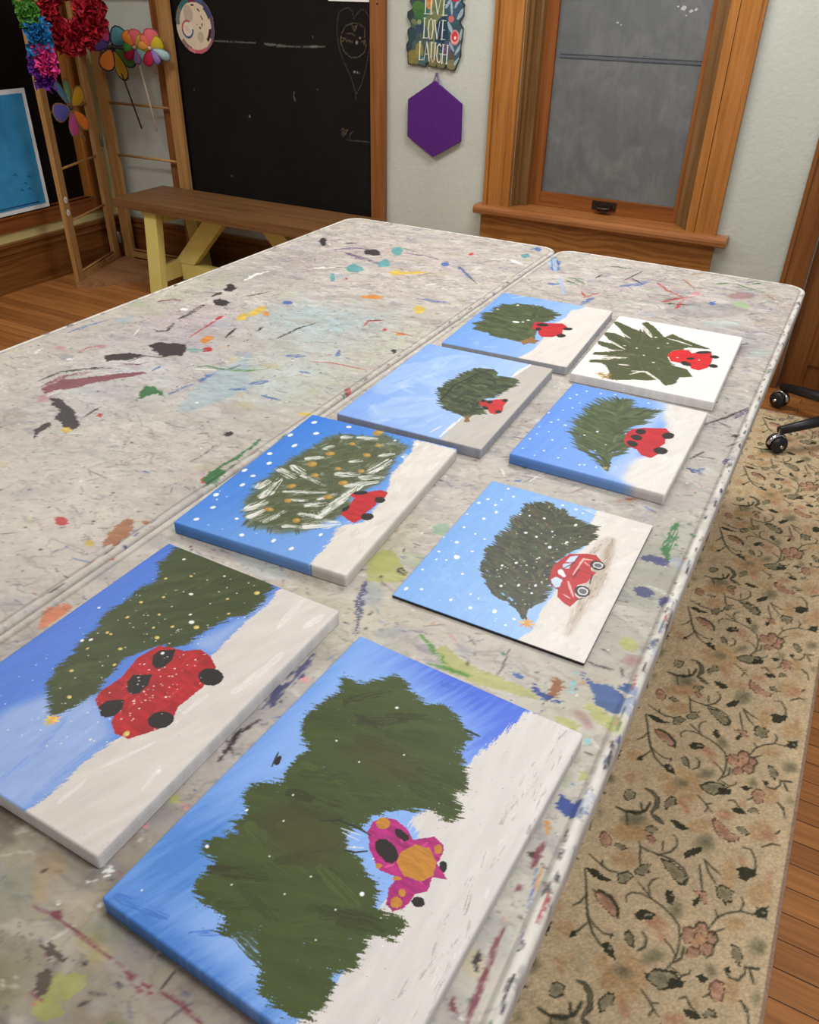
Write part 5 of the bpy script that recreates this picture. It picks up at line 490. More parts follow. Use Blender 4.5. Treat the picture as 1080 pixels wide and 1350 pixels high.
def table_paint(side):
    x0,x1=(-836,-75) if side=='R' else(-1652,-841)
    def f(X,Y,Z):
        # X, Y arrive relative to the table; bring them to the room
        cx=(x0+x1)/2; cy=1361.; GX,GY=X+cx,Y+cy; n=nseed
        p=Paint(GX,GY,(187,181,172))
        R=np.random.default_rng(21 if side=='R' else 22); rd=random.Random(5 if side=='R' else 6)
        a=fb(GX,GY,160,n(),.2,1.6); p.c*=(1+.05*a)[...,None]
        def tint(x,y,rx,ry,col,al):
            m=np.exp(-(((GX-x)/rx)**2+((GY-y)/ry)**2))*(.7+.5*fb(GX,GY,50,n(),.1,2)); m=np.clip(m,0,1)*al; p.c[:]=p.c*(1-m[...,None])+np.array(col)/255.*m[...,None]
        if side=='L':
            for q in((-1150,1640,170,190,(160,190,200),.8),(-1010,1330,130,260,(186,204,204),.7),(-1290,1120,170,230,(196,200,210),.7),(-960,720,120,280,(206,198,188),.6),(-1575,1700,60,320,(160,168,142),.7),(-1430,1480,120,130,(186,160,176),.6),(-1300,2350,300,180,(182,166,162),.6),(-1500,2000,130,260,(158,148,154),.65),(-1180,1950,120,200,(196,180,176),.5),(-900,1500,40,300,(178,186,160),.6),(-1100,900,140,160,(204,200,190),.6),(-1330,1380,90,80,(150,146,160),.6),(-1500,1300,90,110,(176,170,176),.6),(-1020,2250,120,160,(178,170,168),.5)): tint(*q)
        else:
            tint(-200,2050,160,140,(150,146,160),.6); tint(-450,2350,300,140,(172,162,166),.6); tint(-140,1550,90,160,(166,170,166),.6); tint(-150,900,100,200,(146,148,134),.8); tint(-480,700,90,90,(186,184,150),.6); tint(-480,1150,80,250,(186,178,168),.6); tint(-480,210,330,130,(150,140,118),.95); tint(-620,180,120,80,(128,126,96),.7); tint(-760,330,90,90,(166,140,108),.7); tint(-420,160,120,50,(110,100,88),.5); tint(-560,320,160,60,(142,132,118),.6); tint(-120,450,60,200,(190,194,178),.5); tint(-150,1250,80,120,(164,160,152),.6); tint(-520,900,50,60,(190,186,120),.5); tint(-125,1010,70,130,(136,140,126),.6); tint(-130,700,60,90,(176,176,150),.5); tint(-300,1120,150,50,(168,164,158),.5); tint(-480,690,110,70,(176,172,150),.5); tint(-700,220,120,90,(150,146,128),.6); tint(-250,160,200,60,(150,140,124),.5)
        # fine mottling, dirt veins and worn smears, all on warped coordinates
        wx=GX+14*fb(GX,GY,40,n())+5*fb(GX,GY,11,n()); wy=GY+14*fb(GX,GY,40,n())+5*fb(GX,GY,11,n())
        p.c*=(1+.07*fb(wx,wy,24,n(),.2,1.8,4)+.05*fb(wx,wy,6,n(),.1,1.5,3))[...,None]
        def over(m,col,al): p.c[:]=p.c*(1-al*m[...,None])+np.array(col)/255.*(al*m[...,None])
        far=np.clip((GY-1500)/700,0,1)
        for sc_v,col,al,an,th in((38,(110,104,102),.34,.15,.05),(60,(92,92,104),.34,.6,.035),(30,(132,124,116),.42,-.4,.06),(90,(78,82,104),.4,.1,.025),(45,(236,233,226),.5,.4,.05),(70,(122,96,104),.4,-.2,.04)):
            v=fb(wx,wy,sc_v,n(),an,2.6,4); m=np.clip(1-np.abs(v)/th,0,1)*np.clip(fb(GX,GY,75,n(),an,2)*1.8+.25+.4*far,0,1); over(m,col,al)
        for sc_v,col,al,lo in((34,(150,148,156),.5,.28),(26,(206,202,196),.6,.3),(44,(160,150,138),.5,.3),(30,(176,160,164),.45,.32),(22,(132,140,150),.4,.4)):
            over(np.clip((fb(wx,wy,sc_v,n(),.1,2.2,4)-lo)/.18,0,1)*(.6+.4*far),col,al)
        over(np.clip((fb(GX,GY,3.2,n(),.2,1.6,2)-.5)/.12,0,1)*np.clip(fb(GX,GY,60,n())+.4,0,1),(88,84,84),.5)
        pal=[(60,58,64)]*5+[(84,92,120)]*3+[(236,234,230)]*3+[(120,66,70),(74,104,160),(76,120,86),(140,150,150),(186,120,70),(150,80,110),(100,96,90)]
        cnt=1700
        if side=='R':
            for i in range(34):
                x,y=rd.uniform(-830,-300),rd.uniform(120,360); r=rd.uniform(8,30); p.poly([(x+r*1.6*math.cos(t)*rd.uniform(.5,1.2),y+r*math.sin(t)*rd.uniform(.5,1.2)) for t in np.linspace(0,6.28,12)[:-1]],rd.choice([(118,116,80),(104,92,80),(160,150,96),(92,86,84),(176,166,150),(130,110,90),(128,138,120)]),r*.6,r*.5,1,3,rd.uniform(.3,.65),.2,2,.15,4)
        for i in range(cnt):
            y=rd.uniform(120,2620); x=rd.uniform(x0+15,x1-15); an=rd.gauss(.15,.5); L=rd.expovariate(1/8)+2; wd=rd.uniform(1.1,2.6)
            if side=='R' and y>1900 or side=='L' and y>2000: L*=1.8; wd*=1.25
            p.stroke(wd,[(x,y),(x+L*math.cos(an)*.5+rd.gauss(0,1),y+L*math.sin(an)*.5+rd.gauss(0,1)),(x+L*math.cos(an),y+L*math.sin(an))],rd.choice(pal),.6,0,rd.uniform(.5,.95),.3,0,0)
        for i in range(620): p.dot(rd.uniform(x0,x1),rd.uniform(120,2620),rd.choice([1,1.2,1.5,2,2.6]),rd.choice(pal),.9)
        for i in range(120):
            y=rd.uniform(150,2600); x=rd.uniform(x0+20,x1-20); an=rd.gauss(.3,.7); L=rd.uniform(18,70); P=[(x,y)]
            for k in range(3): an+=rd.gauss(0,.35); P.append((P[-1][0]+L/3*math.cos(an),P[-1][1]+L/3*math.sin(an)))
            p.stroke(rd.uniform(1.5,7),P,rd.choice([(70,68,74),(110,116,140),(150,110,116),(120,140,130),(206,202,196),(150,134,110),(92,96,120),(160,150,160)]),.7,.5,rd.uniform(.35,.8),.5)
        for i in range(70):
            x,y=rd.uniform(x0,x1),rd.uniform(150,2600); r=rd.uniform(6,22); c=rd.choice([(150,160,176),(176,150,150),(160,172,140),(190,176,140),(130,132,138),(214,212,208)])
            p.poly([(x+r*1.5*math.cos(t)*rd.uniform(.6,1.2),y+r*math.sin(t)*rd.uniform(.6,1.2)) for t in np.linspace(0,6.28,10)[:-1]],c,r*.5,r*.8,0,0,rd.uniform(.25,.55),.1,2)
        big=[k for k in D if k.startswith('T_')]
        big.sort(key=lambda k:ALPHA.get(k[2:],1))
        for k in big:
            c=k[2:]
            for P in D[k]: 
                s_=np.ptp(np.array(P),axis=0).max(); p.poly(P,GC[c],min(7,s_*.14),max(2.5,s_*.09),2.5 if ALPHA.get(c,1)<.6 else 0,.8 if s_<30 else 2.4,ALPHA.get(c,.95),.25,2,.16,6)
        for k in [k for k in D if k.startswith('TS_')]:
            c=k[3:]
            for w,P in D[k]: p.stroke(max(w,1.6),P,GC[c],.6,.45 if w>7 else .15,.9,.55,0,.14)
        # lighter lip round the edge
        ex=np.minimum(GX-x0,x1-GX); ey=np.minimum(GY-111,2611-GY); e=np.minimum(ex,ey)
        outer=(x1-GX<60) if side=='R' else (GX-x0<60); m=np.clip((12.5-e)/2,0,1)*np.where(outer|(ey<30),.8,.3)*np.clip(.8+1.2*fb(GX,GY,14,n(),1.57,3),0,1); p.c=p.c*(1-m[...,None])+np.array((221,219,212))/255.*m[...,None]
        m=np.clip(1-np.abs(e-15)/2.2,0,1)*.3; p.c*=(1-m)[...,None]
        for i in range(110):
            y=rd.uniform(150,2550); L=rd.uniform(3,22)*(1 if y>900 else 1.3); xx=(x1-rd.uniform(2,12)) if side=='R' and i<80 else rd.choice([x0+rd.uniform(2,12),x1-rd.uniform(2,12)]); p.stroke(rd.uniform(1.5,4),[(xx,y),(xx+rd.gauss(0,1.5),y+L)],rd.choice([(46,46,50)]*3+[(70,84,130),(90,120,90),(150,70,70)]),.4,.3,.9,.5)
        s_=Z<.034; p.c[s_]=p.c[s_]*.25+np.array((176,174,170))/255.*.75
        return p.c
    return f
def table_z(hw,hl):
    def f(X,Y,Z):
        e=np.minimum(hw-np.abs(X),hl-np.abs(Y)); r=.0016*np.clip(1-np.abs(e-.007)/.007,0,1)-.0012*np.clip(1-np.abs(e-.015)/.003,0,1)
        return np.where(Z>.04,Z+r,Z)
    return f
tm=colmat('painted plastic table',.5,.3,260,.12,.0008)
steel=noisy('grey powder coated steel',rgb(120,120,124),rgb(132,132,136),60,.4,.5,0,0,(1,1,1),.3)
for side,x0,x1,lab in(('R',-.836,-.075,'paint spattered folding table that carries the eight canvases'),('L',-1.652,-.841,'paint spattered folding table with a bare top, beside the yellow legged bench')):
    cx=(x0+x1)/2; cy=1.361; hw=(x1-x0)/2; hl=1.25
    t=empty('folding_table',(cx,cy,0),lab,'table','paint spattered folding tables')
    px_,zx_=fold(-hw,hw,int(2*hw/.0024),.045,.004); py_,zy_=fold(-hl,hl,1020,.045,.004)
    grid_object('tabletop',px_,zx_,py_,zy_,table_paint(side),tm,t,(cx,cy,TOP-.045),0,.06,None,table_z(hw,hl),'xy',True)
    for ys_ in(-1,1):
        yy=cy+ys_*.93
        for xs_ in(-1,1):
            o=MB(); o.tube([(cx+xs_*.27,yy,.696),(cx+xs_*.27,yy,.06),(cx+xs_*.30,yy,.03)],.0135); o.tube([(cx+xs_*.30,yy,.034),(cx+xs_*.30,yy,.0046)],.017); o.build('leg',steel,t)
        for zz in(.2,.64): o=MB(); o.tube([(cx-.257,yy,zz),(cx+.257,yy,zz)],.011); o.build('crossbar',steel,t)
        o=MB(); o.tube([(cx,yy,.62),(cx,yy-ys_*.4,.69)],.009); o.build('brace',steel,t)
    for sx_ in(-.33,.33): o=MB(); o.bar((cx+sx_,cy-1.15,.682),(cx+sx_,cy+1.15,.682),.03,.024); o.build('side_rail',steel,t)
# ------------------------------------------------------------------ the eight paintings
cm=colmat('acrylic on canvas',.5,.28,900,.25,.0006,2)
bm_=colmat('acrylic on board',.42,.3,700,.1,.0004,2)
G1=[(70,78,46),(60,70,42),(82,92,52)]; BK=(40,36,36); RD=(186,36,44)
def sky(p,c1,c2,d=(1,0),n=.5,ang=0.,w=None):
    t=(p.X*d[0]+p.Y*d[1]); t=(t-t.min())/(np.ptp(t)+1e-6); t=np.clip(t+n*.25*fb(p.X,p.Y,26,nseed(),ang,4),0,1)[...,None]
    p.c[:]=(np.array(c1)*(1-t)+np.array(c2)*t)/255.; p.c*=(1+.035*fb(p.X,p.Y,4,nseed(),ang,10))[...,None]
def snow(p,P,col,dry=4,ang=1.57,soft=0,var=.04): p.poly(P,col,2.5,12,soft,dry,1,ang,3,var,9,5)
def tree_flat(p,P,cols,dry,ang,n=60,L=40,w=12):
    p.poly(P,cols[0],2,8,0,dry,1,ang,2,.1,8,5)
    P_=np.array(P,float); lo,hi=P_.min(0),P_.max(0)
    for i in range(n):
        x,y=random.uniform(lo[0],hi[0]),random.uniform(lo[1],hi[1]); a=ang+random.uniform(-.6,.6); q=[(x,y),(x+L*math.cos(a),y+L*math.sin(a))]
        if pip(np.array([x,q[1][0]]),np.array([y,q[1][1]]),P_).all(): p.stroke(w*random.uniform(.5,1.2),q,random.choice(cols),.3,.5,.9,.2)
def p1(p):
    sky(p,(132,172,236),(140,178,238),(1,0),.7,1.2)
    def band(x,y,rx,ry,c,al,a=0):
        u=(p.X-x)*math.cos(a)+(p.Y-y)*math.sin(a); v=-(p.X-x)*math.sin(a)+(p.Y-y)*math.cos(a)
        m=np.clip(np.exp(-((u/rx)**2+(v/ry)**2))*(1+.7*fb(p.X,p.Y,5,nseed(),1.2,9)),0,1)*al; p.c[:]=p.c*(1-m[...,None])+np.array(c)/255.*m[...,None]
    band(30,205,120,42,(70,104,214),.95,-.1); band(70,160,30,60,(78,112,218),.8); band(-120,-140,50,70,(64,122,200),.8); band(-60,-209,130,22,(60,116,196),.8); band(-150,40,14,160,(96,146,222),.5); band(-20,-180,60,20,(150,182,238),.5)
    for w,a,b in((10,(-110,-120),(-70,-60)),(8,(-70,-160),(-30,-120)),(12,(-140,-200),(-90,-190)),(9,(-20,190),(30,200)),(7,(-60,-190),(0,-150))): p.stroke(w,[a,b],(62,112,198),.4,.6,.7)
    snow(p,D['P1_snow'][0],(211,207,204),5)
    for i in range(70):
        x=random.uniform(118,152); y=random.uniform(-205,205); p.stroke(random.uniform(2,6),[(x,y),(x+random.gauss(0,3),y+random.uniform(10,40))],random.choice([(176,170,166),(228,226,224),(160,154,150)]),.4,.8,.7)
    tree_flat(p,D['P1_tree'][0],[(67,80,42),(60,70,38),(76,92,48),(56,60,36),(72,84,44)],6,.3,170,52,17)
    for q in((-20,60,26),(-40,-60,30)): p.poly([(q[0]+q[2]*1.7*math.cos(t),q[1]+q[2]*math.sin(t)) for t in np.linspace(0,6.28,14)[:-1]],(74,64,42),6,14,5,0,.35)
    P=D['P1_car'][0]; p.poly(P,(168,44,116),1.2,4,var=.22,vs=3,vst=5)
    for i in range(14):
        q=P[random.randrange(len(P))]; c=np.mean(P,axis=0); a=np.array(q)*.75+c*.25; p.stroke(2.5,[tuple(a),tuple(a*.6+c*.4)],random.choice([(196,70,140),(140,40,120),(206,90,150)]),.4,.3,.7)
    for P in D['P1_gold']: p.poly(P,(186,128,52),1.,3,var=.12,vs=2)
    for P in D['P1_black']: p.poly(P,BK,.6,3)
    for w,P in D['P1_lines']: p.stroke(w,P,(44,52,44),.4,.2)
    for w,P in D['P1_wht']: p.stroke(w,P,(190,206,228),.4)
    for x,y,r in D['P1_dots']: p.dot(x,y,r,(234,236,238))
def p2(p):
    sky(p,(70,116,212),(110,152,226),(1,-.2),.5,1.4)
    for P in D['P2_pale']: p.poly(P,(158,182,226),4,20,7,0,.85,1.4,3)
    for w,P in D['P2_blue']: p.stroke(w*1.3,P,(120,156,222),.3,.5,.7)
    snow(p,D['P2_snow'][0],(212,206,200),4,1.2)
    for w,P in D['P2_streak']: p.stroke(w,P,(226,222,217),.4,.35,.9)
    tree_flat(p,D['P2_tree'][0],[(66,76,44),(58,68,40),(76,87,52)],7,.9,120,38,11)
    p.poly(D['P2_car'][0],(172,36,44),.9,4,var=.2,vs=5)
    for i in range(30):
        P=np.array(D['P2_car'][0],float); q=P[random.randrange(len(P))]*.6+P.mean(0)*.4; p.stroke(5,[tuple(q),tuple(q+np.array((random.uniform(-5,5),random.uniform(8,24))))],random.choice([(168,34,44),(200,52,56),(190,46,50)]),.4,.5,.6)
    for P in D['P2_black']: p.poly(P,BK,.5,3)
    for x,y,r in D['P2_gold']: p.dot(x,y,r*.85,(204,178,96)); p.dot(x+r*.3,y,r*.5,(226,208,130))
    for x,y,r in D['P2_white']: p.dot(x,y,r*.68,(238,238,234))
    for x,y,r in D['P2_star']: p.star(x,y,r,(220,192,92),9)
    for i in range(110): p.dot(random.uniform(-120,70),random.uniform(-150,209),random.uniform(.4,1.0),(232,232,224))
    q=np.mean(D['P2_car'][0],axis=0)
    for i in range(60): p.dot(q[0]+random.gauss(0,22),q[1]+random.gauss(0,30),random.uniform(.4,1.),(240,232,224))
def p3(p):
    sky(p,(118,168,232),(160,194,234),(1,-.1),.6,1.5)
    for i in range(26): x,y=random.uniform(-130,20),random.uniform(-170,170); p.stroke(12,[(x,y),(x+random.uniform(20,50),y+random.uniform(-40,40))],random.choice([(160,194,236),(110,160,222),(140,180,230)]),.4,.7,.5)
    snow(p,D['P3_snow'][0],(216,211,205),3,1.4)
    for i in range(70):
        x,y=random.uniform(40,138),random.uniform(-178,178)
        if pip(np.array([x]),np.array([y]),D['P3_snow'][0])[0]: p.stroke(random.uniform(6,14),[(x,y),(x+random.gauss(0,14),y+random.gauss(0,18))],random.choice([(228,224,220),(200,194,187),(220,216,212)]),.4,.6,.5)
    for w,P in D['P3_shade']: p.stroke(w*1.5,P,(176,162,148),.6,.3,.55,.3,8); p.stroke(w*.9,P,(146,128,112),.6,.75,.7,.3,2)
    P=D['P3_tree'][0]; cc=np.mean(P,axis=0); st=D['P3_star'][0]
    p.poly([tuple(cc+(np.array(v)-cc)*.94) for v in P],(56,62,45),1.5,4,0,1,1)
    tip=np.array(st[:2])+np.array([-8,14]); base=np.array([-5,150.])
    p.needles(P,(tip,base),520,19,6.5,[(56,62,46),(44,50,37),(66,73,50),(76,82,56),(60,66,44),(80,74,52)],.75,.25)
    for i in range(40):
        x,y=np.array(P,float)[random.randrange(len(P))]*.6+cc*.4; p.leaf(x,y,random.uniform(0,6),9,3,random.choice([(96,64,44),(104,100,60),(40,44,34)]))
    p.stroke(3,[tuple(tip),tuple(np.array(st[:2])+(-2,6))],(60,60,44))
    for i in range(44): x,y=np.array(P,float)[random.randrange(len(P))]*random.uniform(.2,.9)+cc*.3; p.dot(x,y,random.uniform(.8,1.6),random.choice([(190,180,130),(226,226,216)]))
    p.poly(D['P3_car'][0],(176,36,42),.4,3,var=.12)
    for P in D['P3_glass']: p.poly(P,(190,206,230),.3,3)
    for P in D['P3_white']: p.poly(P,(230,226,226),.6,2)
    for w,P in D['P3_red']: p.stroke(w,P,(168,34,42),.1)
    for w,P in D['P3_hi']: p.stroke(w,P,(226,182,176),.5,.2,.9)
    for w,P in D['P3_dark']: p.stroke(w,P,(48,34,36),.2)
    for P in D['P3_tyre']: p.poly(P,(38,38,40),.3,3)
    for P in D['P3_hub']: p.poly(P,(206,204,202),.2,3)
    for P in D['P3_hub2']: p.poly(P,(96,98,100),.3,2)
    for x,y,r in D['P3_dots']: 
        if r>.3: p.dot(x,y,r*.95,(240,242,244),1,.8)
    for i in range(60): p.dot(random.uniform(-136,10),random.uniform(-172,172),random.uniform(.4,.9),(226,234,244))
    for x,y,r in D['P3_star']: p.star(x,y,r,(206,158,84),8)
def p4(p):
    sky(p,(56,124,218),(120,164,228),(1,-.35),.3,1.5)
    t=np.clip((p.X*.8-p.Y*.5+20)/160,0,1)[...,None]; p.c[:]=p.c*(1-.5*t)+np.array((122,166,228))/255.*.5*t
    snow(p,D['P4_snow'][0],(219,214,207),4,1.2)
    for i in range(40):
        x,y=random.uniform(60,148),random.uniform(-205,205)
        if pip(np.array([x]),np.array([y]),D['P4_snow'][0])[0]: p.stroke(random.uniform(8,16),[(x,y),(x+random.gauss(0,10),y+random.uniform(10,40))],random.choice([(232,228,222),(206,200,192),(226,222,216)]),.4,.5,.6)
    P=D['P4_tree'][0]; cc=np.mean(P,axis=0); A=np.array(P,float)
    p.poly(P,(96,106,82),6,6,2.5,7,.85,.7,2,.16)
    p.poly([tuple(cc+(np.array(v)-cc)*.93) for v in P],(84,94,66),3,6,0,6,1,.7,2,.16)
    def rnd():
        while True:
            x,y=random.uniform(*np.array([A[:,0].min(),A[:,0].max()])),random.uniform(A[:,1].min(),A[:,1].max())
            if pip(np.array([x]),np.array([y]),P)[0]: return x,y
    for i in range(330):
        x,y=rnd(); a=.9+random.gauss(0,.55); L=random.uniform(12,30); p.stroke(random.uniform(4,10),[(x-L/2*math.cos(a),y-L/2*math.sin(a)),(x+L/2*math.cos(a),y+L/2*math.sin(a))],random.choice([(92,102,72),(70,80,54),(112,120,98),(80,90,62),(128,134,116),(66,74,50)]),.5,.65,.75)
    for i in range(60):
        k=random.randrange(len(P)); t=random.random(); q=A[k]*t+A[(k+1)%len(P)]*(1-t); d=(q-cc)/np.linalg.norm(q-cc); p.leaf(*(q-d*10),math.atan2(d[1],d[0])+.4,random.uniform(14,22),3.5,(78,90,66))
    for i in range(46):
        x,y=rnd(); a=.9+random.gauss(0,.5); L=random.uniform(16,34); p.stroke(random.uniform(6,12),[(x-L/2*math.cos(a),y-L/2*math.sin(a)),(x+L/2*math.cos(a),y+L/2*math.sin(a))],(176,182,168),.4,.85,.7)
    for P_ in D['P4_white2']: p.poly(P_,(196,200,188),3,6,2,5,.35,.9,3)
    for w,P_ in D['P4_white']: 
        p.stroke(w*1.5,P_,(184,190,176),.3,.8,.75,.25); p.stroke(w*1.1,P_,(226,227,222),.3,.55,.95,.25)
    for x,y,r in D['P4_gold']: p.dot(x,y,r,(170,134,66)); p.dot(x+r*.2,y+r*.2,r*.5,(192,158,84))
    p.poly(D['P4_car'][0],(188,40,46),.8,3,var=.14)
    for P_ in D['P4_black']: p.poly(P_,BK,.5,3)
    for x,y,r in D['P4_dots']: p.dot(x,y,r,(238,242,244),1,.75)
def p5(p):
    sky(p,(128,168,236),(172,200,242),(1,.1),.6,1.4)
    for w,P in D['P5_pale']: p.stroke(w,P,(170,200,240),.3,.3,.6,.3,10)
    for i in range(40): x,y=random.uniform(-130,40),random.uniform(-190,200); p.stroke(16,[(x,y),(x+random.gauss(0,22),y+random.gauss(0,34))],random.choice([(196,216,246),(160,192,240),(180,206,242)]),.4,.6,.45)
    snow(p,D['P5_snow'][0],(190,185,179),3,1.4)
    for w,P in D['P5_white']: p.stroke(w,P,(232,232,230),.5,.3)
    P=D['P5_tree'][0]; cc=np.mean(P,axis=0); p.poly([tuple(cc+(np.array(v)-cc)*.95) for v in P],(60,68,50),1.5,4,0,1)
    g=D['P5_gold'][0]; tip=np.mean(g,axis=0)
    p.needles(P,(tip,(np.array(P[3])+np.array(P[4]))/2),170,26,11,[(66,78,54),(54,62,46),(84,98,68),(74,86,60)],.35,.3)
    for a,b in zip(P[16:27],P[17:28]):
        m=(np.array(a)+np.array(b))/2; d=cc-m; p.stroke(3,[tuple(m+d*.35),tuple(m+d*.42+(2,14))],(38,44,36),.4)
    p.stroke(4,[P[19],tuple(np.array(P[22])*.8+cc*.2),tuple(np.array(P[25])*.75+cc*.25),P[1]],(34,40,34),.4)
    p.poly(g,(132,104,62),.6,3)
    p.poly(D['P5_car'][0],(190,44,50),.7,3,var=.14)
    for P in D['P5_black']: p.poly(P,BK,.5,3)
def p6(p):
    sky(p,(96,146,230),(140,178,236),(1,-.05),.4,1.4)
    for P in D['P6_pale']: p.poly(P,(172,194,234),4,16,9,0,.85,1.4,2)
    snow(p,D['P6_snow'][0],(222,217,212),6,1.2,6)
    for i in range(26):
        x,y=random.uniform(70,135),random.uniform(-175,175); p.stroke(12,[(x,y),(x+random.gauss(0,10),y+random.uniform(14,50))],random.choice([(232,229,226),(206,200,196)]),.5,.6,.5)
    P=D['P6_tree'][0]; cc=np.mean(P,axis=0); p.poly([tuple(cc+(np.array(v)-cc)*.9) for v in P],(72,86,56),2,5,0,3)
    st=D['P6_star'][0]; tip=np.array(st[:2])+(0,8)
    p.needles(P,(tip,(np.array(P[1])+np.array(P[2]))/2),300,34,6,[(74,88,58),(64,76,50),(92,106,74),(82,96,64)],.9,.35)
    p.stroke(3,[tuple(tip+(0,12)),tuple(st[:2])],(74,80,54))
    p.star(st[0],st[1],st[2],(176,158,96),6)
    p.poly(D['P6_car'][0],(188,40,50),.5,3,var=.08)
    for P in D['P6_black']: p.poly(P,BK,.3,3)
    for x,y,r in D['P6_dots']: p.dot(x,y,r,(226,234,244),1,.8)
def p7(p):
    sky(p,(110,158,236),(164,194,242),(1,0),.5,1.4)
    for i in range(26): x,y=random.uniform(-140,20),random.uniform(-190,200); p.stroke(14,[(x,y),(x+random.gauss(0,20),y+random.gauss(0,30))],random.choice([(186,208,244),(124,168,238)]),.4,.6,.5)
    snow(p,D['P7_snow'][0],(218,212,206),3,1.4)
    for i in range(24): x,y=random.uniform(60,140),random.uniform(-190,190); p.stroke(14,[(x,y),(x+random.gauss(0,10),y+random.uniform(14,50))],(224,219,214),.5,.6,.5) if x>80 else None
    P=D['P7_tree'][0]; cc=np.mean(P,axis=0); p.poly([tuple(cc+(np.array(v)-cc)*.97) for v in P],(74,86,58),2,5,0,2)
    p.needles(P,(tuple(np.mean(D['P7_gold'][0],axis=0)),tuple(cc+(20,90))),90,40,16,[(74,86,58),(66,78,50),(84,96,64)],.5,.15)
    for i in range(70):
        x,y=np.array(P,float)[random.randrange(len(P))]*.75+cc*.25; p.stroke(5,[(x,y),(x+random.uniform(14,34),y+random.uniform(-20,8))],random.choice([(88,100,68),(64,76,50),(78,90,58)]),.6,.5,.8)
    p.poly(D['P7_gold'][0],(140,108,66),.6,3)
    p.poly(D['P7_car'][0],(190,40,48),.6,3,var=.1)
    for P in D['P7_black']: p.poly(P,BK,.4,3)
    for x,y,r in D['P7_dots']: p.dot(x,y,r,(232,236,232))
def p8(p):
    p.c[:]=np.array((236,232,227))/255.; p.c*=(1+.02*fb(p.X,p.Y,20,nseed(),.4,3))[...,None]
    P=D['P8_tree'][0]; p.poly(P,(78,86,56),1.5,5,0,3,1,.2,3,.12); cc=np.mean(P,axis=0)
    for i in range(90):
        q=np.array(P,float)[random.randrange(len(P))]; a=q*.75+cc*.25; b=q*.3+cc*.7; p.stroke(random.uniform(5,10),[tuple(b),tuple(a)],random.choice([(78,88,56),(68,78,48),(92,100,66)]),.5,.5,.8)
    for w,P_ in D['P8_white']: p.stroke(w,P_,(232,228,222),.6,.25,.95)
    for i in range(50): q=np.array(P,float)[random.randrange(len(P))]*.6+cc*.4; p.stroke(2,[tuple(q),tuple(q+(random.gauss(0,16),random.gauss(0,12)))],random.choice([(150,70,50),(70,78,50),(196,196,180)]),.5,.3,.5)
    for x,y,r in D['P8_gold']: p.star(x,y,r,(160,126,58),6)
    p.poly(D['P8_car'][0],(206,34,42),1,4,var=.12)
    for P_ in D['P8_black']: p.poly(P_,BK,.4,3)
    for x,y,r in D['P8_dots']: p.dot(x,y,r*.7,(236,236,230))
CANV=[('P1',p1,.0008,None,'stretched canvas of a ragged dark green tree on a small magenta and gold car'),
('P2',p2,.0009,(212,208,206),'stretched canvas of a gold flecked tree on a big red car with black wheels'),
('P3',p3,.0009,(46,46,50),'thin unstretched canvas board with a finely needled tree on a detailed red car'),
('P4',p4,.0011,None,'stretched canvas of a tree brushed with thick white snow strokes and gold baubles'),
('P5',p5,.0014,(158,160,168),'stretched canvas of a small leafy tree and tiny red car under wide pale sky'),
('P6',p6,.0014,None,'stretched canvas of a feathery pale green tree beside a smooth red car, blue sides'),
('P7',p7,.0016,(168,172,180),'stretched canvas of a broad green tree with a brown star, closest to the window'),
('P8',p8,.0016,(230,227,224),'stretched canvas with a bare white sky and a spiky green tree on a red car')]
for k,fn,st,side,lab in CANV:
    cx,cy,a=FRAMES[k]; w,h=(.279,.357) if k in('P3','P6') else(.304,.418); T=.004 if k=='P3' else .0195
    def pf(X,Y,Z,fn=fn,side=side,T=T):
        p=Paint(X,Y,(200,200,200)); fn(p)
        if side: 
            s_=Z<T-.0007*(.9 if T<.01 else 1.6); p.c[s_]=np.array(side)/255.; p.c[s_]*=(1+.06*fb(X,Y,8,nseed()))[s_][...,None]
        else:
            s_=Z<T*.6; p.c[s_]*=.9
        return p.c
    e=.0008 if k=='P3' else .0022
    fx,fz=fold(-w/2,w/2,int(w/st),T,e); fy,gz=fold(-h/2,h/2,int(h/st),T,e)
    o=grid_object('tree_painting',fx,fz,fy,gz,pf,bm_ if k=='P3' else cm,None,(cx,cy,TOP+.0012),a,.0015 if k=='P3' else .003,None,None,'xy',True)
    tag(o,lab,'painting','tree and car paintings laid out on the table')
# ------------------------------------------------------------------ chalkboard and the things on the back wall
m_,nt,b=mat('chalkboard black',rgb(27,24,24),.7,.2)
def chalk_paint(X,Y,Z):
    p=Paint(X-2820.,Y+1130.,(21,18,17)); p.c*=(1+.16*fb(p.X,p.Y,90,nseed())+.1*fb(p.X,p.Y,12,nseed(),.1,3))[...,None]
    for key,c,al in(('chalk',(104,90,84),.75),('chalky',(134,120,86),.8),('chalkb',(100,118,124),.75),('chalkh',(120,116,108),.8)):
        for w,P in D[key]: p.stroke(max(3.2,w*(1.2 if key=='chalkh' else .75)),P,c,.2,.25,al,.3)
    for x,y,r in D['chalkd']: p.dot(x,y,max(r,2.6),(150,142,126),.85)
    return p.c
cb=empty('chalkboard',(-2.82,YB,.36),'tall black chalkboard in a brown wooden frame with a chalk heart drawn on it','chalkboard')
nx=np.arange(-.62,.6405,.0034); ny=np.arange(-.77,.9,.0034)
grid_object('board',nx,np.zeros(len(nx)),ny,np.zeros(len(ny)),chalk_paint,colmat('chalk on black paint',.75,.15,200,.1,.0005),cb,(-2.82,3.645,1.13),0,0,None,None,'xz')
frm=wood('chalkboard frame wood',rgb(96,54,24),rgb(132,80,40),rgb(150,96,52),'z'); frx=wood('chalkboard frame rail',rgb(96,54,24),rgb(132,80,40),rgb(150,96,52),'x')
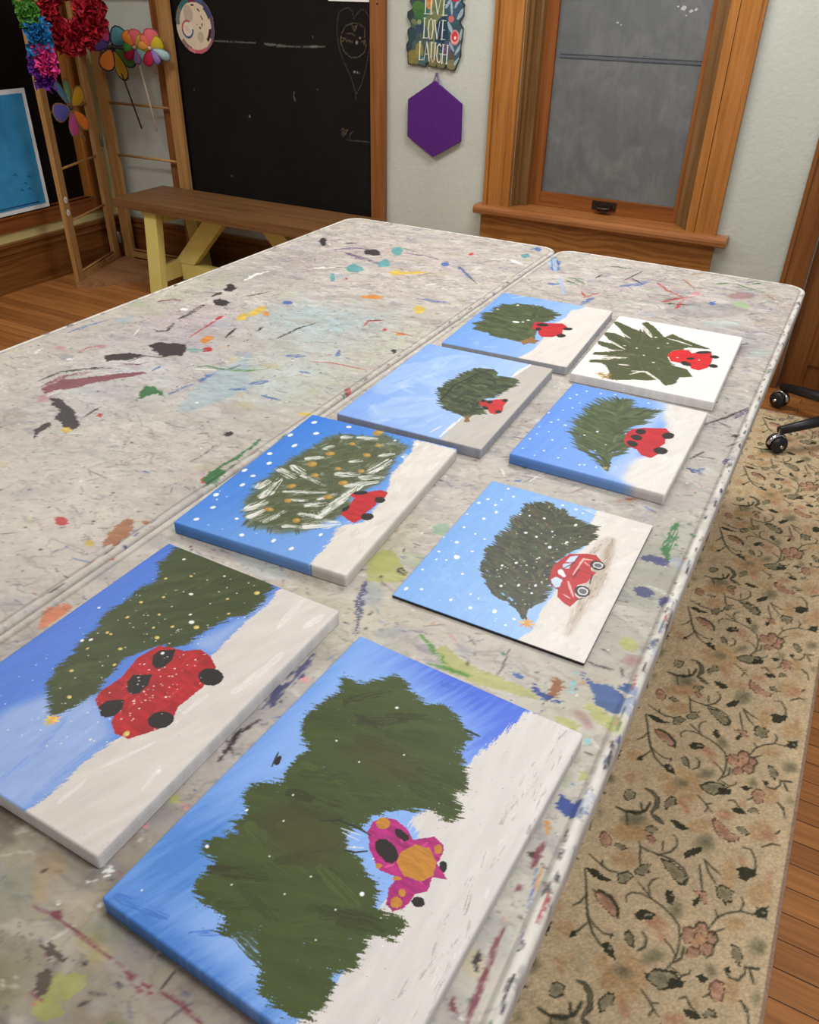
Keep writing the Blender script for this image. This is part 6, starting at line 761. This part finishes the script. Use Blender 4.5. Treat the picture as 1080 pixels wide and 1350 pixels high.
o=MB(); o.box((-2.18,3.632,.36),(-2.11,YB-.001,2.05)); o.build('frame_post',frm,cb,.003)
o=MB(); o.box((-3.5,3.632,.36),(-3.43,YB-.001,2.05)); o.build('frame_post',frm,cb,.003)
for z0 in(.345,2.0): o=MB(); o.box((-3.4295,3.632,z0),(-2.1805,YB-.001,z0+.052)); o.build('frame_rail',frx,cb,.003)
o=MB(); o.box((-3.4295,3.648,.4),(-2.1805,YB-.001,2.0)); o.build('backing',mat('black backing',rgb(26,23,23),.8)[0],cb)
o=MB()
for z in(1.39,): o.lathe((-2.14,3.6325,z),[(.0045,0),(.0045,.001),(.002,.0016)],(0,-1,0),10)
o.build('screw',mat('dark screw',rgb(34,24,20),.5)[0],cb)
# paper at the top of the board
o=MB(); o.box((-2.405,3.639,1.395),(-2.186,3.6405,1.69)); tag(o.build('paper_sheet',noisy('white paper',rgb(226,224,220),rgb(234,232,228),20,.7,.1,0)),'white sheet of paper taped high on the chalkboard beside its right post','paper')
# round colour mixing guide
def wheel_paint(X,Y,Z):
    p=Paint(X,Y,(214,196,172)); r=np.hypot(X,Y); th=np.degrees(np.arctan2(Y,X))%360; p.c*=(1+.03*fb(X,Y,14,nseed()))[...,None]
    def ring(r0,r1,a0,a1,col):
        m=(r>r0)&(r<r1)&(((th-a0)%360)<((a1-a0)%360)); p.c[m]=np.array(col)/255.
    ring(99,125,82,106,(120,44,74)); ring(101,125,106,142,(58,104,108)); ring(100,125,142,180,(108,116,108)); ring(99,125,180,215,(206,190,172)); ring(108,125,215,240,(150,120,110)); ring(108,125,240,262,(206,120,124)); ring(108,125,262,300,(196,92,104)); ring(112,125,300,330,(150,96,110)); ring(103,125,330,20,(92,78,100)); ring(103,125,20,60,(70,72,106)); ring(101,125,60,82,(72,92,132))
    ring(104,112,215,250,(120,106,92)); ring(88,104,318,352,(58,34,44)); ring(94,104,18,50,(60,60,92))
    for x,y,w,h,a in((-5,88,20,7,0),(32,66,22,6,-.7),(48,34,22,6,-1.1),(45,2,16,6,1.4),(32,-10,12,9,-.7),(12,4,6,5,0)):
        c_,s_=math.cos(a),math.sin(a); u=(X-x)*c_+(Y-y)*s_; v=-(X-x)*s_+(Y-y)*c_; p.c[(abs(u)<w/2)&(abs(v)<h/2)]=np.array((70,52,42))/255.
    for x,y,rr in((-38,50,30),(30,-50,20)): m=np.hypot((X-x),(Y-y)*.8)<rr; p.c[m]=p.c[m]*.86
    rr=np.hypot(X+52,(Y+18)*.95); ta=np.degrees(np.arctan2(Y+18,X+52))%360; m=rr<38; p.c[m]=np.array((220,206,188))/255.; m=(rr>30)&(rr<39); 
    p.c[m&(ta>60)&(ta<180)]=np.array((176,86,92))/255.; p.c[m&(ta>=180)&(ta<360)]=np.array((58,84,116))/255.; p.c[m&(ta>=180)&(ta<215)]=np.array((110,66,92))/255.
    for k in(-10,0,10): p.stroke(1.6,[(-62+k,-4-k*.3),(-46+k,-30-k*.3)],(170,130,116))
    return p.c
n=np.arange(-.126,.1261,.0026); o=grid_object('colour_wheel',n,np.full(len(n),.0),n,np.full(len(n),.0),wheel_paint,colmat('printed card',.45,.3),None,(-3.213,3.6385,1.273),0,0,lambda X,Y:np.hypot(X+.0013,Y+.0013)<.1245,None,'xz')
tag(o,'round cream colour mixing wheel with a coloured rim on the chalkboard','colour wheel')
# carved flower sign
SX,SZ=-1.862,1.31
def sgn_pt(x,y): return ((x/1080*100+530),(y/1080*100))
def sc(x,y): # local mm from the 0..1080 tracing square
    return ((x-510)*.3405,(480-y)*.326-3)
SOUT=[(95,-420),(180,-480),(300,-440),(420,-500),(560,-460),(700,-490),(830,-430),(900,-300),(930,-120),(920,0),(905,60),(910,120),(870,170),(915,200),(910,250),(915,330),(860,400),(885,440),(912,470),(905,600),(890,690),(895,800),(850,900),(820,975),(715,970),(690,915),(665,968),(560,955),(545,915),(535,950),(430,940),(420,905),(390,905),(380,955),(285,935),(120,930),(110,790),(90,740),(95,680),(130,640),(105,560),(110,510),(160,480),(150,440),(105,380),(100,310),(150,285),(180,265),(140,200),(130,150),(170,140),(110,70),(85,0),(70,-150),(110,-300)]
SO=[sc(*q) for q in SOUT]
def sign_paint(X,Y,Z):
    p=Paint(X,Y,(70,88,84)); E=lambda x,y,rx,ry,c,rot=0,v=.12: p.poly([sc(x+rx*math.cos(t)*math.cos(rot)-ry*math.sin(t)*math.sin(rot),y+rx*math.cos(t)*math.sin(rot)+ry*math.sin(t)*math.cos(rot)) for t in np.linspace(0,6.28,15)[:-1]],c,.8,4,var=v)
    p.c*=(1+.2*fb(X,Y,12,nseed()))[...,None]
    E(520,300,200,260,(104,118,82)); E(560,480,160,160,(116,122,84)); E(640,540,130,200,(36,62,84)); E(780,250,140,190,(58,86,108)); E(760,720,130,130,(70,88,104)); E(300,250,120,150,(48,98,100)); E(240,100,150,120,(62,70,82)); E(800,480,110,140,(58,84,94))
    E(260,270,95,95,(70,112,60)); E(290,340,60,60,(60,104,56)); E(150,340,58,62,(50,62,62)); E(170,570,75,90,(50,70,78)); E(135,720,52,72,(48,66,70)); E(300,490,70,60,(54,72,96)); E(205,420,46,30,(116,122,84),.6); E(280,420,30,30,(140,160,116))
    E(200,840,100,95,(128,118,66)); E(290,760,60,110,(138,130,72)); E(330,860,60,50,(70,104,110)); E(480,740,70,110,(122,126,90)); E(500,890,60,60,(120,110,72)); E(610,900,60,60,(112,106,72)); E(690,720,60,70,(96,82,120)); E(770,900,66,66,(124,118,84)); E(760,800,50,40,(92,80,74)); E(580,860,40,40,(96,90,60))
    for x,y,rx,ry,a in((880,60,22,110,.25),(820,180,20,80,.5),(740,250,18,80,-.1),(870,310,26,80,.6),(690,200,18,70,.6),(730,470,24,80,-.5),(890,540,22,70,.2),(760,690,18,70,-.6),(860,710,20,90,.6),(840,860,20,60,.7)): E(x,y,rx,ry,(150,172,180),a)
    E(260,10,60,40,(150,128,150)); E(490,10,110,70,(196,62,86)); E(490,-20,50,30,(226,110,130)); E(640,0,70,60,(176,44,70)); E(790,90,90,90,(178,46,72)); E(650,20,20,20,(220,130,150))
    for a in(.8,2.4,3.9,5.5): E(780+34*math.cos(a),70+40*math.sin(a),26,26,(232,140,160))
    E(740,370,40,40,(206,110,110)); E(800,580,66,88,(218,150,150)); E(800,570,46,62,(200,66,70)); E(805,585,16,18,(240,220,210)); E(420,180,55,90,(188,140,80)); E(430,150,20,50,(206,120,60))
    E(350,-200,150,120,(70,110,80)); E(700,-200,150,120,(196,70,90)); E(520,-330,160,100,(206,110,120)); E(200,-300,80,90,(60,90,100)); E(840,-330,60,80,(120,140,80))
    lw=2.3; S=lambda *q:p.stroke(lw,[sc(*v) for v in q],(232,230,214),0,0,1,0,0,.02)
    L=lambda *q:p.stroke(4.6,[sc(*v) for v in q],(232,230,214),0,0,1,0,0,.02)
    # LIVE
    L((368,95),(366,322)); S((345,95),(400,95)); S((345,322),(470,322),(472,300)); L((452,100),(448,322)); S((425,98),(478,98)); L((488,80),(545,322)); S((545,322),(590,110)); S((470,82),(520,85)); L((632,110),(622,332)); S((605,110),(680,112)); S((605,332),(684,330)); S((625,215),(668,215))
    # LOVE
    L((358,372),(352,602)); S((340,372),(380,372)); S((340,602),(410,602),(414,580)); L((425,400),(415,500),(430,600)); L((478,400),(485,500),(468,600)); S((425,400),(450,375),(478,400)); S((430,600),(450,612),(468,600)); L((505,395),(545,605)); S((545,605),(580,400)); S((488,392),(525,392)); L((625,390),(615,610)); S((600,390),(668,392)); S((598,610),(664,608)); S((620,500),(655,500))
    # LAUGH
    L((300,648),(294,862)); S((285,648),(320,648)); S((285,862),(345,864),(348,840)); S((400,650),(362,868)); L((400,650),(440,870)); S((375,790),(425,792)); L((470,652),(465,830)); S((465,830),(490,885),(515,850)); L((515,850),(525,655)); S((455,652),(490,652)); S((512,655),(545,655)); L((605,690),(585,662),(560,690),(550,800),(562,870),(590,885),(608,860)); S((608,860),(608,780)); S((585,780),(625,780)); L((640,670),(628,890)); L((705,675),(695,892)); S((635,785),(700,785)); S((625,670),(656,670)); S((690,675),(718,675)); S((615,888),(645,890)); S((680,892),(708,892))
    inn=pip(X*1.035-1,(Y-6)*1.03+6,SO); p.c[~inn]*=.55
    return p.c
xs_=np.arange(-.15,.15,.0017); ys_=np.arange(-.17,.33,.0017)
so=empty('carved_sign',(SX,YB-.004,SZ-.16),'colourful cut-out flower plaque reading LIVE LOVE LAUGH on the white wall','sign')
grid_object('plaque',xs_,np.zeros(len(xs_)),ys_,np.zeros(len(ys_)),sign_paint,colmat('printed wood plaque',.5,.25),so,(SX,YB-.0135,SZ-.0),0,0,lambda X,Y:pip(X*1000,Y*1000,SO),None,'xz')
o=MB(); o.prism([(SX+x*.985/1000,YB-.012,SZ+y*.99/1000) for x,y in SO],(0,.0115,0)); o.build('backing',mat('dark plaque edge',rgb(70,62,50),.7)[0],so)
# purple hexagon on a ribbon loop
hx=empty('hanging_hexagon',(-1.848,YB-.01,.785),'purple hexagon hanging from a ribbon loop on the white wall','wall hanging')
HP=[(-1.986,1.02),(-1.852,1.102),(-1.714,1.018),(-1.71,.863),(-1.85,.784),(-1.987,.862)]
o=MB(); o.prism([(x,YB-.022,z) for x,z in HP],(0,.016,0)); o.build('board',noisy('purple felt',rgb(80,34,112),rgb(86,38,118),40,.75,.15,.1,.0005),hx,.0015)
o=MB(); pv=Vector((-1.848,YB-.012,1.129))
for x in(-1.868,-1.826): o.bar((x,YB-.014,1.082),(-1.847,YB-.012,1.131),.007,.0012)
o.build('ribbon',noisy('lilac ribbon',rgb(108,84,136),rgb(150,130,170),30,.5),hx)
o=MB(); o.lathe((-1.847,YB-.0005,1.131),[(.003,0),(.003,.014),(.005,.0145),(.005,.017)],(0,-1,0),10); o.build('nail',steel,hx)
# blue poster leaning in the left window
po=empty('poster',(XL+.03,2.95,LZ0),'blue poster with a white border leaning in the dark window','poster')
PY0,PY1,PZ0,PZ1=2.72,3.166,.392,.98
o=MB(); o.box((XL+.026,PY0,PZ0),(XL+.030,PY1,PZ1)); o.build('border',mat('white card',rgb(214,216,218),.6)[0],po)
o=MB(); o.box((XL+.0302,PY0+.022,PZ0+.022),(XL+.0312,PY1-.022,PZ1-.022)); o.build('print',noisy('blue print',rgb(44,126,178),rgb(62,144,190),14,.5,.3,0),po)
o=MB()
for y,z in((3.06,.56),(3.03,.53),(3.0,.5),(2.98,.58),(3.05,.50)): o.tube([(XL+.0316,y,z),(XL+.0318,y+.012,z+.008),(XL+.0318,y+.022,z-.004)],.0015,6)
o.tube([(XL+.0316,2.8,.428),(XL+.0318,3.1,.428)],.002,6); o.build('print_mark',mat('dark blue ink',rgb(20,50,90),.6)[0],po)
# ------------------------------------------------------------------ folding screen of dowels in the corner
pine=dict(dark=rgb(122,84,44),mid=rgb(160,118,70),light=rgb(180,138,88)); pine_z=wood('pine along z',axis='z',rough=.55,spec=.2,**pine); pine_x=wood('pine rod',axis='x',rough=.55,spec=.2,**pine)
fs=empty('folding_screen',(-3.85,3.45,0),'two-panel folding rack of pine posts and thin dowels standing in the corner','screen')
LA,LB=Vector((-3.95,3.55,0)),Vector((-3.758,3.048,0)); RA,RB=Vector((-3.925,3.589,0)),Vector((-3.346,3.609,0)); HT=1.72
dl_=(LB-LA).normalized(); dr_=(RB-RA).normalized(); UZ=Vector((0,0,1))
def stile(p,d,w,t=.024): 
    o=MB(); o.bar(p+Vector((0,0,.0)),p+UZ*HT,w,t,d); return o.build('stile',pine_z,fs,.002)
sL1=stile(LA+dl_*.035,dl_,.07); sL2=stile(LB-dl_*.03,dl_,.06); sR1=stile(RA+dr_*.035,dr_,.07); sR2=stile(RB-dr_*.036,dr_,.072)
for z in(.076,.35,.615,.884,1.151,1.42):
    o=MB(); o.tube([LA+dl_*.06+UZ*z,LB-dl_*.05+UZ*z],.0065,8); o.build('dowel',pine_x,fs)
    o=MB(); o.tube([RA+dr_*.06+UZ*z,RB-dr_*.06+UZ*z],.0065,8); o.build('dowel',pine_x,fs)
for a,b,d in((LA,LB,dl_),(RA,RB,dr_)):
    for z in(.0495,1.69): o=MB(); o.bar(a+d*.07+UZ*z,b-d*.06+UZ*z,.034,.02,(0,0,1)); o.build('rail',pine_x,fs,.002)
o=MB(); 
o.prism([(-3.925,3.56,.0),(-3.755,3.03,.0),(-3.43,3.42,.0),(-3.43,3.575,.0)],(0,0,.032)); o.build('corner_shelf',wood('shelf board',rgb(104,70,42),rgb(140,98,64),rgb(156,114,78),'x',.5),fs,.002)
hm=noisy('grey hinge steel',rgb(120,124,124),rgb(140,144,144),50,.4,.5,0,0,(1,1,1),.5)
mid=(LA+RA)/2
for z in(.15,.69,1.5):
    o=MB(); p=mid+Vector((.012,-.02,z)); o.tube([p-UZ*.032,p+UZ*.032],.005,8); o.bar(p-UZ*.03,p+UZ*.03,.05,.003,(1,-.35,0)); o.build('hinge',hm,fs)
nd=dl_.cross(UZ).normalized()
if nd.x<0: nd=-nd
for z in(.468,.402):
    o=MB(); c=LB-dl_*.03+nd*.0125+UZ*z; o.lathe(c,[(.017,0),(.017,.0008)],nd,14); o.lathe(c+nd*.0009+UZ*-.002,[(.006,0),(.006,.0006)],nd,10,1); tag(o.build('sticker',[mat('white sticker',rgb(222,216,214),.5)[0],mat('pale pink mark',rgb(196,160,150),.5)[0]],sL2),'round white sticker')
# ------------------------------------------------------------------ bench
yel=noisy('worn yellow paint',rgb(214,196,112),rgb(222,206,126),14,.5,.3,.15,.001); 
bt=wood('brown stained plank',rgb(80,53,30),rgb(112,77,46),rgb(128,91,58),'x',.5,.3)
bn=empty('bench',(-2.79,3.37,0),'long bench with a brown plank seat and yellow painted trestle legs','bench')
ST=.49
o=MB(); o.box((-3.51,3.18,ST-.046),(-2.07,3.56,ST)); o.build('seat',bt,bn,.004)
for xc in(-3.287,-2.293):
    for y0,y1 in((3.188,3.232),(3.585,3.515)):
        o=MB(); o.bar((xc,y0,-.02),(xc,y1,ST-.047),.084,.05)
        bmesh.ops.bisect_plane(o.bm,geom=o.bm.verts[:]+o.bm.edges[:]+o.bm.faces[:],plane_co=(0,0,0),plane_no=(0,0,1),clear_inner=True); bmesh.ops.holes_fill(o.bm,edges=o.bm.edges[:]); o.build('leg',yel,bn,.003)
    s_=1 if xc<-3 else -1; xa=xc-s_*.115
    o=MB(); o.prism([(xa,3.262,ST-.047),(xa,3.262,ST-.085),(xc-s_*.05,3.262,ST-.112),(xc+s_*.04,3.262,ST-.112),(xc+s_*.04,3.262,ST-.047)],(0,.225,0)); o.build('cleat',yel,bn,.003)
    o=MB(); o.bar((xc+s_*.02,3.225,.118),(xc+s_*.02,3.545,.118),.035,.09); o.build('crosspiece',yel,bn,.003)
o=MB(); o.box((-3.245,3.345,.055),(-2.335,3.395,.145)); o.build('stretcher',yel,bn,.003)
for s_,xc in((1,-3.287),(-1,-2.293)):
    o=MB(); o.bar((xc+s_*.05,3.37,.13),(xc+s_*.345,3.37,ST-.05),.05,.1,(0,1,0)); 
    bmesh.ops.bisect_plane(o.bm,geom=o.bm.verts[:]+o.bm.edges[:]+o.bm.faces[:],plane_co=(0,0,.146),plane_no=(0,0,1),clear_inner=True); bmesh.ops.holes_fill(o.bm,edges=o.bm.edges[:])
    bmesh.ops.bisect_plane(o.bm,geom=o.bm.verts[:]+o.bm.edges[:]+o.bm.faces[:],plane_co=(0,0,ST-.047),plane_no=(0,0,1),clear_outer=True); bmesh.ops.holes_fill(o.bm,edges=o.bm.edges[:]); o.build('brace',yel,bn,.003)
# ------------------------------------------------------------------ pinwheels, wreath, tassel garland
def petal(o,c,u,v,n,L,w,rim,mi,mr,cup=.02):
    # leaf-shaped petal from the hub along u, in the plane (u,v), cupped along n; darker hem round it
    c,u,v,n=Vector(c),Vector(u),Vector(v),Vector(n); N=14
    def ring(k): 
        r=[]
        for i in range(N):
            t=2*math.pi*i/N; a=.5-.5*math.cos(t); x=L*(.08+.92*a); y=w/2*math.sin(t)*(.55+.65*a); cx,cy=L*.58,0
            x=cx+(x-cx)*k; y*=k; r.append(o.bm.verts.new(c+u*x+v*y+n*(cup*(1-k)+cup*.8*y/w)))
        return r
    A,B_=ring(1),ring(1-rim); ce=o.bm.verts.new(c+u*L*.58+n*cup)
    for i in range(N):
        f=o.bm.faces.new((A[i],A[(i+1)%N],B_[(i+1)%N],B_[i])); f.material_index=mr
        f=o.bm.faces.new((B_[i],B_[(i+1)%N],ce)); f.material_index=mi; f.smooth=True
def cloth(name,c): return noisy(name,rgb(*c),rgb(*[min(255,int(k*1.08)) for k in c]),60,.75,.1,.1,.0005)
def pinwheel(name,label,cat,hub,nrm,petals,stick,sm,rimcol=None,grp=None):
    nrm=Vector(nrm).normalized(); e1=Vector((0,0,1)).cross(nrm).normalized(); e2=nrm.cross(e1); hub=Vector(hub)
    t=empty(name,hub,label,cat,grp)
    for ang,L,w,col,cup in petals:
        a=math.radians(ang); u=e1*math.cos(a)+e2*math.sin(a); v=nrm.cross(u); o=MB()
        rc=rimcol or tuple(int(k*.7) for k in col)
        petal(o,hub+nrm*.004,u,v,nrm,L,w,.14,0,1,cup); o.build('petal',[cloth('petal cloth',col),cloth('petal hem',rc)],t)
    o=MB(); o.lathe(hub-nrm*.006,[(.009,0),(.011,.008),(.008,.018),(.003,.021)],nrm,12); o.build('hub',mat('hub plastic',rgb(60,52,50) if rimcol else rgb(206,160,150),.4)[0],t)
    o=MB(); o.tube([hub-nrm*.008,Vector(stick)],.0042 if rimcol else .0055,8); o.build('stick',sm,t)
blk=noisy('black plastic rod',rgb(34,30,28),rgb(44,40,38),50,.4,.3,0); wht=noisy('pale wooden stick',rgb(186,170,150),rgb(200,184,166),50,.5,.3,0)
G='pinwheels tucked into the folding screen'
nr=Vector((.55,-.83,.06))
pinwheel('pinwheel','large cloth pinwheel with a magenta top petal and a long black stick','pinwheel',(-3.727,3.55,1.163),nr,[(118,.175,.105,(151,56,106),.012),(165,.13,.10,(70,56,110),.012),(245,.125,.095,(194,111,46),.012),(288,.17,.07,(173,135,44),.008),(322,.145,.075,(84,122,61),.01),(42,.11,.115,(75,120,129),.012)],(-3.609,3.562,.774),blk,(44,42,60),G)
pinwheel('pinwheel','cloth pinwheel with six pastel petals on the dowel before the dark window','pinwheel',(-3.775,3.246,.894),(.93,.12,.05),[(88,.14,.055,(96,137,96),.008),(120,.155,.055,(75,116,146),.008),(35,.14,.095,(177,137,37),.012),(188,.14,.10,(82,79,144),.012),(262,.14,.07,(163,65,115),.01),(312,.15,.07,(192,103,41),.01)],(-3.84,3.36,.72),wht,(120,90,60),G)
sp=[(80,.085,.075,(194,91,96),.02),(35,.08,.07,(177,153,53),.02),(-10,.085,.07,(129,159,51),.02),(-45,.085,.055,(146,177,184),.025),(-85,.08,.05,(135,108,159),.02),(-135,.075,.055,(147,30,56),.02),(175,.06,.055,(61,120,61),.02),(118,.085,.07,(199,118,44),.02)]
pinwheel('pinwheel','small foil pinwheel with a green left petal, next to the large magenta pinwheel','pinwheel',(-3.561,3.55,1.165),nr,sp,(-3.499,3.562,.768),wht,None,G)
sp2=[(75,.09,.085,(196,91,99),.02),(25,.075,.08,(178,159,44),.02),(-25,.11,.055,(151,177,178),.03),(-62,.08,.05,(129,106,168),.02),(-105,.085,.06,(151,34,60),.02),(150,.06,.06,(190,129,60),.02),(110,.07,.06,(194,99,77),.02)]
pinwheel('pinwheel','small foil pinwheel with a yellow petal against the right-hand pine post','pinwheel',(-3.407,3.5,1.17),nr,sp2,(-3.455,3.57,1.05),wht,None,G)
def ruffle(o,c,n,size,mi=0):
    # one crumpled tissue petal
    n=n.normalized(); u=n.orthogonal().normalized(); a=random.uniform(0,6.28); u=(Matrix.Rotation(a,3,n)@u); v=n.cross(u); g=[]
    for i in range(3):
        row=[]
        for j in range(4):
            x=(j/3-.5)*size*(1+.4*i); y=i/2*size*1.1; row.append(o.bm.verts.new(c+u*x+n*y*.8+v*(.35*size*math.sin(j*2.3+a)+.2*size*random.uniform(-1,1)+.25*y)))
        g.append(row)
    for i in range(2):
        for j in range(3): 
            f=o.bm.faces.new((g[i][j],g[i][j+1],g[i+1][j+1],g[i+1][j])); f.material_index=mi
def tissue(name,c): return noisy(name,rgb(*c),rgb(*[min(255,int(k*1.25)+6) for k in c]),35,.55,.3,.3,.002)
wc=Vector((-3.56,3.15,1.334)); wn=Vector((.42,-.90,.02)).normalized(); w1=Vector((0,0,1)).cross(wn).normalized(); w2=wn.cross(w1)
o=MB()
for i in range(900):
    t=random.uniform(0,6.28); ph=random.uniform(0,6.28); R0=.118; r0=.052; rad=w1*math.cos(t)+w2*math.sin(t); d=rad*math.cos(ph)+wn*math.sin(ph)
    ruffle(o,wc+rad*R0+d*r0*random.uniform(.5,1),d+Vector((random.gauss(0,.3),random.gauss(0,.3),random.gauss(0,.3))),random.uniform(.022,.036),0 if random.random()<.8 else 1)
o.tube([wc+(w1*math.cos(t)+w2*math.sin(t))*.118 for t in np.linspace(0,6.2832,33)],.026,8)
wr=o.build('tissue_wreath',[tissue('crimson tissue',(132,16,32)),tissue('bright red tissue',(168,34,42))]); tag(wr,'fluffy crimson tissue wreath hanging on the folding screen','wreath')
tg=empty('tissue_garland',(-3.535,2.935,1.03),'ruffled tissue streamer in green, blue, pink and purple on the front pine post','garland')
for nm,c,z0,z1,r,dx in(('green_tassel',(56,106,36),1.27,1.36,.05,-.03),('blue_tassel',(28,96,146),1.19,1.275,.06,.0),('pink_tassel',(184,50,116),1.09,1.19,.045,.015),('purple_tassel',(74,26,112),1.03,1.17,.05,-.02)):
    o=MB(); ax=Vector((-3.535+dx,2.935,0))
    for i in range(170):
        z=random.uniform(z0,z1); a=random.uniform(0,6.28); d=Vector((math.cos(a),math.sin(a),random.gauss(0,.5))); ruffle(o,ax+UZ*z+d*r*random.uniform(.2,.8),d,random.uniform(.014,.026))
    o.tube([ax+UZ*(z0-.005),ax+UZ*(z1+.01)],r*.35,8); o.build(nm,tissue(nm+' paper',c),tg)
o=MB(); o.tube([(-3.56,2.935,1.36),(-3.62,2.97,1.44),(-3.735,3.03,1.46)],.0025,6); o.build('string',wht,tg)
# ------------------------------------------------------------------ swivel chair: its castors show past the table
ch=empty('swivel_chair',(.235,3.27,0),'black swivel chair whose castors show past the end of the table','chair')
bp=noisy('black plastic',rgb(26,26,28),rgb(34,34,36),40,.4,.4,.05,.0005); chm=noisy('chrome',rgb(190,192,196),rgb(206,208,212),30,.15,.6,0,0,(1,1,1),.95); cl_=noisy('black seat cloth',rgb(30,30,34),rgb(40,40,44),120,.85,.1,.2,.001)
cc=Vector((.235,3.27,0))
for k in range(5):
    a=math.radians(-138+72*k); d=Vector((math.cos(a),math.sin(a),0)); s_=Vector((-d.y,d.x,0))
    o=MB(); o.tube([cc+d*.03+UZ*.125,cc+d*.2+UZ*.115,cc+d*.37+UZ*.092],[.026,.022,.017],10); lg=o.build('leg',bp,ch)
    p=cc+d*.365; o=MB()
    for sd in(-1,1): o.lathe(p+s_*sd*.008+UZ*.0378,[(.012,0),(.03,.001),(.033,.006),(.033,.013),(.028,.019),(.01,.021)],s_*sd,20)
    cs=o.build('castor',bp,lg)
    o=MB(); o.tube([p+UZ*.06,p+UZ*.1],.006,8); o.tube([p-s_*.036+UZ*.0378,p+s_*.036+UZ*.0378],.006,8)
    P_=[p+d*(-.036*math.cos(t))+UZ*(.033+.038*math.sin(t)) for t in np.linspace(.1,3.0,8)]; o.tube(P_,.008,8); o.build('castor_hood',chm,cs)
o=MB(); o.tube([cc+UZ*.09,cc+UZ*.24],.028,14); o.tube([cc+UZ*.24,cc+UZ*.41],.015,14); o.build('column',bp,ch)
o=MB(); o.lathe(cc+UZ*.41,[(.08,0),(.2,.004),(.215,.03),(.2,.06),(.1,.072),(.01,.074)],(0,0,1),28); o.build('seat',cl_,ch)
o=MB(); o.bar(cc+Vector((.17,.03,.42)),cc+Vector((.27,.05,.66)),.05,.012,(0,1,0)); o.build('back_bracket',bp,ch)
o=MB(); o.bar(cc+Vector((.262,.05,.62)),cc+Vector((.30,.055,.92)),.38,.05,(.0,1,0)); o.build('backrest',cl_,ch,.018)
# ------------------------------------------------------------------ light
def area(name,loc,rot,sx,sy,e,c):
    l=bpy.data.lights.new(name,'AREA'); l.shape='RECTANGLE'; l.size=sx; l.size_y=sy; l.energy=e; l.color=c
    o=bpy.data.objects.new(name,l); C.objects.link(o); o.location=loc; o.rotation_euler=rot; return o
area('ceiling_light_far',(-.8,2.7,2.66),(0,0,0),1.2,.6,38,(1,.995,.98))
area('fill_light_near',(.7,.7,2.66),(0,0,0),1.2,.6,31,(1,.995,.98))  # unseen fill lamp, added to brighten the near canvases, rug and right floor
area('fill_light_left',(-2.9,1.7,2.66),(0,0,0),1.2,.6,36,(1,.985,.955))  # another added fill, lifts the dark left corner with the bench and screen
w=bpy.data.worlds.new('room ambience'); bpy.context.scene.world=w; w.use_nodes=True
bg=w.node_tree.nodes['Background']; bg.inputs['Color'].default_value=(.95,.97,1,1); bg.inputs['Strength'].default_value=.42
# ------------------------------------------------------------------ camera
cd=bpy.data.cameras.new('camera'); cam=bpy.data.objects.new('camera',cd); C.objects.link(cam)
Rr=[(0.87802097,0.47828597,0.01793637),(-0.27586416,0.47508663,0.83557864),(-0.39112421,0.73860356,-0.54907798)]
cam.matrix_world=Matrix(((Rr[0][0],Rr[1][0],-Rr[2][0],0),(Rr[0][1],Rr[1][1],-Rr[2][1],0),(Rr[0][2],Rr[1][2],-Rr[2][2],1.459),(0,0,0,1)))
cd.sensor_fit='VERTICAL'; cd.sensor_height=24; cd.lens=1055.474/1350*24; cd.clip_start=.02
bpy.context.scene.camera=cam
sc_=bpy.context.scene; sc_.view_settings.view_transform='Standard'; sc_.view_settings.look='None'; sc_.view_settings.exposure=.1; sc_.view_settings.gamma=1
